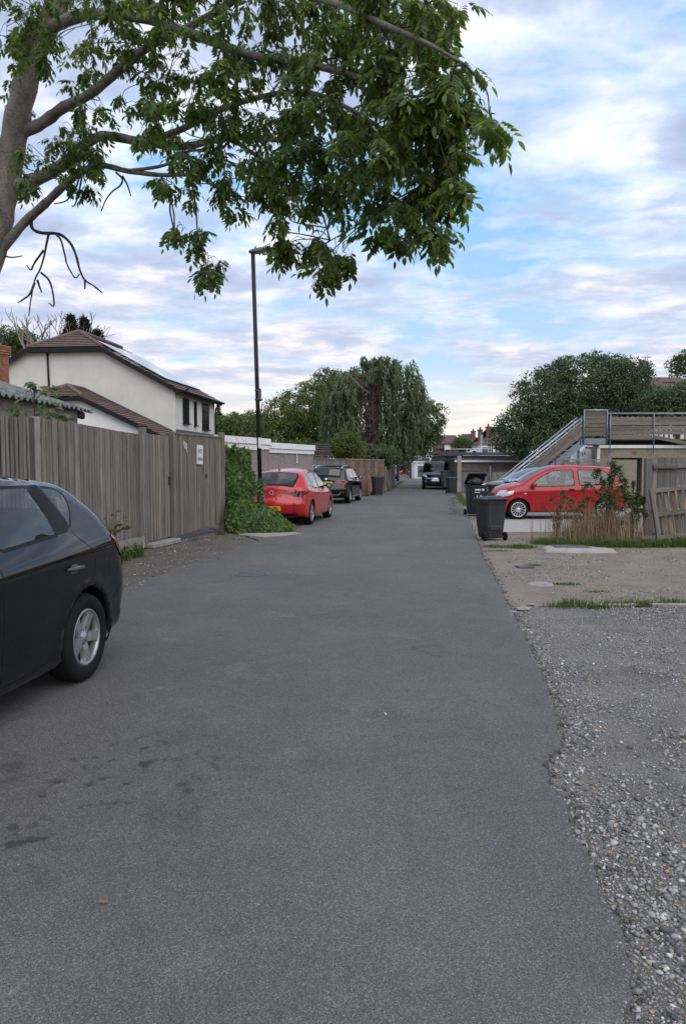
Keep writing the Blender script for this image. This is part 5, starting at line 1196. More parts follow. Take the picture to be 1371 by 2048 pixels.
board3(ext, (-tl, E0 - o2 - .02, hipz - .1), (-(2 * er - tl), E0 - o2 - .02, hipz - .1), .18, .05, 'verge_board', 'black_plastic')
m = MB(); m.quad((.33, E0 - o2, ez - .2), (-tl, E0 - o2, hipz - .05), (-tl, E0, hipz - .05), (.33, E0, ez - .2)); m.build('soffit', MATS['black_plastic'], ext)
m = MB(); m.slab([(-.02, -.03, ez + .13), (-er, -.03, rz2 + .13), (-er, -.03, rz2 + .03), (-.02, -.03, ez + .03)], .02); m.build('flashing', MATS['slate_grey'], ext)
# lean-to skirt roof along the road side of the house
tile_plane(ext, (1.25, 0, 2.62), (1.25, DEP, 2.62), (0.02, 0, 3.12), (.02, DEP, 3.12), 5)
m = MB(); m.box((.03, DEP / 2, 3.17), (.05, DEP, .12)); m.build('flashing', MATS['slate_grey'], ext)
m = MB(); m.box((.55, DEP / 2, 1.25), (1.1, DEP, 2.5)); m.build('extension_wall', MATS['render_white'], ext)

# ---- lock-up garages of pebbledash panels
G0, G1, G2 = Vector((-3.45, 20.2, 0)), Vector((-2.33, 23.5, 0)), Vector((-1.06, 27.0, 0))
def garage(a, b, ztop, fasc, label, npan, sign, ridge=0.0):
    an, L = along(a, b); t = thing('lockup_garage', label, 'garage', a, an, 'lock-up garages behind the ivy')
    wz = ztop - fasc
    m = MB(); m.box((L / 2, 2.6, wz / 2), (L - .03, 5.0, wz - .02)); m.build('wall', MATS['concrete'], t)
    pw = L / npan; pm = MB().box((0, 0, 0), (pw - .035, .05, wz - .02), bev=.008).mesh('panel', MATS['pebbledash']); sm_ = MB().box((0, 0, 0), (.055, .05, wz - .02)).mesh('joint_strip', MATS['concrete'])
    for i in range(npan): put('panel', pm, t, ((i + .5) * pw, .06, wz / 2))
    for i in range(npan + 1): put('joint_strip', sm_, t, (min(max(i * pw, .03), L - .03), .045, wz / 2))
    m = MB(); m.box((L / 2, .0, ztop - fasc * .28), (L + .02, .12, fasc * .56), bev=.006); m.build('fascia_board', MATS['fascia_white'], t)
    m = MB(); m.box((L / 2, .03, ztop - fasc * .78), (L, .10, fasc * .40), bev=.006); m.build('fascia_board', MATS['fascia_white'], t)
    m = MB(); m.box((L / 2, 2.6, ztop - .03), (L - .02, 5.1, .05)); m.build('roof_sheet', MATS['slate_grey'], t)
    return t
garage(G0, G1, 2.42, .34, 'pebbledash lock-up garage with white fascia directly behind the lamp post', 3, 0)
garage(G1 + Vector((.012, .035, 0)), G2, 2.31, .33, 'lower pebbledash lock-up garage with white fascia beyond the red hatchback', 3, 0)
def notice(label, base, an, px_off, z, wd, h, lines, sz):
    g = thing('garage_sign', label, 'sign', base, an, 'small notices on the garages')
    m = MB(); m.box((px_off, -.0, z), (wd, .012, h), bev=.003); m.build('panel', MATS['sign_white'], g)
    for i, (s, dz) in enumerate(lines): text('lettering', s, sz, MATS['ink_black'], g, (px_off, -.009, z + dz), (R(90), 0, 0), sx=.7)
an, L = along(G0, G1)
notice('white notice on the pebbledash garage at the edge of the ivy', G0, an, L * .60, 1.84, .17, .44, (('NO', .12), ('PAR', 0), ('KING', -.12)), .10)
an, L = along(G1, G2)
notice('narrow white notice high on the lower garage above the red hatchback', G1, an, L * .585, 1.83, .11, .34, (('N', .10), ('O', 0), ('P', -.10)), .10)

# wooden fence and trellis after the garages
a = at(628, 980, 35.6); a.z = 0; b = at(693, 980, 36.9); b.z = 0; an, L = along(a, b)
t = thing('panel_fence', 'grey closeboard fence behind the black SUV next to the brick piers', 'fence', a, an); bmf = board_mesh(.125, 1.84, .02, 'board', 'grey_wood')
n = int(L / .11)
for i in range(n): put('board', bmf, t, (.06 + i * L / n, 0, .02), (0, 0, 0))
m = MB(); m.box((L / 2, -.01, 1.89), (L + .02, .09, .05)); m.build('cap_rail', MATS['grey_wood'], t); post(t, (L, 0, 0), 1.94, .1, .1, 'grey_wood')
a = at(624, 930, 37.4); a.z = 0; b = at(660, 930, 38.6); b.z = 0; an, L = along(a, b)
t = thing('dark_trellis', 'dark weathered trellis screen rising behind the fence by the garages', 'trellis', a, an)
for i in range(12):
    m = MB(); m.box((L / 2, 0, 1.4 + i * .115), (L, .02, .06)); m.build('slat', MATS['fence_wood_dark'], t)
for i in range(9):
    m = MB(); m.box((.03 + i * L / 8.3, .025, 1.35), (.045, .02, 2.7)); m.build('upright', MATS['fence_wood_dark'], t)
# brick piers with slatted infill
BW = [at(693, 0, 36.0), at(706, 0, 36.6), at(719, 0, 37.2)]
t = thing('brick_wall', 'low red brick wall with tall piers and grey slatted panels beside the wheeled bin', 'wall', (0.30, 37.1, 0), R(73))
m_brick = bpy.data.materials.new('brickwork'); m_brick.use_nodes = True; q = NT(m_brick.node_tree); m_brick.node_tree.nodes.clear()
tc2 = q.n('ShaderNodeTexCoord').outputs['Object']; sp2 = q.n('ShaderNodeSeparateXYZ', {0: tc2}); cv = q.n('ShaderNodeCombineXYZ', {0: q.math('ADD', sp2.outputs[0], sp2.outputs[1]), 1: sp2.outputs[2]}).outputs[0]
bt_ = q.n('ShaderNodeTexBrick', {'Vector': cv, 'Color1': (.23, .10, .068), 'Color2': (.17, .078, .056), 'Mortar': (.28, .23, .19), 'Scale': 1.0, 'Mortar Size': .008, 'Brick Width': .225, 'Row Height': .075})
bb = q.n('ShaderNodeBsdfPrincipled', {'Base Color': q.mix(1.0, bt_.outputs[0], q.ramp(q.noise(tc2, 3.0, 4), [(.3, .8), (.7, 1.15)]), 'MULTIPLY'), 'Roughness': .92, 'Normal': q.n('ShaderNodeBump', {'Strength': .5, 'Distance': .01, 'Height': q.math('SUBTRACT', 1.0, bt_.outputs[1])}).outputs[0]})
q.t.links.new(bb.outputs[0], q.n('ShaderNodeOutputMaterial').inputs[0]); MATS['brickwork'] = m_brick
piers = [0.0, 1.55, 3.1, 4.7, 6.3]
for i, x in enumerate(piers):
    m = MB(); m.box((x, 0, .93), (.45, .40, 1.86)); m.build('pier', MATS['brickwork'], t)
    m = MB(); m.box((x, 0, 1.885), (.50, .46, .05), bev=.01); m.build('coping', MATS['concrete'], t)
for x0, x1 in zip(piers[:-1], piers[1:]):
    m = MB(); m.box(((x0 + x1) / 2, 0, .52), (x1 - x0 - .45, .22, 1.04)); m.build('low_wall', MATS['brickwork'], t)
    for k2 in range(8):
        m = MB(); m.box(((x0 + x1) / 2, -.02, 1.13 + k2 * .095), (x1 - x0 - .46, .025, .065)); m.build('slat', MATS['grey_wood'], t)
m = MB(); m.box((6.66, -.0, .95), (.09, .09, 1.9)); m.build('end_post', MATS['concrete'], t)
# rough dark fence further along the lane
a = Vector((2.35, 43.2, 0)); b = Vector((4.2, 60, 0)); an, L = along(a, b)
t = thing('lane_fence', 'dark shaded board fence under the hanging greenery beyond the brick piers', 'fence', a, an); bmf = board_mesh(.15, 1.7, .02, 'board', 'fence_wood_dark')
for i in range(int(L / .17)): put('board', bmf, t, (.1 + i * .17, random.uniform(-.02, .02), 0), (0, random.uniform(-.03, .03), 0), (1, 1, random.uniform(.9, 1.08)))
for i in range(7): post(t, (.5 + i * 2.2, -.10, 0), random.uniform(1.2, 1.6), .11, .11, 'grey_wood')

# ---- lamp post
lp = gp(522, 1059); t = thing('street_lamp', 'tall black street lamp post rising from the ivy in front of the red hatchback', 'street lamp', lp)
topw = at(505.5, 505, lp.y); dx = topw.x - lp.x
m = MB(); m.tube([(0, 0, 0), (dx * .1, 0, 1.2)], .082, 16); m.tube([(dx * .1, 0, 1.2), (dx * .105, 0, 1.27)], [.082, .052], 16, cap=False); m.build('base_column', MATS['lamp_black'], t)
m = MB(); m.tube([(dx * .1, 0, 1.2), (dx, 0, topw.z)], [.052, .050], 14); m.build('pole', MATS['lamp_black'], t)
hd = Matrix.Translation((dx, 0, topw.z))
m = MB(); rings = [(-.10, .05, .0, .03), (-.06, .07, -.02, .07), (.10, .09, -.045, .105), (.25, .10, -.03, .12), (.40, .085, .0, .115), (.47, .03, .03, .08)]
vs = []; nn = 12
for x, hw, zb_, zt_ in rings:
    for j in range(nn):
        a = 2 * math.pi * j / nn; cz = (zb_ + zt_) / 2; vs.append((x, hw * math.cos(a), cz + (zt_ - zb_) / 2 * math.sin(a)))
fs = [(i * nn + j, i * nn + (j + 1) % nn, (i + 1) * nn + (j + 1) % nn, (i + 1) * nn + j) for i in range(len(rings) - 1) for j in range(nn)] + [tuple(range(nn))[::-1], tuple((len(rings) - 1) * nn + j for j in range(nn))]
m.add(vs, fs, True, hd @ Matrix.Rotation(R(-3), 4, 'Y')); m.build('lantern', MATS['lantern_grey'], t)
m = MB(); m.lathe([(.075, 0), (.07, -.03), (.045, -.055), (0, -.062)], 16, hd @ Matrix.Translation((.29, 0, -.005))); m.build('lens', MATS['lamp_clear'], t)
m = MB(); m.tube([(dx + .06, 0, topw.z + .1), (dx + .06, 0, topw.z + .15)], .018, 8); m.build('photocell', MATS['lantern_grey'], t)
z1 = at(518, 790, lp.y).z; xx = dx * z1 / topw.z
m = MB(); m.box((xx + .075, 0, z1), (.035, .20, .30), bev=.006); m.build('sign_plate', MATS['lamp_black'], t)
m = MB(); m.box((xx + .065, -.102, z1), (.05, .006, .22)); m.build('plate_edge', MATS['lantern_grey'], t)
for dz in (.11, -.11):
    m = MB(); m.lathe([(.054, -.015), (.060, -.015), (.060, .015), (.054, .015)], 14, Matrix.Translation((xx, 0, z1 + dz)), closed=True); m.build('clamp', MATS['lantern_grey'], t)
z1 = at(521, 886, lp.y).z; xx = dx * z1 / topw.z
m = MB(); m.box((xx + .035, -.052, z1), (.075, .012, .26), bev=.003); m.build('column_label', MATS['sign_white'], t)

# round manhole cover in the road
p = gp(503, 1148); t = thing('manhole_cover', 'round dark manhole cover let into the road by the gate', 'manhole', (p.x, p.y, .004))
m = MB(); m.lathe([(0, .004), (.20, .004), (.205, 0)], 32); m.build('cover', MATS['slate_grey'], t)
m = MB(); m.lathe([(.215, 0), (.215, .005), (.245, .005), (.25, 0)], 32); m.build('frame', MATS['lantern_grey'], t)
# ------------------------------------------------------------------ right side
def bin_parts(t, body='bin_plastic', lid='bin_plastic', lid_open=0.0, sc=1.0):
    """two-wheeled bin, origin on the ground, front towards local -y, wheels at +y"""
    bw, bd, tw, td, z0, z1 = .21, .24, .275, .33, .06, .93
    def ring(w2, d2, z, yo=0, ch=.05): return [(-w2 + ch, -d2 + yo, z), (w2 - ch, -d2 + yo, z), (w2, -d2 + ch + yo, z), (w2, d2 - ch + yo, z), (w2 - ch, d2 + yo, z), (-w2 + ch, d2 + yo, z), (-w2, d2 - ch + yo, z), (-w2, -d2 + ch + yo, z)]
    rs = [ring(bw - .01, bd - .01, z0, .02), ring(bw, bd, z0 + .03, .02), ring(bw + .025, bd + .03, .32, .015), ring(tw - .012, td - .012, z1 - .06), ring(tw - .012, td - .012, z1 - .055), ring(tw + .012, td + .012, z1 - .05), ring(tw + .014, td + .014, z1)]
    vs = [p for r in rs for p in r]; fs = [(i * 8 + j, i * 8 + (j + 1) % 8, i * 8 + 8 + (j + 1) % 8, i * 8 + 8 + j) for i in range(len(rs) - 1) for j in range(8)] + [tuple(range(8))[::-1]]
    if not lid_open: fs.append(tuple((len(rs) - 1) * 8 + j for j in range(8)))
    m = MB(); m.add(vs, fs); m.box((0, bd + .05, .30), (.30, .05, .10), bev=.01); m.build('body', MATS[body], t)
    m = MB()
    r2 = [ring(.288, .345, 0, 0, .05), ring(.292, .35, .012, 0, .05), ring(.285, .34, .035, 0, .06), ring(.20, .24, .072, .01, .08), ring(.10, .14, .085, .01, .05)]
    vs = [p for r in r2 for p in r]; fs = [(i * 8 + j, i * 8 + (j + 1) % 8, i * 8 + 8 + (j + 1) % 8, i * 8 + 8 + j) for i in range(4) for j in range(8)] + [tuple(range(8))[::-1], tuple(32 + j for j in range(8))]
    HM = Matrix.Translation((0, .35, z1 + .005)) @ Matrix.Rotation(-lid_open, 4, 'X') @ Matrix.Translation((0, -.35, 0))
    m.add(vs, fs, False, HM); m.build('lid', MATS[lid], t)
    m = MB(); m.tube([(-.24, .40, .965), (.24, .40, .965)], .018, 8); m.box((-.2, .37, .95), (.03, .08, .05)); m.box((.2, .37, .95), (.03, .08, .05)); m.build('handle_bar', MATS[body], t)
    for sg in (-1, 1):
        m = MB(); m.lathe([(.03, -.022), (.095, -.024), (.10, -.016), (.10, .016), (.095, .024), (.03, .022)], 20, Matrix.Translation((sg * .265, .235, .10)) @ Matrix.Rotation(R(90), 4, 'Y'), closed=False); m.lathe([(0, -.03), (.04, -.03), (.04, .03), (0, .03)], 12, Matrix.Translation((sg * .265, .235, .10)) @ Matrix.Rotation(R(90), 4, 'Y')); m.build('wheel', MATS['rubber'], t)
    m = MB(); m.tube([(-.25, .235, .10), (.25, .235, .10)], .012, 8); m.build('axle', MATS['lantern_grey'], t)
    if sc != 1: t.scale = (sc, sc, sc)
GB = 'wheeled bins along the lane'
b = gp(981, 1078); t = thing('wheeled_bin', 'black wheeled bin with closed lid standing nearest us at the right road edge', 'bin', (b.x, b.y + .12, -.026), R(196), GB); bin_parts(t, sc=.93)
b = gp(950, 1030); t = thing('wheeled_bin', 'black wheeled bin numbered 13 overflowing with bags, its lid propped up', 'bin', (b.x + .02, b.y + .1, -.03), R(4), GB); bin_parts(t, lid_open=R(30), sc=1.06)
text('house_number', '13', .25, MATS['fascia_white'], t, (.03, -.305, .53), (R(86), 0, 0), sx=.95)
m = MB(); m.box((-.02, -.332, .80), (.18, .004, .035)); m.box((.14, -.330, .80), (.06, .004, .06)); m.box((-.03, -.328, .72), (.16, .004, .02)); m.build('council_print', MATS['fascia_white'], t)
bin13 = t.location.copy()
def bag(name, label, c, r, material, seed, group=None):
    V0, F0 = ico(); bm = bmesh.new(); vs = [bm.verts.new(tuple(p)) for p in V0]; [bm.faces.new([vs[i] for i in f]) for f in F0]
    bmesh.ops.subdivide_edges(bm, edges=bm.edges[:], cuts=3, use_grid_fill=True); rr = random.Random(seed)
    ph = [rr.uniform(0, 6) for _ in range(6)]
    for v in bm.verts:
        n = v.co.normalized(); k2 = 1 + .10 * math.sin(5 * n.x + ph[0]) * math.sin(4 * n.y + ph[1]) + .08 * math.sin(9 * n.z + 6 * n.x + ph[2]) + .04 * math.sin(17 * n.y + ph[3])
        v.co = Vector((n.x * r[0], n.y * r[1], n.z * r[2] * (1 if n.z > 0 else .75))) * k2
    for f in bm.faces: f.smooth = True
    me = bpy.data.meshes.new(name); bm.to_mesh(me); bm.free(); me.materials.append(MATS[material])
    o = put(name, me, None, c); return tag(o, label, 'bag', group)
bag('rubbish_bag', 'black rubbish bag squeezed under the raised lid of bin 13', (bin13.x - .02, bin13.y - .05, 1.06), (.25, .24, .17), 'bag_black', 3)
b = at(985, 1000, 24.3); t = thing('wheeled_bin', 'dark wheeled bin with grey-green lid beside bin 13', 'bin', (b.x + .15, 24.5, -.03), R(-3), GB); bin_parts(t, lid='bin_green', sc=1.05)
m = MB(); m.box((.0, -.31, .62), (.22, .004, .03)); m.box((.03, -.306, .56), (.16, .004, .03)); m.build('council_print', MATS['fascia_white'], t)
b = at(1018, 1000, 24.3); t = thing('wheeled_bin', 'dark wheeled bin topped with blue and white packaging, half hidden by the red car', 'bin', (b.x + .2, 24.6, -.03), R(4), GB); bin_parts(t, sc=.98)
bag('packaging_bag', 'blue and white crumpled packaging on the bin behind the red car bonnet', (b.x + .2, 24.5, 1.06), (.36, .24, .10), 'bag_mixed', 9)
b = gp(755, 991); t = thing('wheeled_bin', 'black wheeled bin with domed lid against the brick wall on the left', 'bin', (b.x, b.y + .25, 0), R(12), GB); bin_parts(t, sc=1.02)
b = gp(904, 988); t = thing('wheeled_bin', 'small black wheeled bin beside the large grey wheeled bin', 'bin', (b.x, b.y + .3, 0), R(8), GB); bin_parts(t, sc=.92)
# large four-wheeled bin
b = gp(896, 980); t = thing('large_bin', 'large grey four-wheeled bin in front of the black van', 'bin', (b.x, b.y + .2, 0), R(6))
m = MB(); a1 = [(-.40, -.36), (.40, -.36), (.40, .36), (-.40, .36)]
vs = [(x * .86, y * .82, .18) for x, y in a1] + [(x, y, 1.12) for x, y in a1] + [(x * 1.06, y * 1.06, 1.13) for x, y in a1] + [(x * 1.06, y * 1.06, 1.18) for x, y in a1]
m.add(vs, [(3, 2, 1, 0)] + [(i * 4 + j, i * 4 + (j + 1) % 4, i * 4 + 4 + (j + 1) % 4, i * 4 + 4 + j) for i in range(3) for j in range(4)]); m.build('body', MATS['bin_grey'], t)
m = MB(); m.box((0, 0, 1.205), (.90, .82, .05), bev=.02); m.build('lid', MATS['bin_grey'], t)
for sx_ in (-1, 1):
    for sy_ in (-1, 1): m = MB(); m.lathe([(0, -.02), (.08, -.02), (.08, .02), (0, .02)], 14, Matrix.Translation((sx_ * .28, sy_ * .24, .08)) @ Matrix.Rotation(R(90), 4, 'Y')); m.box((sx_ * .28, sy_ * .24, .15), (.05, .08, .10)); m.build('castor', MATS['rubber'], t)

# right fence behind the pallet
FR = Vector((6.98, 17.0, 0)); t = thing('yard_fence', 'grey plank fence with thick end post at the right edge behind the pallet', 'fence', FR, 0)
post(t, (-.02, -.06, 0), 1.76, .15, .12, 'grey_wood', 'end_post')
bmr = board_mesh(.135, 1.74, .022, 'board', 'grey_wood', taper=False)
for i in range(34): put('board', bmr, t, (.14 + i * .142, random.uniform(-.006, .006), .03 + random.uniform(-.01, .01)), (0, random.uniform(-.006, .006), 0))
for zz, l in ((1.56, 4.8), (.55, 4.8)):
    m = MB(); m.box((.08 + l / 2, -.07, zz), (l, .05, .09), bev=.006, rot=Matrix.Rotation(R(.6), 3, 'Y')); m.build('rail', MATS['grey_wood'], t)
m = MB(); m.box((.36, -.10, 1.545), (.55, .05, .055), bev=.006); m.build('loose_rail', MATS['fence_wood_dark'], t)
# pallet leaning on it
pb = gp(1313, 1083); t = thing('wooden_pallet', 'grey wooden pallet stood on edge against the yard fence', 'pallet', (pb.x, pb.y, 0), R(4))
PT = Matrix.Rotation(R(-9), 4, 'X') @ Matrix.Rotation(R(-6), 4, 'Y')
def pl(nm, x, y, z, sx_, sy_, sz_, material='pallet_wood'):
    m = MB(); L3 = max(sx_, sz_)
    if sx_ > sz_: m.box((0, 0, 0), (sz_, sy_, sx_), bev=.004); rot = PT.to_3x3() @ Matrix.Rotation(R(90), 3, 'Y')
    else: m.box((0, 0, 0), (sx_, sy_, sz_), bev=.004); rot = PT.to_3x3()
    o = m.build(nm, MATS[material], t); p = PT @ Vector((x, y, z)); o.location = p; o.rotation_euler = rot.to_euler()
for i in range(8): pl('slat', .06 + i * .155, .05, .56, .095, .022, 1.10)
for zz in (.07, .56, 1.06): pl('bearer', .60, .0, zz, 1.2, .078, .09)
pl('edge_board', .03, -.05, .56, .09, .022, 1.12)
for i, (x, h, a) in enumerate(((7.05, 1.05, 3), (7.28, 1.10, -2), (7.42, .95, 8), (7.62, 1.12, 0))):
    o = thing('timber_plank', ['short orange timber leaning between pallet and fence, leftmost of them', 'wide new orange plank propped behind the pallet slats', 'slanted new orange plank behind the right pallet slats', 'new orange plank at the right edge behind the pallet'][i], 'plank', (x, 16.05 + .02 * i, 0), 0, 'new timber behind the pallet')
    m = MB(); m.box((0, 0, h / 2), ((.06, .12, .09, .12)[i], .03, h), bev=.004); m.build('plank', MATS['new_wood'], o, rot=(R(-10), R(a), 0))
o = thing('timber_batten', 'pale batten resting across the top of the pallet', 'plank', (7.3, 15.78, 1.14), 0); m = MB(); m.box((.15, 0, 0), (.7, .06, .04), bev=.004); m.build('batten', MATS['new_wood'], o)

# drain cover with concrete surround, small covers
c0 = gp(1150, 1098); t = thing('drain_cover', 'metal drain cover set in a pale concrete haunch before the weeds', 'drain', (c0.x, c0.y, -.03))
poly = [(-.62, -.30), (-.30, -.42), (.20, -.46), (.60, -.40), (.66, -.18), (.40, .10), (.10, .36), (-.42, .40), (-.60, .10)]
m = MB(); n = len(poly); vs = [(x * 1.06, y * 1.06, 0) for x, y in poly] + [(x, y, .05) for x, y in poly] + [(x * .9, y * .9, .065) for x, y in poly]
m.add(vs, [(i, (i + 1) % n, n + (i + 1) % n, n + i) for i in range(n)] + [(n + i, n + (i + 1) % n, 2 * n + (i + 1) % n, 2 * n + i) for i in range(n)] + [tuple(range(2 * n, 3 * n))]); m.build('haunch', MATS['pale_concrete'], t)
m = MB(); m.box((-.08, .10, .068), (.60, .42, .02), bev=.006); m.build('lid', MATS['slate_grey'], t); m = MB(); m.box((-.08, .10, .062), (.68, .50, .02), bev=.006); m.build('frame', MATS['lantern_grey'], t)
c0 = gp(1048, 1132); t = thing('small_cover', 'small grey square cover lying in the tan dirt', 'cover', (c0.x, c0.y, -.028), R(8)); m = MB(); m.box((0, 0, .012), (.24, .22, .03), bev=.006); m.build('plate', MATS['slate_grey'], t)
c0 = gp(1080, 1165); t = thing('round_cover', 'round pale stone cover sunk in the tan dirt by a grass tuft', 'cover', (c0.x, c0.y, -.03)); m = MB(); m.lathe([(.0, .022), (.16, .02), (.185, .0)], 24); m.build('plate', MATS['concrete'], t)
t = thing('edging_stone', 'flat weathered stone edging in the grass strip across the yard', 'kerb', (3.15, 8.44, -.03), R(1))
for i, l in enumerate((.55, .48, .6)): m = MB(); m.box((.3 + i * .62 - .3, 0, .01), (l, .08, .055), bev=.012, rz=R(random.uniform(-3, 3))); m.build('stone', MATS['concrete'], t)
for i, (px, py, s) in enumerate(((1045, 1216, .06), (1023, 1222, .035), (1062, 1207, .03))):
    q = gp(px, py); V0, F0 = ico(); m = MB(); m.add([(p[0] * s * 1.6, p[1] * s, p[2] * s * .5) for p in V0], [tuple(f) for f in F0], False); o = m.build('loose_stone', MATS['concrete'], None, loc=(q.x, q.y, -.01)); tag(o, ['largest flat stone at the crumbling road edge', 'small stone left of the flat stone at the road edge', 'small stone right of the flat stone at the road edge'][i], 'stone')

# ---- pebbledash garage with roof deck
YG = 31.0
def xg(px, Y=YG): return (px - 685.5) / FPX * Y / math.cos(PITCH) * 1.0
x0, x1 = 10.72, 21.0
t = thing('pebbledash_garage', 'tan pebbledash garage with white fascia carrying the timber roof deck', 'garage', (x0, YG, 0))
W_ = x1 - x0
m = MB(); m.box((W_ / 2, 3.2, 2.02 + .11), (W_, 6.0, .30 - .08 + .24)); m.box((.28, .3, .95), (.55, .25, 1.9)); m.box((W_ / 2 + .9, 3.2, .95), (W_ - 1.9, 6.0, 1.9)); m.box((.8, 3.6, .95), (1.6, 5.0, 1.9)); m.build('wall', MATS['pebbledash_tan'], t)
m = MB(); m.box((W_ / 2, .14, 2.37), (W_ + .06, .06, .13), bev=.004); m.build('fascia', MATS['fascia_white'], t)
m = MB(); m.box((W_ / 2, 3.2, 2.40), (W_ - .1, 6, .1)); m.box((W_ / 2, .5, 2.53), (W_ - .1, .05, .20)); m.build('roof_sheet', MATS['black_plastic'], t)
m = MB(); m.box((1.52, .19, 2.12), (.16, .03, .15)); m.build('air_brick', MATS['brick_red'], t)
m = MB(); m.box((1.10, .21, .92), (1.05, .05, 1.80)); m.build('door_panel', MATS['pebbledash_tan'], t)
m = MB(); m.box((-.02, .16, 1.15), (.12, .10, 2.3)); m.build('corner_post', MATS['fascia_white'], t)
# deck with slatted balustrade
t = thing('roof_deck', 'weathered timber roof deck with slatted balustrade and steel rail above the garage', 'deck', (xg(1212), YG - .05, 0))
zs_ = [at(1250, y, YG).z for y in (838, 846.5, 856, 865, 874)]
LD = x1 - xg(1212)
def hboard(parent, nm, x0_, x1_, y, z, h, th, material, rot=0.0):
    m = MB(); m.box((0, 0, 0), (h, th, x1_ - x0_), bev=.004); o = m.build(nm, MATS[material], parent, loc=((x0_ + x1_) / 2, y, z), rot=(0, R(90) + rot, 0)); return o
for i, z in enumerate(zs_):
    hboard(t, 'slat', 0, 1.80, random.uniform(-.006, .006), z, .172 - .012 * (i == 0), .025, 'deck_wood')
    if i < 4:
        hboard(t, 'slat', 1.81, 4.2, random.uniform(-.006, .006), z, .168, .025, 'deck_wood'); hboard(t, 'slat', 4.21, LD, 0, z, .168, .025, 'deck_wood')
hboard(t, 'sloping_board', 1.82, 4.4, -.03, zs_[4] - .24, .15, .025, 'deck_wood', R(11))
for i in range(40): 
    m = MB(); m.box((.12 + i * .22, .07, (zs_[0] + zs_[-1]) / 2), (.05, .04, 1.0)); m.build('upright', MATS['deck_wood'], t)
m = MB(); m.tube([(-.1, 0, at(1250, 827, YG).z), (LD, 0, at(1250, 827, YG).z)], .028, 8); m.build('handrail', MATS['steel_pale'], t)
for px in (1214, 1300, 1390, 1480):
    xx = xg(px) - xg(1212); m = MB(); m.tube([(xx, -.05, at(px, 828, YG).z), (xx, -.05, 2.1)], .026, 8); m.box((xx, -.03, 2.18), (.10, .06, .28), bev=.01); m.build('deck_post', MATS['steel_blue'], t)
m = MB(); m.box((LD / 2, 3, 2.66), (LD, 6, .05)); m.build('deck_floor', MATS['deck_wood'], t)
# stairs
YS = 30.35; t = thing('deck_stairs', 'outside stairs with grey steel stringer, plank sides and double handrail up to the deck', 'stairs', (0, YS, 0))
fx, fz, tx, tz = 6.55, .0, 9.78, 2.62; run = tx - fx; sl_ = math.atan2(tz - fz, run); n = 13
for i in range(n):
    m = MB(); m.box((fx + (i + .5) * run / n, .45, fz + (i + 1) * (tz - fz) / n - .02), (.27, .86, .04), bev=.004); m.build('tread', MATS['steel_blue'], t)
def sloped(nm, off, h, y, th, material, xa_=fx, xb_=tx, bev=.004):
    za, zb_ = fz + (xa_ - fx) * math.tan(sl_), fz + (xb_ - fx) * math.tan(sl_); L = math.hypot(xb_ - xa_, zb_ - za)
    m = MB(); m.box((0, 0, 0), (h, th, L), bev=bev); o = m.build(nm, MATS[material], t, loc=((xa_ + xb_) / 2, y, (za + zb_) / 2 + off), rot=(0, R(90) - sl_, 0)); return o
for y in (0, .90): sloped('stringer', -.10, .26, y, .05, 'steel_blue')
for k2, off in enumerate((.30, .48, .66)): sloped('side_plank', off, .152, -.03, .025, 'deck_wood', fx + .1, tx - .05)
for y in (-.02, .90):
    ro = .97 / 1
    for d in (0, -.14):
        m = MB(); m.tube([(fx - .12, y, fz + ro + d - .12), (fx + .02, y, fz + ro + d), (tx + .02, y, tz + ro + d)], .021, 8); m.build('handrail', MATS['steel_pale'], t)
    for f in (.0, .33, .66, .97):
        xx = fx + run * f; zz = fz + (tz - fz) * f; m = MB(); m.tube([(xx, y, zz - .12), (xx, y, zz + ro)], .024, 8); m.build('baluster', MATS['steel_blue'], t)
# landing
LX0, LX1 = tx, xg(1208, YS); zt_ = at(1180, 822, YS).z; zb2 = at(1180, 872, YS).z
m = MB(); m.box(((LX0 + LX1) / 2, .45, 2.56), (LX1 - LX0, .95, .24), bev=.006); m.build('landing_frame', MATS['steel_blue'], t)
nz_ = 6
for i in range(nz_): hboard(t, 'landing_slat', LX0 + .05, LX1 - .02, -.03, zb2 + (i + .5) * (zt_ - zb2) / nz_, (zt_ - zb2) / nz_ * .90, .025, 'deck_wood')
for xx in (LX0 + .02, LX1): m = MB(); m.tube([(xx, -.06, 2.45), (xx, -.06, zt_ + .03)], .028, 8); m.build('landing_post', MATS['steel_blue'], t)
m = MB(); m.tube([(LX0, -.06, zt_ + .03), (LX1 + .02, -.06, zt_ + .03)], .026, 8); m.build('landing_rail', MATS['steel_pale'], t)
for xx, y in ((LX0 + .1, .85), (LX1 - .1, .85)): m = MB(); m.box((xx, y, 1.25), (.08, .08, 2.5)); m.build('leg', MATS['steel_blue'], t)
# white van-like cabinet under the landing
t = thing('white_cabinet', 'white cabinet with small black slots under the stair landing', 'cabinet', (xg(1150, 32.2), 32.0, 0))
wd_ = xg(1199, 32.2) - xg(1150, 32.2); m = MB()
poly = [(0, 0), (wd_, 0), (wd_, 2.44), (.32, 2.44), (.12, 2.2), (.0, 1.8)]
m.prism([(x, z) for x, z in poly], 1.2, Matrix.Translation((0, 1.2, 0)) @ Matrix.Rotation(R(90), 4, 'X')); m.build('shell', MATS['paint_white'], t)
for x, z, w2, h2 in ((.17, 2.06, .035, .15), (.28, 2.12, .03, .14), (.35, 2.35, .07, .07), (.50, 2.34, .16, .05), (.80, 2.23, .035, .42), (1.0, 2.15, .05, .55)):
    m = MB(); m.box((x, -.008, z), (w2, .02, h2)); m.build('slot', MATS['ink_black'], t)
m = MB(); m.box((.80, -.04, 1.98), (.16, .08, .03)); m.box((.80, -.03, 1.90), (.05, .06, .16)); m.build('bracket', MATS['steel_pale'], t)
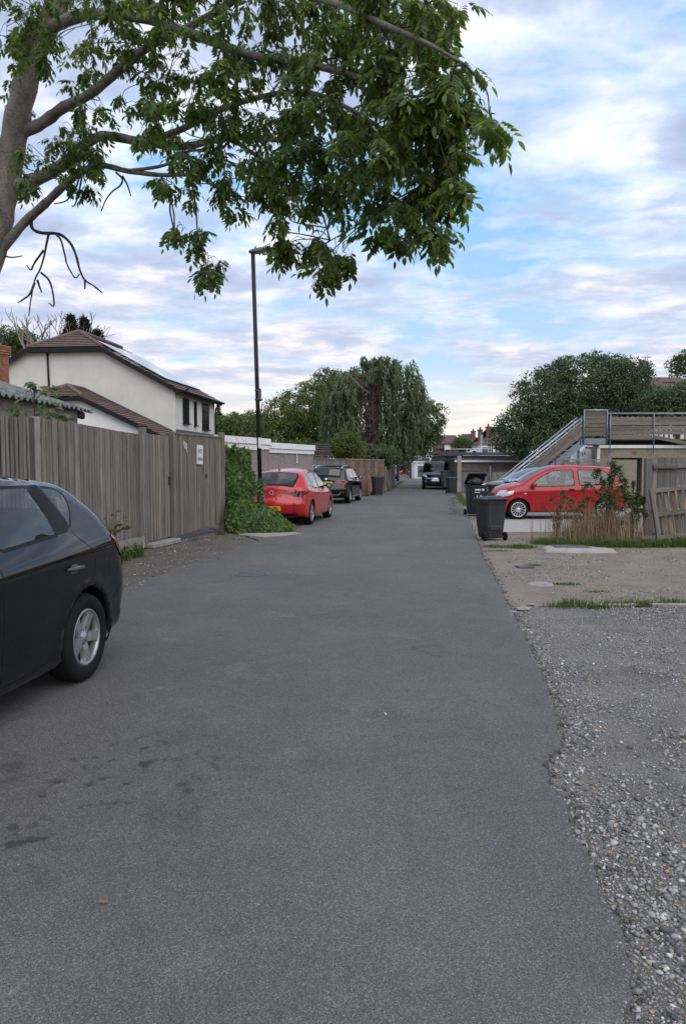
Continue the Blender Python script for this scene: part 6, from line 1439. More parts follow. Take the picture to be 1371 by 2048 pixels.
# low panel fence under the stairs
t = thing('low_panel_fence', 'low brown horizontal-board fence panel behind the small red car', 'fence', (xg(1122, 28.5), 28.5, 0))
LL = xg(1215, 28.5) - xg(1122, 28.5)
for i in range(9): hboard(t, 'board', 0, LL, 0, .15 + i * .185, .20, .018, 'fence_wood')
hboard(t, 'cap_rail', -.02, LL, -.01, 1.80, .05, .06, 'grey_wood')
for x in (.04, .62, 1.24, LL - .03): m = MB(); m.box((x, -.03, .9), (.06, .05, 1.76)); m.build('batten', MATS['grey_wood'], t)

# fence and post beside the lane, brick flat-roofed garages behind
a = gp(918, 985); a.x = (917 - 685.5) / FPX * a.y; t = thing('boundary_fence', 'grey boundary fence with stout concrete end post behind bin 13', 'fence', a, R(-2))
post(t, (0, 0, 0), 2.12, .22, .2, 'concrete', 'end_post'); bmr2 = board_mesh(.12, 1.25, .02, 'board', 'grey_wood')
for i in range(26): put('board', bmr2, t, (.2 + i * .115, 0, .02), (0, random.uniform(-.01, .01), 0))
for i in range(26, 42): put('board', bmr2, t, (.2 + i * .115, 0, .02), (0, 0, 0), (1, 1, 1.06))
m = MB(); m.box((2.5, -.03, 1.27), (4.8, .06, .05)); m.build('cap_rail', MATS['fence_wood_dark'], t); post(t, (1.78, -.05, 0), 1.55, .10, .1, 'grey_wood')
def flat_garage(label, x0, x1, Y, ztop, brick, fasc, depth=6, rz=0.0):
    t = thing('flat_garage', label, 'garage', (x0, Y, 0), rz); W = x1 - x0
    m = MB(); m.box((W / 2, depth / 2, (ztop - .25) / 2), (W, depth, ztop - .25)); m.build('wall', MATS[brick], t)
    m = MB(); m.box((W / 2, depth / 2, ztop - .06), (W + .35, depth + .3, .12)); m.build('roof', MATS['roof_felt'], t)
    m = MB(); m.box((W / 2, -.17, ztop - .18), (W + .36, .05, .11)); m.build('fascia', MATS[fasc], t)
    return t
def brickmat(name, c1, c2, mo):
    mm = bpy.data.materials.new(name); mm.use_nodes = True; q = NT(mm.node_tree); mm.node_tree.nodes.clear()
    tc2 = q.n('ShaderNodeTexCoord').outputs['Object']; sp2 = q.n('ShaderNodeSeparateXYZ', {0: tc2}); cv = q.n('ShaderNodeCombineXYZ', {0: q.math('ADD', sp2.outputs[0], sp2.outputs[1]), 1: sp2.outputs[2]}).outputs[0]
    bt_ = q.n('ShaderNodeTexBrick', {'Vector': cv, 'Color1': c1, 'Color2': c2, 'Mortar': mo, 'Scale': 1.0, 'Mortar Size': .010, 'Brick Width': .225, 'Row Height': .075})
    bb = q.n('ShaderNodeBsdfPrincipled', {'Base Color': q.mix(1.0, bt_.outputs[0], q.ramp(q.noise(tc2, 2.0, 4), [(.3, .8), (.7, 1.15)]), 'MULTIPLY'), 'Roughness': .92})
    q.t.links.new(bb.outputs[0], q.n('ShaderNodeOutputMaterial').inputs[0]); MATS[name] = mm
brickmat('brick_brown', (.20, .14, .10), (.14, .095, .07), (.20, .165, .13)); brickmat('brick_far', (.16, .075, .055), (.12, .06, .045), (.15, .11, .09))
t = flat_garage('brown brick garage with white-edged flat roof just behind the boundary fence', (913 - 685.5) / FPX * 46, 12.5, 46, 2.02, 'brick_brown', 'fascia_white')
m = MB(); m.box((2.75, -.03, 1.35), (.95, .05, .75)); m.build('door', MATS['fence_wood_warm'], t)
t = flat_garage('farther brick garage with felted flat roof right of the van', (881 - 685.5) / FPX * 54, 14, 54, 2.52, 'brick_brown', 'roof_felt')
m = MB(); m.box((.6, -.03, 1.2), (.5, .05, 2.0)); m.build('door', MATS['ink_black'], t)
m = MB(); m.tube([(.3, .3, 2.75), (3.6, .3, 2.78)], .03, 6); [m.tube([(x, .3, 2.5), (x, .3, 2.76)], .02, 6) for x in (.3, 1.9, 3.6)]; m.build('roof_rail', MATS['fascia_white'], t)
# air units and flue on the far roofs
t = thing('roof_cabinet', 'dark louvred plant cabinet with white frame on the far flat roof', 'cabinet', ((961 - 685.5) / FPX * 60, 60, 2.4))
m = MB(); m.box((.26, .3, .35), (.62, .5, .70), bev=.02); m.build('case', MATS['fascia_white'], t)
m = MB(); m.box((.30, .03, .34), (.44, .04, .58)); m.build('louvre', MATS['roof_felt'], t)
m = MB(); m.box((.05, .3, .95), (.18, .18, 1.4)); m.build('flue', MATS['steel_pale'], t)
t = thing('roof_unit', 'small white air unit with dark grille on the far flat roof', 'air unit', ((940 - 685.5) / FPX * 60, 60, 2.4)); m = MB(); m.box((.25, .3, .2), (.55, .4, .42), bev=.02); m.build('case', MATS['fascia_white'], t); m = MB(); m.box((.30, .09, .2), (.30, .03, .28)); m.build('grille', MATS['ink_black'], t)
t = thing('air_conditioner', 'white air conditioning box just above the black van roof', 'air unit', ((859.5 - 685.5) / FPX * 84, 84, 1.9)); m = MB(); m.box((.3, .3, .22), (.68, .4, .46), bev=.03); m.build('case', MATS['fascia_white'], t); m = MB(); m.lathe([(0, 0), (.16, 0), (.17, .02)], 16, Matrix.Translation((.18, .09, .22)) @ Matrix.Rotation(R(90), 4, 'X')); m.build('fan_grille', MATS['ink_grey'], t)
t = flat_garage('white-fronted garage with pale flat roof behind the black van', (828 - 685.5) / FPX * 88, (890 - 685.5) / FPX * 88, 88, 2.15, 'render_white', 'fascia_white')
m = MB(); m.box((1.0, -.05, .85), (1.3, .05, 1.3)); m.build('door', MATS['roof_felt'], t); m = MB(); m.box((.3, -.3, .95), (.08, .08, 1.9)); m.box((1.7, -.3, .95), (.08, .08, 1.9)); m.build('canopy_post', MATS['fascia_white'], t)
t = thing('far_board_fence', 'dark upright fence left of the white-fronted garage far down the lane', 'fence', ((819 - 685.5) / FPX * 92, 92, 0), R(30)); bmx = board_mesh(.15, 1.9, .02, 'board', 'roof_felt')
for i in range(8): put('board', bmx, t, (i * .15, 0, 0))
t = thing('teal_box', 'teal box with white mark beside the small white car', 'box', (gp(836, 951).x, gp(836, 951).y - .6, 0)); m = MB(); m.box((0, 0, .42), (.55, .4, .84), bev=.02); m.build('case', mat('teal', (.02, .14, .15), None, 3, .5), t); m = MB(); m.box((0, -.205, .45), (.2, .01, .25)); m.build('mark', MATS['fascia_white'], t)

# ---- far houses
def far_house(label, px0, px1, Y, yr, ye, yb, wall, depth=8, hip=1.5, wins=(), roofm='roof_far', gable=False, chim=(), timber=()):
    xl, xr = (px0 - 685.5) / FPX * Y, (px1 - 685.5) / FPX * Y; W = xr - xl; zr = CAMH + (HZN - yr) / FPX * Y; ze = CAMH + (HZN - ye) / FPX * Y
    t = thing('far_house', label, 'house', (xl, Y, 0)); m = MB(); m.box((W / 2, depth / 2, ze / 2), (W, depth, ze)); m.build('wall', MATS[wall], t)
    m = MB(); o = .4
    if gable:
        m.add([(-o, -o, ze), (W + o, -o, ze), (W / 2, -o, zr), (-o, depth, ze), (W + o, depth, ze), (W / 2, depth, zr)], [(0, 2, 5, 3), (1, 4, 5, 2), (0, 1, 2), (3, 5, 4)])
        m2 = MB(); m2.slab([(.0, -o - .05, ze), (W, -o - .05, ze), (W / 2, -o - .05, zr - .3)], .04); m2.build('gable_panel', MATS['render_white'], t)
        for q in (.3, .5, .7):
            h = (zr - ze - .3) * (1 - abs(q - .5) * 2); m3 = MB(); m3.box((W * q, -o - .08, ze + h / 2), (.16, .05, h)); m3.build('timber', MATS['ink_black'], t)
    else:
        m.add([(-o, -o, ze), (W + o, -o, ze), (W + o, depth + o, ze), (-o, depth + o, ze), (hip, depth / 2, zr), (W - hip, depth / 2, zr)], [(0, 1, 5, 4), (1, 2, 5), (2, 3, 4, 5), (3, 0, 4), (0, 3, 2, 1)])
    m.build('roof', MATS[roofm], t)
    for (wx0, wx1, wy0, wy1) in wins:
        x0_, x1_ = (wx0 - 685.5) / FPX * Y - xl, (wx1 - 685.5) / FPX * Y - xl; z1_, z0_ = CAMH + (HZN - wy0) / FPX * Y, CAMH + (HZN - wy1) / FPX * Y
        wo = sub('window', t); m = MB(); m.box(((x0_ + x1_) / 2, -.04, (z0_ + z1_) / 2), (x1_ - x0_, .08, z1_ - z0_)); m.build('pane', MATS['black_gloss'], wo)
        m = MB(); k2 = max(2, int((x1_ - x0_) / .6))
        for q in range(k2 + 1): m.box((x0_ + (x1_ - x0_) * q / k2, -.08, (z0_ + z1_) / 2), (.10, .08, z1_ - z0_ + .1))
        for z in (z0_, z0_ + (z1_ - z0_) * .68, z1_): m.box(((x0_ + x1_) / 2, -.085, z), (x1_ - x0_ + .1, .08, .10))
        m.build('frame', MATS['fascia_white'], wo)
    for (cx0, cx1, cy0) in chim:
        xc0, xc1 = (cx0 - 685.5) / FPX * Y - xl, (cx1 - 685.5) / FPX * Y - xl; zt = CAMH + (HZN - cy0) / FPX * Y
        ch = sub('chimney', t); m = MB(); m.box(((xc0 + xc1) / 2, depth * .35, zt - 1.6), (xc1 - xc0, .9, 3.2)); m.box(((xc0 + xc1) / 2, depth * .35, zt - .12), (xc1 - xc0 + .2, 1.1, .2)); m.build('stack', MATS['brick_far'], ch)
        m = MB(); m.lathe([(.15, 0), (.18, .1), (.13, .5), (.1, .5)], 10, Matrix.Translation(((xc0 + xc1) / 2, depth * .35, zt))); m.build('pot', MATS['brick_far'], ch)
    return t, xl
t, xl = far_house('brown-roofed brick terrace house at the far end of the lane, left of its neighbour', 868, 921, 150, 869, 897, 940, 'brick_far', hip=.6, wins=((852, 866, 900, 906),))
m = MB(); Yq = 150; xq = lambda p: (p - 685.5) / FPX * Yq - xl
zq = lambda y: CAMH + (HZN - y) / FPX * Yq
m.box((xq(893), .2, (zq(889) + zq(900)) / 2), (1.3, 2.2, zq(889) - zq(900))); m.build('dormer', MATS['render_white'], t)
m = MB(); m.box((xq(893), .1, zq(889) + .08), (1.7, 2.6, .16)); m.build('dormer_roof', MATS['black_plastic'], t)
far_house('far terrace house with a long plain brown roof and left chimney', 919, 962, 152, 866.5, 897, 940, 'render_white', hip=1.0, chim=((945, 953, 861),))
t, xl = far_house('half-timbered far house with two tall chimneys beside the right tree', 956, 1040, 130, 852, 889, 935, 'render_white', hip=5.0, chim=((960, 968, 858), (976, 985, 852)))
for px in (975.5, 979, 984, 991): p = at(px, 897, 129.9); m = MB(); m.box((p.x, p.y, p.z), (.16, .08, 1.6)); m.build('timber', MATS['ink_black'], t, world=True)
far_house('red brick far house with white bay windows left of the lane end', 842, 872, 140, 876, 888, 940, 'brick_far', hip=1.0, wins=((851, 863, 889, 903), (851, 863, 908, 916)))
far_house('far gabled house with white half-timbered gable above the hedge', 812, 831, 135, 897, 914, 940, 'brick_far', gable=True)
far_house('low brick far house with white window under a brown roof', 829, 850, 136, 898, 909, 940, 'brick_far', hip=.6, wins=((832, 841, 910.5, 918),))
# house at right with big dark roof
t, xl = far_house('house with a big dark red roof and vent dormer at the right edge', 1296, 1460, 62, 741, 815, 940, 'render_cream', depth=11, hip=2.0)
YR = 62; p = at(1352, 771, 63.5); m = MB(); m.box((p.x - xl, p.y - YR, p.z - .25), (1.0, 1.6, .8)); m.build('dormer', MATS['render_white'], t); m = MB(); m.box((p.x - xl, p.y - YR - .3, p.z + .22), (1.7, 2.2, .12), rot=Matrix.Rotation(R(6), 3, 'X')); m.build('dormer_roof', MATS['roof_far'], t)
p = at(1289, 735, 64); t = thing('tv_aerial', 'thin television aerial standing above the large right tree', 'aerial', (p.x, 64, 0)); zt = at(1289, 714, 64).z
m = MB(); m.tube([(0, 0, 0), (0, 0, zt)], .03, 6); m.build('mast', MATS['lantern_grey'], t); m = MB(); m.tube([(-.25, 0, zt), (.5, 0, zt - .05)], .02, 5)
for i in range(7): m.tube([(-.2 + i * .11, -.3, zt), (-.2 + i * .11, .3, zt)], .008, 4)
m.tube([(.2, 0, zt - .3), (.2, 0, zt + .3)], .02, 5)
m.build('antenna', MATS['lantern_grey'], t)
for i, (px, y0, y1, Y) in enumerate(((874, 873, 915, 140), (870.5, 873, 905, 139))):
    p = at(px, y1, Y); t = thing('flag_pole', ['dark thin pole beside the far brown roof', 'second thin pole left of the far brown roof'][i], 'pole', (p.x, Y, 0)); m = MB(); m.tube([(0, 0, 0), (0, 0, at(px, y0, Y).z)], .07, 6); m.build('mast', MATS['ink_grey'], t)
# ------------------------------------------------------------------ vegetation
def unit(v): return v / (np.linalg.norm(v, axis=-1, keepdims=True) + 1e-9)
def leaf_quads(C, D, N, L, Wd, fold=0.15):
    """diamond leaves: centres C, long axes D, normals N; returns V,F"""
    n = len(C); D = unit(D); S_ = unit(np.cross(D, N)); N2 = np.cross(S_, D)
    L = np.broadcast_to(L, n)[:, None]; Wd = np.broadcast_to(Wd, n)[:, None]
    V = np.stack([C - D * L * .5, C + S_ * Wd * .5 + N2 * Wd * fold - D * L * .08, C + D * L * .5, C - S_ * Wd * .5 + N2 * Wd * fold - D * L * .08], 1).reshape(-1, 3)
    b = np.arange(n)[:, None] * 4; F = np.vstack([b + np.array([[0, 1, 2]]), b + np.array([[0, 2, 3]])])
    return V, F
def crown(lobes, nclump, nleaf, csize, lsize, droop=0.3, aspect=.55, inner=.35):
    """lobes: [(centre, (rx,ry,rz))]; clumps of leaves over and inside the lobes"""
    vol = np.array([r[0] * r[1] * r[2] for _, r in lobes]) ** .67; vol /= vol.sum(); Cs = []; Ns = []
    for (c, r), f in zip(lobes, vol):
        k2 = max(3, int(nclump * f)); d = unit(RNG.normal(size=(k2, 3))); q = RNG.random(k2); rad = np.where(q < inner, RNG.uniform(.35, .85, k2), RNG.uniform(.82, 1.06, k2))
        Cs.append(np.array(c) + d * rad[:, None] * np.array(r)); Ns.append(d)
    C = np.vstack(Cs); N = np.vstack(Ns); n = len(C)
    sc = RNG.uniform(.6, 1.4, n)
    dr = RNG.normal(size=(n, nleaf, 3)) + np.array([0, 0, .35]) + N[:, None] * .5; dr = unit(dr)
    off = dr * RNG.uniform(.45, 1.05, (n, nleaf, 1)) * (csize * 1.75 * sc)[:, None, None] * np.array([1, 1, .72])
    P = (C[:, None] + off).reshape(-1, 3); NN = dr.reshape(-1, 3) + RNG.normal(size=(n * nleaf, 3)) * .45 + np.array([0, 0, .35])
    D = RNG.normal(size=P.shape) + np.array([0, 0, -droop * 2])
    sz = lsize * RNG.uniform(.6, 1.35, len(P))
    return leaf_quads(P, D, unit(NN), sz, sz * aspect)
def limb_pts(a, b, n=6, wob=.15, sag=0.0):
    a, b = Vector(a), Vector(b); L = (b - a).length; out = []
    for i in range(n + 1):
        t_ = i / n; p = a.lerp(b, t_) + Vector((random.uniform(-1, 1), random.uniform(-1, 1), random.uniform(-1, 1))) * wob * L * .12 * (0 if i in (0, n) else 1); p.z -= sag * math.sin(math.pi * t_) * L; out.append(p)
    return out
def tree(name, label, base, lobes, leafm, lsize, nclump, nleaf, csize, trunk_r=.2, barkm='bark_dark', cat='tree', group=None, droop=.3, aspect=.55, inner=.35, stems=1):
    base = Vector(base); t = thing(name, label, cat, base, 0, group)
    m = MB(); cz = sum(c[2] * r[0] for c, r in lobes) / sum(r[0] for c, r in lobes)
    fork = Vector((base.x, base.y, base.z + max(.4, (cz - base.z) * .45)))
    for s in range(stems):
        o = Vector((random.uniform(-1, 1), random.uniform(-1, 1), 0)) * (.25 if stems > 1 else 0)
        m.tube(limb_pts(base + o, fork + o * 1.5, 5), [trunk_r * (1 - .08 * i) for i in range(6)], 8)
    m.build('trunk', MATS[barkm], t, world=True)
    m = MB()
    for c, r in lobes:
        for _ in range(3):
            e = Vector(c) + Vector((random.uniform(-.6, .6) * r[0], random.uniform(-.6, .6) * r[1], random.uniform(-.2, .7) * r[2])); pts = limb_pts(fork, e, 6, .5)
            m.tube(pts, [trunk_r * .5 * (1 - .15 * i) for i in range(7)], 5, cap=False)
            for _ in range(3):
                s = random.choice(pts[3:]); e2 = s + Vector((random.uniform(-1, 1) * r[0], random.uniform(-1, 1) * r[1], random.uniform(-.2, 1) * r[2])) * .5; m.tube(limb_pts(s, e2, 4, .6), [trunk_r * .2, trunk_r * .16, trunk_r * .12, trunk_r * .08, trunk_r * .03], 4, cap=False)
    m.build('limbs', MATS[barkm], t, world=True)
    V, F = crown(lobes, nclump, nleaf, csize, lsize, droop, aspect, inner)
    o = put('crown', np_mesh('crown', V - np.array(base), F, MATS[leafm]), t); o['kind'] = 'stuff'
    return t
def lobe(px, py, Y, rxp, rzp, ry=None):
    c = at(px, py, Y); s = Y / FPX; return (tuple(c), (rxp * s, ry if ry else rxp * s * .9, rzp * s))

# ---------- overhanging ash tree
TB = Vector((-5.3, 9.25, 0))
ash = thing('ash_tree', 'large ash tree at the left leaning over the lane with drooping foliage', 'tree', TB)
def pth(*pp): return [at(*p) for p in pp]
def smooth_path(pts, n=5): return [Vector(p) for p in crom([tuple(p) for p in pts], n)]
LIMBS = []
def limb(name, pts, r0, r1, mb=None, seg=8):
    sp_ = smooth_path(pts, 5); n = len(sp_); rad = [r0 + (r1 - r0) * (i / (n - 1)) ** .8 for i in range(n)]
    rad = [r * (1 + .06 * math.sin(i * 2.1) + random.uniform(-.03, .03)) for i, r in enumerate(rad)]
    m = MB(); m.tube(sp_, rad, seg); m.build(name, MATS['bark'], ash, world=True); LIMBS.extend([(p, r) for p, r in zip(sp_, rad)]); return sp_
tr = [Vector((-5.3, 9.25, -.1)), Vector((-5.05, 9.2, 1.6))] + pth((-62, 640, 9.1), (-22, 520, 9.0), (4, 410, 8.95), (24, 300, 8.9), (46, 190, 8.8), (76, 95, 8.7), (118, 0, 8.6), (150, -80, 8.55), (215, -230, 8.5), (260, -420, 8.4))
limb('trunk', tr, .215, .09, seg=14)
limb('branch', pth((30, 272, 8.88), (85, 246, 8.8), (130, 213, 8.6), (180, 188, 8.4), (250, 130, 8.0), (310, 85, 7.7), (390, 48, 7.2), (470, 0, 6.8), (560, -60, 6.4)), .075, .025)
limb('branch', pth((12, 378, 8.95), (80, 356, 8.85), (140, 318, 8.7), (180, 282, 8.5), (215, 272, 8.4), (290, 285, 8.1), (370, 292, 7.8), (460, 275, 7.4), (560, 280, 7.0), (640, 300, 6.7), (720, 340, 6.4)), .085, .014)
limb('branch', pth((-20, 530, 9.0), (40, 455, 8.9), (90, 408, 8.75), (135, 365, 8.6), (170, 340, 8.5), (205, 331, 8.35), (255, 342, 8.2), (320, 350, 8.0), (390, 352, 7.7), (450, 385, 7.4), (490, 402, 7.2)), .062, .010)
limb('branch', pth((90, 60, 8.7), (170, 30, 8.2), (280, 35, 7.7), (390, 70, 7.1), (500, 110, 6.5), (600, 125, 6.0), (700, 150, 5.5), (790, 190, 5.2), (850, 260, 5.0)), .07, .012)
limb('branch', pth((165, -60, 8.6), (300, -60, 7.4), (430, -40, 6.5), (560, -20, 5.7), (680, 10, 5.1), (770, 50, 4.7), (850, 85, 4.5), (930, 130, 4.4)), .045, .008)
limb('branch', pth((290, 285, 8.1), (360, 260, 7.8), (450, 215, 7.3), (540, 190, 6.9), (620, 185, 6.5), (720, 230, 6.1), (800, 290, 5.8), (850, 370, 5.6)), .04, .010)
limb('branch', pth((460, 275, 7.4), (540, 330, 7.1), (600, 370, 6.9), (640, 420, 6.8), (660, 480, 6.7)), .024, .007, seg=6)
limb('branch', pth((255, 342, 8.2), (330, 330, 7.9), (390, 300, 7.6), (470, 330, 7.3), (540, 380, 7.0), (560, 440, 6.9)), .02, .006, seg=6)
limb('branch', pth((320, 350, 8.0), (338, 385, 7.8), (348, 430, 7.65), (352, 465, 7.6), (385, 488, 7.5), (412, 530, 7.45), (420, 560, 7.4)), .012, .004, seg=5)
limb('branch', pth((165, -60, 8.6), (60, -120, 8.9), (-60, -180, 9.2), (-200, -200, 9.6)), .08, .03)
# dead hanging branch
dead = [((62, 440, 8.85), (66, 458, 8.85), (85, 466, 8.8), (118, 468, 8.8), (140, 485, 8.75), (152, 510, 8.7), (160, 540, 8.7), (170, 560, 8.7), (188, 572, 8.7), (205, 586, 8.7)), ((98, 467, 8.8), (93, 490, 8.8), (88, 515, 8.8), (80, 540, 8.8), (70, 560, 8.8), (62, 600, 8.8), (58, 632, 8.8)),
        ((112, 468, 8.8), (122, 480, 8.7), (130, 510, 8.7), (135, 530, 8.7), (150, 555, 8.7), (160, 548, 8.7)), ((82, 545, 8.8), (98, 560, 8.8), (106, 585, 8.8), (108, 612, 8.8), (98, 606, 8.8)), ((70, 565, 8.8), (60, 588, 8.8), (45, 600, 8.8), (36, 606, 8.8)), ((88, 500, 8.8), (70, 525, 8.8), (62, 540, 8.8), (54, 530, 8.8)), ((75, 560, 8.8), (80, 575, 8.8), (84, 585, 8.8)), ((170, 560, 8.7), (170, 578, 8.7))]
m = MB()
for d in dead: sp_ = smooth_path(pth(*d), 4); n = len(sp_); m.tube(sp_, [.020 * (1 - .65 * i / n) + random.uniform(0, .003) for i in range(n)] if d is dead[0] else [.013 * (1 - .6 * i / n) + random.uniform(0, .002) for i in range(n)], 6)
m.build('dead_branch', MATS['bark_dark'], ash, world=True)
for d in (((232, 345, 8.2), (245, 358, 8.2), (240, 372, 8.2), (225, 383, 8.2), (212, 400, 8.2), (203, 422, 8.2)), ((245, 352, 8.2), (255, 370, 8.2), (262, 392, 8.2)), ((160, 352, 8.5), (150, 380, 8.5), (132, 402, 8.5), (108, 408, 8.5)), ((165, 350, 8.5), (158, 385, 8.5), (150, 410, 8.5), (143, 412, 8.5)), ((345, 385, 7.6), (340, 420, 7.6), (350, 465, 7.6)), ((385, 370, 7.6), (392, 420, 7.6), (395, 470, 7.6)), ((8, 512, 9), (25, 515, 9), (45, 512, 9))):
    m = MB(); sp_ = smooth_path(pth(*d), 4); n = len(sp_); m.tube(sp_, [.010 * (1 - .6 * i / n) + .002 for i in range(n)], 5); m.build('dead_twig', MATS['bark_dark'], ash, world=True)

# compound leaves
def compound(npairs=5, rl=.22, ll=.085, lw=.030, seed=0):
    rr = np.random.default_rng(seed); C = []; D = []; N = []; Ls = []
    for i in range(npairs):
        s = .30 + .62 * i / npairs; px = rl * s; pz = -rl * .22 * s * s
        for sg in (-1, 1):
            d = np.array([.55, sg * .9, -.42 + rr.uniform(-.2, .1)]) + rr.normal(size=3) * .13; d /= np.linalg.norm(d); l = ll * rr.uniform(.8, 1.1) * (.85 + .3 * math.sin(math.pi * s))
            C.append(np.array([px, 0, pz]) + d * l * .55); D.append(d); N.append(np.array([rr.normal() * .25, sg * .25, 1.0])); Ls.append(l)
    d = np.array([1, 0, -.5]); d /= np.linalg.norm(d); C.append(np.array([rl, 0, -rl * .22]) + d * ll * .5); D.append(d); N.append(np.array([0, 0, 1.0])); Ls.append(ll)
    C, D, N, Ls = map(np.array, (C, D, N, Ls)); n = len(C)
    D = unit(D); S_ = unit(np.cross(D, N)); N2 = np.cross(S_, D); l = Ls[:, None]; w_ = lw * l / ll
    # six-point leaflet with a folded midrib
    pts = [C - D * l * .5, C - D * l * .18 + S_ * w_ * .48 + N2 * w_ * .16, C + D * l * .14 + S_ * w_ * .40 + N2 * w_ * .14, C + D * l * .5 - N2 * l * .06, C + D * l * .14 - S_ * w_ * .40 + N2 * w_ * .14, C - D * l * .18 - S_ * w_ * .48 + N2 * w_ * .16]
    V = np.stack(pts, 1).reshape(-1, 3); b = np.arange(n)[:, None] * 6
    F = np.vstack([b + np.array([[0, 1, 5]]), b + np.array([[1, 2, 4]]), b + np.array([[1, 4, 5]]), b + np.array([[2, 3, 4]])])
    # rachis
    o = len(V); R_ = np.array([[0, -.0015, 0], [0, .0015, 0], [rl * .5, -.0012, -rl * .055], [rl * .5, .0012, -rl * .055], [rl, 0, -rl * .22]]); V = np.vstack([V, R_]); F = np.vstack([F, [[o, o + 1, o + 3], [o, o + 3, o + 2], [o + 2, o + 3, o + 4]]])
    return V, F
VAR = [compound(5, .21, .088, .034, 1), compound(4, .18, .082, .032, 2), compound(6, .24, .085, .031, 3), compound(5, .20, .095, .036, 4)]
clumps = []   # (px, py, Y, radius px, leaves)
def depth(px): return 8.55 - 4.0 * min(1.0, max(0, px / 980.0)) ** 1.05
rr = random.Random(21)
for gx in range(60, 900, 62):
    for gy in range(-20, 330, 58):
        x = gx + rr.uniform(-26, 26); y = gy + rr.uniform(-24, 24)
        p_ = .92
        if x < 330 and y > 190: p_ = .35
        if x < 200 and y > 60: p_ = .8
        if x < 110: p_ = .85 if y < 110 else .2
        if 330 < x < 480 and 60 < y < 190: p_ = .7
        if x > 830 and y > 90: p_ = 1.0
        if rr.random() < p_: clumps.append((x, y, depth(x) + rr.uniform(-.7, .7), 56, 25))
for x, y, r_, n in ((985, 205, 26, 8), (960, 160, 34, 10), (1005, 235, 18, 6), (930, 120, 42, 14), (915, 200, 46, 18), (925, 300, 32, 12), (900, 260, 46, 18), (905, 345, 45, 18), (928, 395, 30, 12), (880, 420, 44, 18), (860, 475, 36, 12), (893, 492, 22, 7), (810, 440, 48, 20), (800, 495, 32, 10), (765, 470, 34, 12), (740, 400, 50, 20), (820, 370, 52, 20), (760, 330, 55, 20), (690, 360, 48, 16), (720, 450, 28, 8),
                   (640, 350, 46, 13), (610, 410, 36, 10), (545, 410, 40, 12), (565, 375, 38, 12), (520, 350, 40, 12), (575, 470, 30, 10), (560, 512, 24, 8), (590, 520, 26, 9), (625, 505, 30, 11), (650, 530, 30, 12), (670, 555, 24, 9), (640, 560, 18, 5), (690, 530, 14, 4),
                   (365, 490, 24, 8), (400, 500, 30, 11), (415, 545, 28, 10), (425, 575, 20, 6), (345, 478, 14, 4), (405, 578, 14, 4), (335, 395, 30, 9), (370, 412, 24, 7), (310, 385, 18, 5), (455, 400, 28, 7), (470, 430, 24, 6), (440, 345, 34, 8), (400, 330, 30, 6), (130, 300, 30, 5), (180, 320, 26, 4), (120, 285, 30, 5), (45, 395, 22, 5), (65, 400, 18, 4), (60, 300, 22, 4), (30, 340, 18, 3), (20, 60, 40, 10), (15, 10, 40, 10), (300, 225, 40, 10), (330, 190, 40, 10), (250, 200, 36, 9)):
    if y > 380: y -= 26
    if x > 880: x -= 28
    clumps.append((x, y, depth(x) + rr.uniform(-.35, .35), r_, int(n * 1.3)))
for gx in range(-250, 1000, 105):          # the part of the crown above and left of the frame
    for gy in (-95, -200, -320):
        x = gx + rr.uniform(-40, 40); y = gy + rr.uniform(-40, 40)
        if x < 930 + (y + 60) * .5: clumps.append((x, y, min(10, depth(x) + rr.uniform(-.8, .8)) if x > 0 else 9.3, 70, 10))
leafM = []; leafpx = []; leafv = []
LP = np.array([tuple(p) for p, r in LIMBS]); tw = MB(); tb = MB()
for (x, y, Y, r_, n) in clumps:
    c = at(x, y, Y); s = Y / FPX; rad = r_ * s
    d = ((LP - np.array(c)) ** 2 * np.array([1, 1, 1.0])).sum(1) + np.where(LP[:, 2] < c.z - .15, .5, 0); i = rr.choice([q for q in np.argsort(d)[:9:2] if d[q] < d.min() + .12]); a = Vector(LP[i])
    topc = c + Vector((0, 0, rad * .5)); midp = a.lerp(topc, .5) + Vector((rr.uniform(-.15, .15), rr.uniform(-.15, .15), rr.uniform(-.05, .06)))
    tip = c + Vector((rr.uniform(-.3, .3) * rad, rr.uniform(-.3, .3) * rad, -rad * .2))
    path = smooth_path([a, midp, topc, tip], 4)
    if d[i] < 6: tw.tube(path, [max(.002, .0065 * (1 - .75 * q / len(path))) for q in range(len(path))], 4, cap=False)
    # short side shoots carrying groups of leaves
    ns = max(2, n // 4); k2 = 0
    for q in range(ns):
        dd = Vector((rr.gauss(0, 1), rr.gauss(0, 1), rr.gauss(0, .75))); dd.normalize(); e = c + Vector((dd.x * rad, dd.y * rad, dd.z * rad * .9)) * rr.uniform(.35, 1.0)
        s0 = path[rr.randrange(len(path) // 2, len(path))]; tw.tube([s0, s0.lerp(e, .55) + Vector((0, 0, .04)), e], [.004, .003, .002], 3, cap=False)
        for j in range(int(n / ns + .5) + 1):
            az = rr.uniform(0, 6.283); el = rr.uniform(-1.3, -.05)
            X = Vector((math.cos(az) * math.cos(el), math.sin(az) * math.cos(el), math.sin(el))); Zu = Vector((rr.uniform(-.3, .3), rr.uniform(-.3, .3), 1)); Yv = Zu.cross(X).normalized(); Z2 = X.cross(Yv)
            sc = rr.uniform(.5, .92) * (1.03 if x > 780 else 1.0); M_ = Matrix((X * sc, Yv * sc, Z2 * sc)).transposed().to_4x4(); M_.translation = e + Vector((rr.uniform(-1, 1), rr.uniform(-1, 1), rr.uniform(-1, 1))) * .03
            leafM.append(M_); leafv.append(rr.randrange(4)); inside = 0 < x < 1000 and y > 0
            leafpx.append((1 / Y if inside else 0) * (1.25 if (x > 820 or y > 430) else 1))
    for _ in range(0): pass
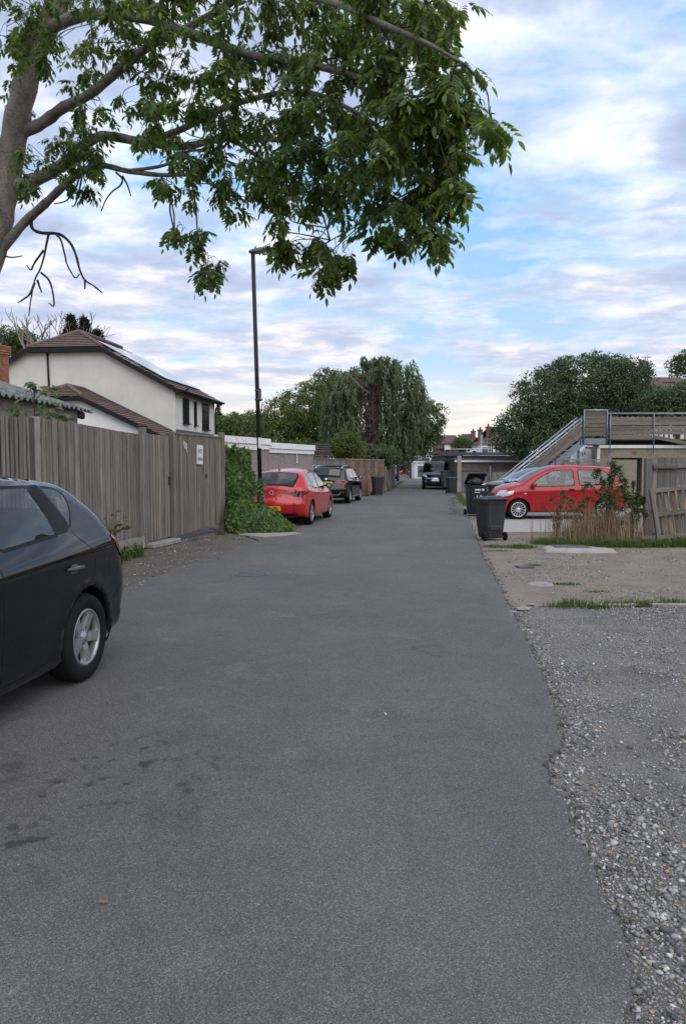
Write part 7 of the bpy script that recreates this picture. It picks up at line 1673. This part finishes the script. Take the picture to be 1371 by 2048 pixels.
tw.build('twigs', MATS['bark_dark'], ash, world=True)['kind'] = 'stuff'
order = np.argsort(-np.array(leafpx)); vm = [np_mesh('leaf', V, F, MATS['ash_leaf']) for V, F in VAR]
for i in order[:300]:
    o = put('leaf', vm[leafv[i]], ash); o.matrix_local = Matrix.Translation(-TB) @ leafM[i]
VV = []; FF = []; off = 0
for i in order[300:]:
    V, F = VAR[leafv[i]]; M_ = np.array(leafM[i]); VV.append(V @ M_[:3, :3].T + M_[:3, 3] - np.array(TB)); FF.append(F + off); off += len(V)
put('leaves', np_mesh('leaves', np.vstack(VV), np.vstack(FF), MATS['ash_leaf']), ash)['kind'] = 'stuff'
print('ash leaves', len(leafM))

# ---------- background trees
tree('leafy_tree', 'broad yellow-green tree left of the weeping conifer behind the garages', at(590, 930, 56), [lobe(565, 850, 54, 48, 50), lobe(610, 835, 56, 52, 62), lobe(650, 800, 58, 40, 55), lobe(545, 880, 53, 34, 32), lobe(640, 870, 55, 40, 45), lobe(650, 905, 50, 34, 24), lobe(610, 905, 50, 30, 20), lobe(560, 905, 50, 34, 18)], 'tree_leaf_yellow', .17, 740, 50, .34, .25)
tree('leafy_tree', 'dark green tree crown behind the top left of the weeping conifer', at(690, 930, 62), [lobe(690, 775, 62, 42, 32), lobe(665, 800, 62, 35, 40), lobe(720, 770, 63, 50, 28)], 'tree_leaf', .18, 260, 45, .36, .25)
tree('leafy_tree', 'rounded dark green tree to the right of the weeping conifer over the lane', at(806, 940, 66), [lobe(840, 850, 66, 40, 45), lobe(862, 835, 66, 24, 30), lobe(850, 880, 66, 28, 26), lobe(820, 870, 66, 35, 40), lobe(822, 810, 66, 22, 24)], 'tree_leaf', .19, 330, 45, .34, .25)
tree('leafy_tree', 'large round-crowned tree above the outside stairs on the right', at(1150, 935, 46), [lobe(1165, 770, 46, 82, 52), lobe(1240, 780, 46, 56, 54), lobe(1090, 805, 45, 64, 56), lobe(1052, 848, 44, 46, 46), lobe(1130, 850, 45, 75, 40), lobe(1230, 830, 46, 70, 40), lobe(1290, 815, 47, 42, 40), lobe(1030, 880, 44, 40, 24), lobe(1085, 895, 44, 60, 24), lobe(1150, 890, 45, 60, 26), lobe(1115, 752, 46, 30, 22), lobe(1200, 730, 46, 34, 24), lobe(1268, 742, 46, 26, 24)], 'tree_leaf_cool', .16, 1150, 58, .36, .35)
tree('leafy_tree', 'lower leafy tree spreading behind the roof deck at the right edge', at(1350, 935, 43), [lobe(1330, 815, 43, 45, 35), lobe(1385, 810, 43, 45, 40)], 'tree_leaf_cool', .16, 240, 52, .34, .25)
tree('leafy_tree', 'tree top showing above the dark red roof at the right edge', at(1368, 930, 80), [lobe(1362, 730, 80, 26, 20), lobe(1390, 722, 80, 36, 24)], 'tree_leaf', .22, 110, 40, .45, .25)
tree('small_tree', 'small dark tree in front of the far brown roofs', at(921, 935, 112), [lobe(921, 890, 112, 15, 13), lobe(930, 892, 112, 10, 10)], 'tree_leaf', .25, 70, 36, .4, .2)
tree('round_bush', 'round yellow-green bush rising behind the grey fence by the brick piers', at(697, 965, 40), [lobe(695, 890, 40, 27, 25), lobe(680, 900, 40, 16, 18), lobe(708, 902, 40, 16, 18)], 'bush_leaf', .10, 230, 45, .16, .08, cat='bush')
tree('far_trees', 'distant treeline tree seen between the house and the lamp post', at(470, 930, 105), [lobe(450, 862, 105, 30, 24), lobe(490, 865, 105, 30, 22), lobe(515, 855, 104, 20, 25)], 'tree_leaf_yellow', .30, 260, 42, .55, .3)
tree('far_trees', 'distant darker tree on the skyline right of the cream house', at(485, 930, 125), [lobe(470, 843, 125, 15, 14), lobe(497, 843, 125, 18, 16), lobe(440, 850, 125, 18, 18)], 'tree_leaf', .30, 140, 40, .5, .3)
tree('hedge_tree', 'overgrown hedge of shrubs along the left of the far lane', at(795, 955, 62), [lobe(800, 908, 66, 18, 14), lobe(815, 908, 80, 14, 13), lobe(786, 914, 62, 12, 16), lobe(770, 905, 58, 22, 14)], 'tree_leaf_yellow', .14, 260, 45, .25, .12, cat='hedge')
tree('hedge_tree', 'dark shrub beside the far white garage at the lane end', at(815, 945, 100), [lobe(815, 930, 100, 16, 14), lobe(826, 928, 102, 10, 12)], 'tree_leaf', .2, 90, 40, .3, .1, cat='hedge')
tree('left_tree', 'leafy tree behind the bare tree at the far left', at(20, 930, 50), [lobe(15, 690, 50, 45, 28), lobe(50, 690, 52, 30, 20)], 'tree_leaf', .18, 150, 42, .35, .25)

# conifers behind the house
def conifer(label, px, ytop, ybase, Y, wpx, n=260):
    b = at(px, 930, Y); b.z = 0; top = at(px, ytop, Y); t = thing('dark_conifer', label, 'tree', b); H = top.z
    m = MB(); m.tube([(0, 0, 0), (0, 0, H * .95)], [.2, .04], 7); m.build('trunk', MATS['bark_dark'], t); s = Y / FPX; z0 = at(px, ybase, Y).z
    C = []; D = []
    for i in range(n):
        f = RNG.random() ** .8; z = z0 + (H - z0) * f; r = wpx * s * (1 - f) ** .75 + .08; a = RNG.uniform(0, 6.28); rad = r * RNG.uniform(.3, 1.05)
        k2 = 16; c = np.array([math.cos(a) * rad, math.sin(a) * rad, z]); d = np.array([math.cos(a) * .8, math.sin(a) * .8, .35]); C.append(c + RNG.normal(size=(k2, 3)) * .12); D.append(np.tile(d, (k2, 1)) + RNG.normal(size=(k2, 3)) * .4)
    C = np.vstack(C); D = np.vstack(D); V, F = leaf_quads(C, D, RNG.normal(size=C.shape) + np.array([0, 0, 1]), .32, .09); put('crown', np_mesh('crown', V, F, MATS['conifer_dark']), t)['kind'] = 'stuff'
conifer('dark conifer spire left of the two above the house ridge', 148, 634, 760, 52, 30); conifer('dark conifer spire right of the two above the house ridge', 176, 638, 760, 53, 26); conifer('low dark conifer shoulder just right of the house ridge', 200, 662, 760, 54, 26)
conifer('thin far conifer at the right corner of the cream house', 438, 805, 900, 110, 14, 120)

# bare pollarded tree
b = at(70, 930, 46); b.z = 0; t = thing('bare_tree', 'bare pale tree with upright twiggy branches behind the house ridge', 'tree', b); m = MB(); m2 = MB(); rt_ = random.Random(5)
def grow_(p, d, L, r, lev):
    q = p + d * L; mm = p.lerp(q, .5) + Vector((rt_.gauss(0, 1), rt_.gauss(0, 1), 0)) * L * .06; (m if lev < 2 else m2).tube([p, mm, q], [r, r * .85, r * .7], 6 if lev < 2 else 4, cap=False)
    if lev >= 5 or r < .008: return
    for _ in range(rt_.choice((2, 2, 3)) if lev < 3 else 2):
        nd = (d + Vector((rt_.gauss(0, .38), rt_.gauss(0, .38), rt_.uniform(-.05, .35)))).normalized(); grow_(q, nd, L * rt_.uniform(.62, .86), r * .64, lev + 1)
for dx, lean in ((-2.6, -.25), (-1.6, -.1), (-.6, .05), (.3, .0), (1.2, .2), (1.7, .3)):
    m.tube([(dx * .4, 0, 0), (dx, 0, 5.6)], [.2, .14], 7); grow_(Vector((dx, 0, 5.6)), Vector((lean, 0, 1)).normalized(), 1.75, .12, 1)
m.build('limbs', MATS['bark_pale'], t); m2.build('twigs', MATS['bark_pale'], t)['kind'] = 'stuff'

# ---------- weeping conifer
YL = 50.0; b = at(745, 930, YL); b.z = 0; t = thing('weeping_conifer', 'tall shaggy weeping conifer with bare reddish stems and lopped top beside the lane', 'tree', b)
m = MB()
for px0, px1, yt, r0 in ((742, 738, 735, .20), (752, 757, 722, .22), (748, 746, 740, .16), (738, 728, 745, .14), (757, 762, 735, .17), (745, 752, 760, .12)):
    a = at(px0, 935, YL + random.uniform(-.4, .4)); a.z = 0; m.tube(limb_pts(a, at(px1, yt, YL + random.uniform(-.4, .4)), 8, .12), [r0 * (1 - .05 * i) for i in range(9)], 8)
m.build('trunk', MATS['bark_red'], t, world=True)
m = MB(); m.tube(smooth_path(pth((738, 788, YL - .5), (722, 775, YL - .9), (708, 762, YL - 1.2), (695, 746, YL - 1.5)), 3), [.10 - .006 * i for i in range(10)], 7); m.build('broken_branch', MATS['bark'], t, world=True)
m = MB()
for i in range(150):
    a = at(random.uniform(715, 760), random.uniform(745, 880), YL - random.uniform(.1, .7)); e = a + Vector((random.uniform(-1.3, .7), random.uniform(-.8, .2), random.uniform(-1.2, .25))); m.tube(limb_pts(a, e, 4, .7, -.08), [.03, .025, .02, .014, .006], 4, cap=False)
m.build('dead_twigs', MATS['bark_red'], t, world=True)['kind'] = 'stuff'
C = []; D = []; Nn = []
def fronds(n, pxr, pyr, dep, gap=None, ln=(.8, 1.8)):
    for i in range(n):
        for _ in range(30):
            px, py = random.uniform(*pxr), random.uniform(*pyr)
            if gap and gap(px, py): continue
            break
        p = np.array(at(px, py, YL + random.uniform(*dep))); az = random.uniform(0, 6.28); out = np.array([math.cos(az), math.sin(az) - .3, 0]); L = random.uniform(*ln); k2 = 26
        s = RNG.random(k2) ** .8; pos = p + out * (.35 * L * (1 - (1 - s) ** 2))[:, None] + np.array([0, 0, -1.0]) * (L * s ** 1.4)[:, None] + RNG.normal(size=(k2, 3)) * .06 * np.array([1, 1, .5]) + np.array([0, 0, .3])
        dd = out * (.7 * (1 - s))[:, None] + np.array([0, 0, -1.0]) * (.45 + s)[:, None] + RNG.normal(size=(k2, 3)) * .28; C.append(pos); D.append(dd); Nn.append(np.tile(out, (k2, 1)) + RNG.normal(size=(k2, 3)) * .5 + np.array([0, -.3, .4]))
def hole(px, py): return 712 < px < 764 and 778 < py < 900 and not (px > 757 and py < 800)
fronds(330, (765, 832), (730, 870), (-1.6, 1.6)); fronds(60, (825, 843), (750, 830), (-1, 1)); fronds(250, (648, 712), (778, 880), (-1.4, 1.4)); fronds(90, (660, 740), (752, 800), (-.6, 1.4), hole); fronds(70, (738, 800), (722, 760), (-.9, .9), None, (.5, 1.2)); fronds(60, (690, 735), (860, 905), (-1, 1.2)); fronds(80, (760, 835), (860, 895), (-1.2, 1.4)); fronds(70, (700, 770), (745, 870), (1.2, 2.2)); fronds(40, (655, 690), (770, 800), (-.8, .8), None, (.5, 1.0)); fronds(26, (720, 760), (722, 742), (-.5, .5), None, (.3, .7))
C = np.vstack(C); D = np.vstack(D); Nn = np.vstack(Nn); V, F = leaf_quads(C, D, Nn, RNG.uniform(.18, .42, len(C)), RNG.uniform(.05, .10, len(C)))
put('crown', np_mesh('crown', V - np.array(b), F, MATS['conifer_leaf']), t)['kind'] = 'stuff'
# greenery trailing over the brick wall and lane fence
tl_ = thing('trailing_laurel', 'glossy green branches trailing over the brick piers and lane fence', 'bush', (2.2, 44.5, 0))
lob = [lobe(735, 905, 44, 22, 12), lobe(760, 908, 45, 26, 14), lobe(783, 912, 47, 16, 13), lobe(772, 926, 46, 8, 14), lobe(715, 905, 43, 14, 8)]
V, F = crown(lob, 260, 42, .17, .15, .5, .32, .3); put('foliage', np_mesh('foliage', V - np.array((2.2, 44.5, 0)), F, MATS['conifer_leaf']), tl_)['kind'] = 'stuff'
m = MB()
for i in range(8): m.tube(limb_pts((random.uniform(-1, .8), 1 + i * .3, 0), (random.uniform(-1.2, .6), .5 + i * .3, 2.1), 4), .03, 5)
m.build('stems', MATS['bark_dark'], tl_)

# ---------- ivy on the wall end and round the lamp post
iv = thing('ivy', 'thick green ivy climbing the wall end and heaped round the lamp post base', 'ivy', (-2.55, 18.1, 0)); IB = np.array((-2.55, 18.1, 0))
def wall_s(u, v):  # u 0..1 across, v 0..1 up
    x = -2.90 + .66 * u + .05 * np.sin(v * 9 + u * 3); z = v * (2.08 - .10 * np.sin(u * 7) ** 2 - .12 * (u > .8)); y = 18.25 - .22 * np.sin(np.pi * np.clip(u, .02, .98)) * (1.1 - .4 * v) - .06 * np.sin(11 * v + 5 * u); return np.stack([x, y, z], -1)
hgt = lambda x: np.interp(x, [-2.9, -2.5, -2.2, -1.9, -1.61, -1.43, -1.22], [.62, .68, .60, .50, .32, .17, .02])
def mound_s(u, v):  # u across, v around from the back over the top to the front
    x = -2.74 + 1.52 * u; hh = hgt(x); a = v * np.pi; ry = .62 * np.sqrt(np.clip(1 - ((u - .45) / .62) ** 2, .02, 1)); y = 17.95 + ry * np.cos(a) * 1.0; z = hh * np.sin(a) ** .8; return np.stack([x, y, z], -1)
def leaves_on(fn, n, lift, sz, vr=(0, 1)):
    u = RNG.random(n); v = RNG.uniform(*vr, n); e = 1e-3; p = fn(u, v); du = fn(np.clip(u + e, 0, 1), v) - fn(np.clip(u - e, 0, 1), v); dv = fn(u, np.clip(v + e, 0, 1)) - fn(u, np.clip(v - e, 0, 1)); nn = unit(np.cross(du, dv)); nn = np.where((nn[:, 1:2] > .2), -nn, nn); nn = np.where((nn[:, 2:3] < -.3), -nn, nn)
    p = p + nn * RNG.uniform(-.02, lift, n)[:, None]; D = np.array([0, 0, -1.0]) + RNG.normal(size=(n, 3)) * .45; N = nn + RNG.normal(size=(n, 3)) * .45; s = sz * RNG.uniform(.6, 1.3, n); return p, D, N, s
A = leaves_on(wall_s, 5200, .09, .075); B_ = leaves_on(mound_s, 9500, .10, .068, (.0, 1.0))
n3 = 260; Cc = np.stack([lp.x + RNG.normal(size=n3) * .06, lp.y - .07 + RNG.normal(size=n3) * .05, RNG.uniform(.2, 1.25, n3)], 1); Cx = (Cc, RNG.normal(size=(n3, 3)) + np.array([0, 0, -1]), RNG.normal(size=(n3, 3)) + np.array([0, -1, .3]), .06 * RNG.uniform(.6, 1.2, n3))
p, D, N, s = (np.concatenate([a, b2, c2]) for a, b2, c2 in zip(A, B_, Cx))
D = unit(D); S_ = unit(np.cross(D, N)); N2 = np.cross(S_, D); l = s[:, None]
V = np.stack([p - D * l * .35, p - D * l * .5 + S_ * l * .32, p + S_ * l * .5 + N2 * l * .08, p + D * l * .62, p - S_ * l * .5 + N2 * l * .08, p - D * l * .5 - S_ * l * .32], 1).reshape(-1, 3); b0 = np.arange(len(p))[:, None] * 6
F = np.vstack([b0 + np.array([[0, 1, 2]]), b0 + np.array([[0, 2, 3]]), b0 + np.array([[0, 3, 4]]), b0 + np.array([[0, 4, 5]])]); put('leaves', np_mesh('leaves', V - IB, F, MATS['ivy_leaf']), iv)['kind'] = 'stuff'
def grid_mesh(fn, nu, nv, sh):
    u, v = np.meshgrid(np.linspace(0, 1, nu), np.linspace(0, 1, nv)); P_ = fn(u.ravel(), v.ravel()); P_ = P_ + sh; i = np.arange(nu * nv).reshape(nv, nu); Fq = np.stack([i[:-1, :-1], i[:-1, 1:], i[1:, 1:], i[1:, :-1]], -1).reshape(-1, 4); return P_, Fq
P1, F1 = grid_mesh(wall_s, 16, 24, np.array((0, .05, -.02))); P2, F2 = grid_mesh(mound_s, 24, 16, np.array((0, .03, -.05))); put('dark_core', np_mesh('dark_core', np.vstack([P1, P2]) - IB, np.vstack([F1, F2 + len(P1)]), MATS['conifer_dark']), iv)  # added dark core behind the ivy leaves so nothing shows through
m = MB()
for i in range(14):
    x = random.uniform(-2.95, -2.25); a = Vector((x, 18.1, random.uniform(1.8, 2.05))); e = a + Vector((random.uniform(-.1, .1), random.uniform(-.1, .05), random.uniform(.12, .34))); m.tube([a, a.lerp(e, .5) + Vector((random.uniform(-.04, .04), 0, .02)), e], .005, 4)
m.build('shoots', MATS['dry_stalk'], iv, world=True)

# ---------- weeds on the right
def shrub(name, label, base, stems, leafm, ll, lw, per, seed, stemm='bark_dark', droop=.5, sr=.008, cat='weed'):
    """stems: [(lean x, lean y, height)]: arching stems with narrow leaves"""
    t = thing(name, label, cat, base); rs = np.random.default_rng(seed); m = MB(); C = []; D = []; N = []
    for (lx, ly, h) in stems:
        p0 = Vector((rs.normal() * .05, rs.normal() * .05, 0)); p2 = Vector((lx, ly, h)); p1 = Vector((lx * .25, ly * .25, h * .62)); p3 = p2 + Vector((lx * .35, ly * .35, -abs(droop) * .25 * h)); path = smooth_path([p0, p1, p2, p3], 6); n = len(path); m.tube(path, [sr * (1 - .8 * i / n) + .0015 for i in range(n)], 5, cap=False); pa_ = np.array([tuple(q) for q in path])
        k2 = int(per * h); f = np.clip(rs.uniform(.22, 1, k2), 0, .999) * (n - 1); i = f.astype(int); q = pa_[i] + (pa_[np.minimum(i + 1, n - 1)] - pa_[i]) * (f - i)[:, None]; d = rs.normal(size=(k2, 3)) * np.array([1, 1, .5]) + np.array([0, 0, -droop]); d = unit(d); l = ll * rs.uniform(.6, 1.3, k2); C.append(q + d * l[:, None] * .5); D.append(d); N.append(rs.normal(size=(k2, 3)) * .5 + np.array([0, 0, 1]))
    m.build('stems', MATS[stemm], t); C = np.vstack(C); D = np.vstack(D); N = np.vstack(N); V, F = leaf_quads(C, D, N, ll * RNG.uniform(.6, 1.25, len(C)), lw * RNG.uniform(.7, 1.2, len(C))); put('leaves', np_mesh('leaves', V, F, MATS[leafm]), t)['kind'] = 'stuff'; return t
xr_ = lambda px, Y: (px - 685.5) / FPX * Y
shrub('tall_weed', 'tall leafy buddleia weed standing before the tail of the small red car', (xr_(1215, 15.7), 15.7, -.03), [(-.22, .0, 1.55), (.10, .05, 1.70), (.28, -.05, 1.35), (-.40, 0, 1.25), (.05, 0, 1.45), (.42, .1, 1.05), (-.15, -.1, 1.05), (-.35, .1, .95), (.2, 0, 1.6), (-.5, 0, .8), (.5, 0, .8), (.3, .1, 1.2), (-.1, 0, 1.3)], 'weed_leaf', .115, .026, 150, 3, droop=.55)
shrub('dry_weed', 'reddish dry bushy weed at the left end of the weed strip', (xr_(1112, 15.5), 15.5, -.03), [(-.1, 0, .95), (.12, 0, 1.08), (.28, 0, .92), (-.2, .1, .75), (.35, .05, .7), (.05, -.1, .8), (.45, 0, .85), (.2, .1, 1.0)], 'fern_brown', .065, .022, 130, 4, 'dry_stalk', .3)
shrub('dry_weed', 'greenish dry weed stems in the middle of the weed strip', (xr_(1150, 15.6), 15.6, -.03), [(-.25, 0, .85), (.15, 0, .8), (.3, .1, .6), (-.1, .1, .95), (.0, 0, .7)], 'weed_leaf', .06, .02, 120, 5, 'dry_stalk', .4)
shrub('bramble', 'dark green bramble clump between the weeds and the pallet', (xr_(1272, 15.7), 15.8, -.03), [(-.35, 0, .75), (-.2, -.1, .95), (.0, -.1, 1.05), (.15, 0, .95), (-.45, 0, .5), (.1, -.15, .7), (-.1, -.2, .6), (.2, 0, .6), (-.3, -.2, .45)], 'tree_leaf', .085, .06, 120, 6, 'bark_dark', .5)
shrub('bramble', 'mixed green shrub growing behind the bramble by the fence post', (xr_(1262, 17.0), 16.9, -.03), [(-.2, 0, 1.15), (.0, 0, 1.25), (.1, 0, 1.0), (-.35, 0, .9), (.15, 0, .8)], 'weed_leaf', .08, .03, 130, 7, 'bark_dark', .4)
shrub('fence_weed', 'green weed growing from the gravel board of the left fence', (-4.02, 12.85, .28), [(-.1, -.05, .22), (.15, -.1, .30), (.3, -.1, .26), (-.2, -.1, .2), (.05, -.15, .2), (.22, .0, .22)], 'ivy_leaf', .05, .028, 260, 8, 'dry_stalk', .2)
shrub('fence_weed', 'pale seed-headed grass weed against the board fence beside the car tail', (-3.98, 12.6, .2), [(.05, -.05, .55), (.15, -.05, .62), (.25, -.05, .52), (-.05, -.05, .48), (.3, -.05, .45)], 'grass_blade', .035, .010, 120, 9, 'dry_stalk', .1, .003)
shrub('fence_weed', 'low dock weed at the verge beside the black car bumper', (-3.62, 12.0, -.02), [(.1, -.1, .3), (-.1, -.1, .35), (.15, 0, .25), (0, -.15, .22)], 'ivy_leaf', .07, .03, 160, 10, 'dry_stalk', .3)
n = 2800; q = np.stack([RNG.normal(xr_(1198, 15.6), .46, n), RNG.normal(15.55, .14, n), np.full(n, -.03)], 1)
dg_ = thing('dry_grass', 'mass of dry straw-brown grass stalks in the weed strip', 'grass', (xr_(1200, 15.6), 15.55, -.03)); me = blades('stalks', q - np.array((xr_(1200, 15.6), 15.55, -.03)), RNG.uniform(.25, .95, n), .0035, 'dry_stalk', .55); put('stalks', me, dg_)['kind'] = 'stuff'

# sapling over the left fence
sb_ = at(68, 850, 11.9); t = thing('sapling', 'broad-leaved sapling poking above the left fence before the shed', 'sapling', (sb_.x, 11.9, 0)); zt2 = at(68, 770, 11.9).z
m = MB(); m.tube([(0, 0, 0), (.02, 0, zt2)], [.022, .010], 6); m.build('stem', MATS['bark_dark'], t)
C = []; D = []; N = []
for (px, py, n_) in ((25, 828, 5), (45, 835, 4), (85, 822, 5), (105, 820, 5), (118, 826, 4), (100, 842, 4), (125, 838, 3), (135, 840, 3), (60, 812, 2), (75, 775, 4), (62, 768, 3), (108, 786, 4), (58, 783, 3), (90, 788, 3), (15, 832, 3)):
    c = np.array(at(px, py, 11.9 + random.uniform(-.15, .1))) - np.array((sb_.x, 11.9, 0)); out = np.array([np.sign(px - 68) * .8, -.3, .1])
    for k2 in range(n_): C.append(c + RNG.normal(size=3) * .05); D.append(out + RNG.normal(size=3) * .5 + np.array([0, 0, -.35])); N.append(np.array([0, -.4, 1]) + RNG.normal(size=3) * .4)
    m2 = MB()
C, D, N = map(np.array, (C, D, N)); D = unit(D); lft = np.full(len(C), .19) * RNG.uniform(.7, 1.2, len(C))
for i in range(len(C)):
    m = MB(); d = Vector(D[i]); s = d.cross(Vector(N[i])).normalized(); nn = s.cross(d); c = Vector(C[i]); l = float(lft[i])
    pts = [c - d * l * .5, c - d * l * .2 + s * l * .18 + nn * .012, c + d * l * .15 + s * l * .24 + nn * .015, c + d * l * .5 - nn * .03, c + d * l * .15 - s * l * .24 + nn * .015, c - d * l * .2 - s * l * .18 + nn * .012, c + d * l * .1]
    m.add(pts, [(0, 1, 6), (1, 2, 6), (2, 3, 6), (3, 4, 6), (4, 5, 6), (5, 0, 6)]); m.build('leaf', MATS['sapling_leaf'], t)
m = MB()
for (px, py) in ((25, 828), (105, 820), (125, 838), (108, 786), (58, 783)): e = Vector(at(px, py, 11.9)) - Vector((sb_.x, 11.9, 0)); m.tube([(0, 0, e.z - .15), tuple(Vector((0, 0, e.z)).lerp(e, .6) + Vector((0, 0, .06))), tuple(e)], .006, 4)
m.build('leaf_stalks', MATS['bark_dark'], t)

# fallen leaves and litter, each a small thing of its own
def fallen(name, label, p, s, a, material, cat):
    m = MB(); m.add([(-s, 0, .002), (-.2 * s, .42 * s, .006), (s, .1 * s, .012), (-.1 * s, -.38 * s, .008)], [(0, 3, 2), (0, 2, 1)]); o = m.build(name, MATS[material], None, loc=(p.x, p.y, p.z + .003), rot=(0, 0, a)); tag(o, label, cat, 'litter on the road')
for i, (px, py, s, mt, lb) in enumerate(((205, 1808, .022, 'dead_leaf', 'curled brown leaf on the asphalt near the lower left'), (515, 1198, .035, 'bush_leaf', 'small yellow leaf on the road below the manhole'), (770, 1430, .012, 'sign_white', 'tiny pale chip in the middle of the road'), (965, 1670, .016, 'dead_leaf', 'thin brown leaf near the right road edge'), (560, 1680, .010, 'bush_leaf', 'tiny yellow leaf left of the road centre'), (310, 1120, .05, 'sign_white', 'white scrap on the verge below the garden door'), (282, 1128, .05, 'sign_white', 'pale sliver on the verge beside the fence'), (325, 1157, .03, 'sign_white', 'white fleck at the edge of the verge'))):
    fallen('litter', lb, gp(px, py), s, random.uniform(0, 6), mt, 'litter')
n = 900; xx = RNG.uniform(-4.3, -1.3, n); yy = RNG.uniform(8, 18, n); k2 = (xx < ledge_x(yy) + .3) & (xx > -4.4 + (yy - 11) * .2); xx, yy = xx[k2], yy[k2]
V, F = leaf_quads(np.stack([xx, yy, np.full(len(xx), .006)], 1), RNG.normal(size=(len(xx), 3)) * np.array([1, 1, .15]), np.array([0, 0, 1.0]) + RNG.normal(size=(len(xx), 3)) * .25, RNG.uniform(.025, .06, len(xx)), RNG.uniform(.012, .028, len(xx)))
tag(put('leaf_litter', np_mesh('leaf_litter', V, F, MATS['dead_leaf'])), 'brown leaf litter scattered along the left verge', 'leaves', kind='stuff')
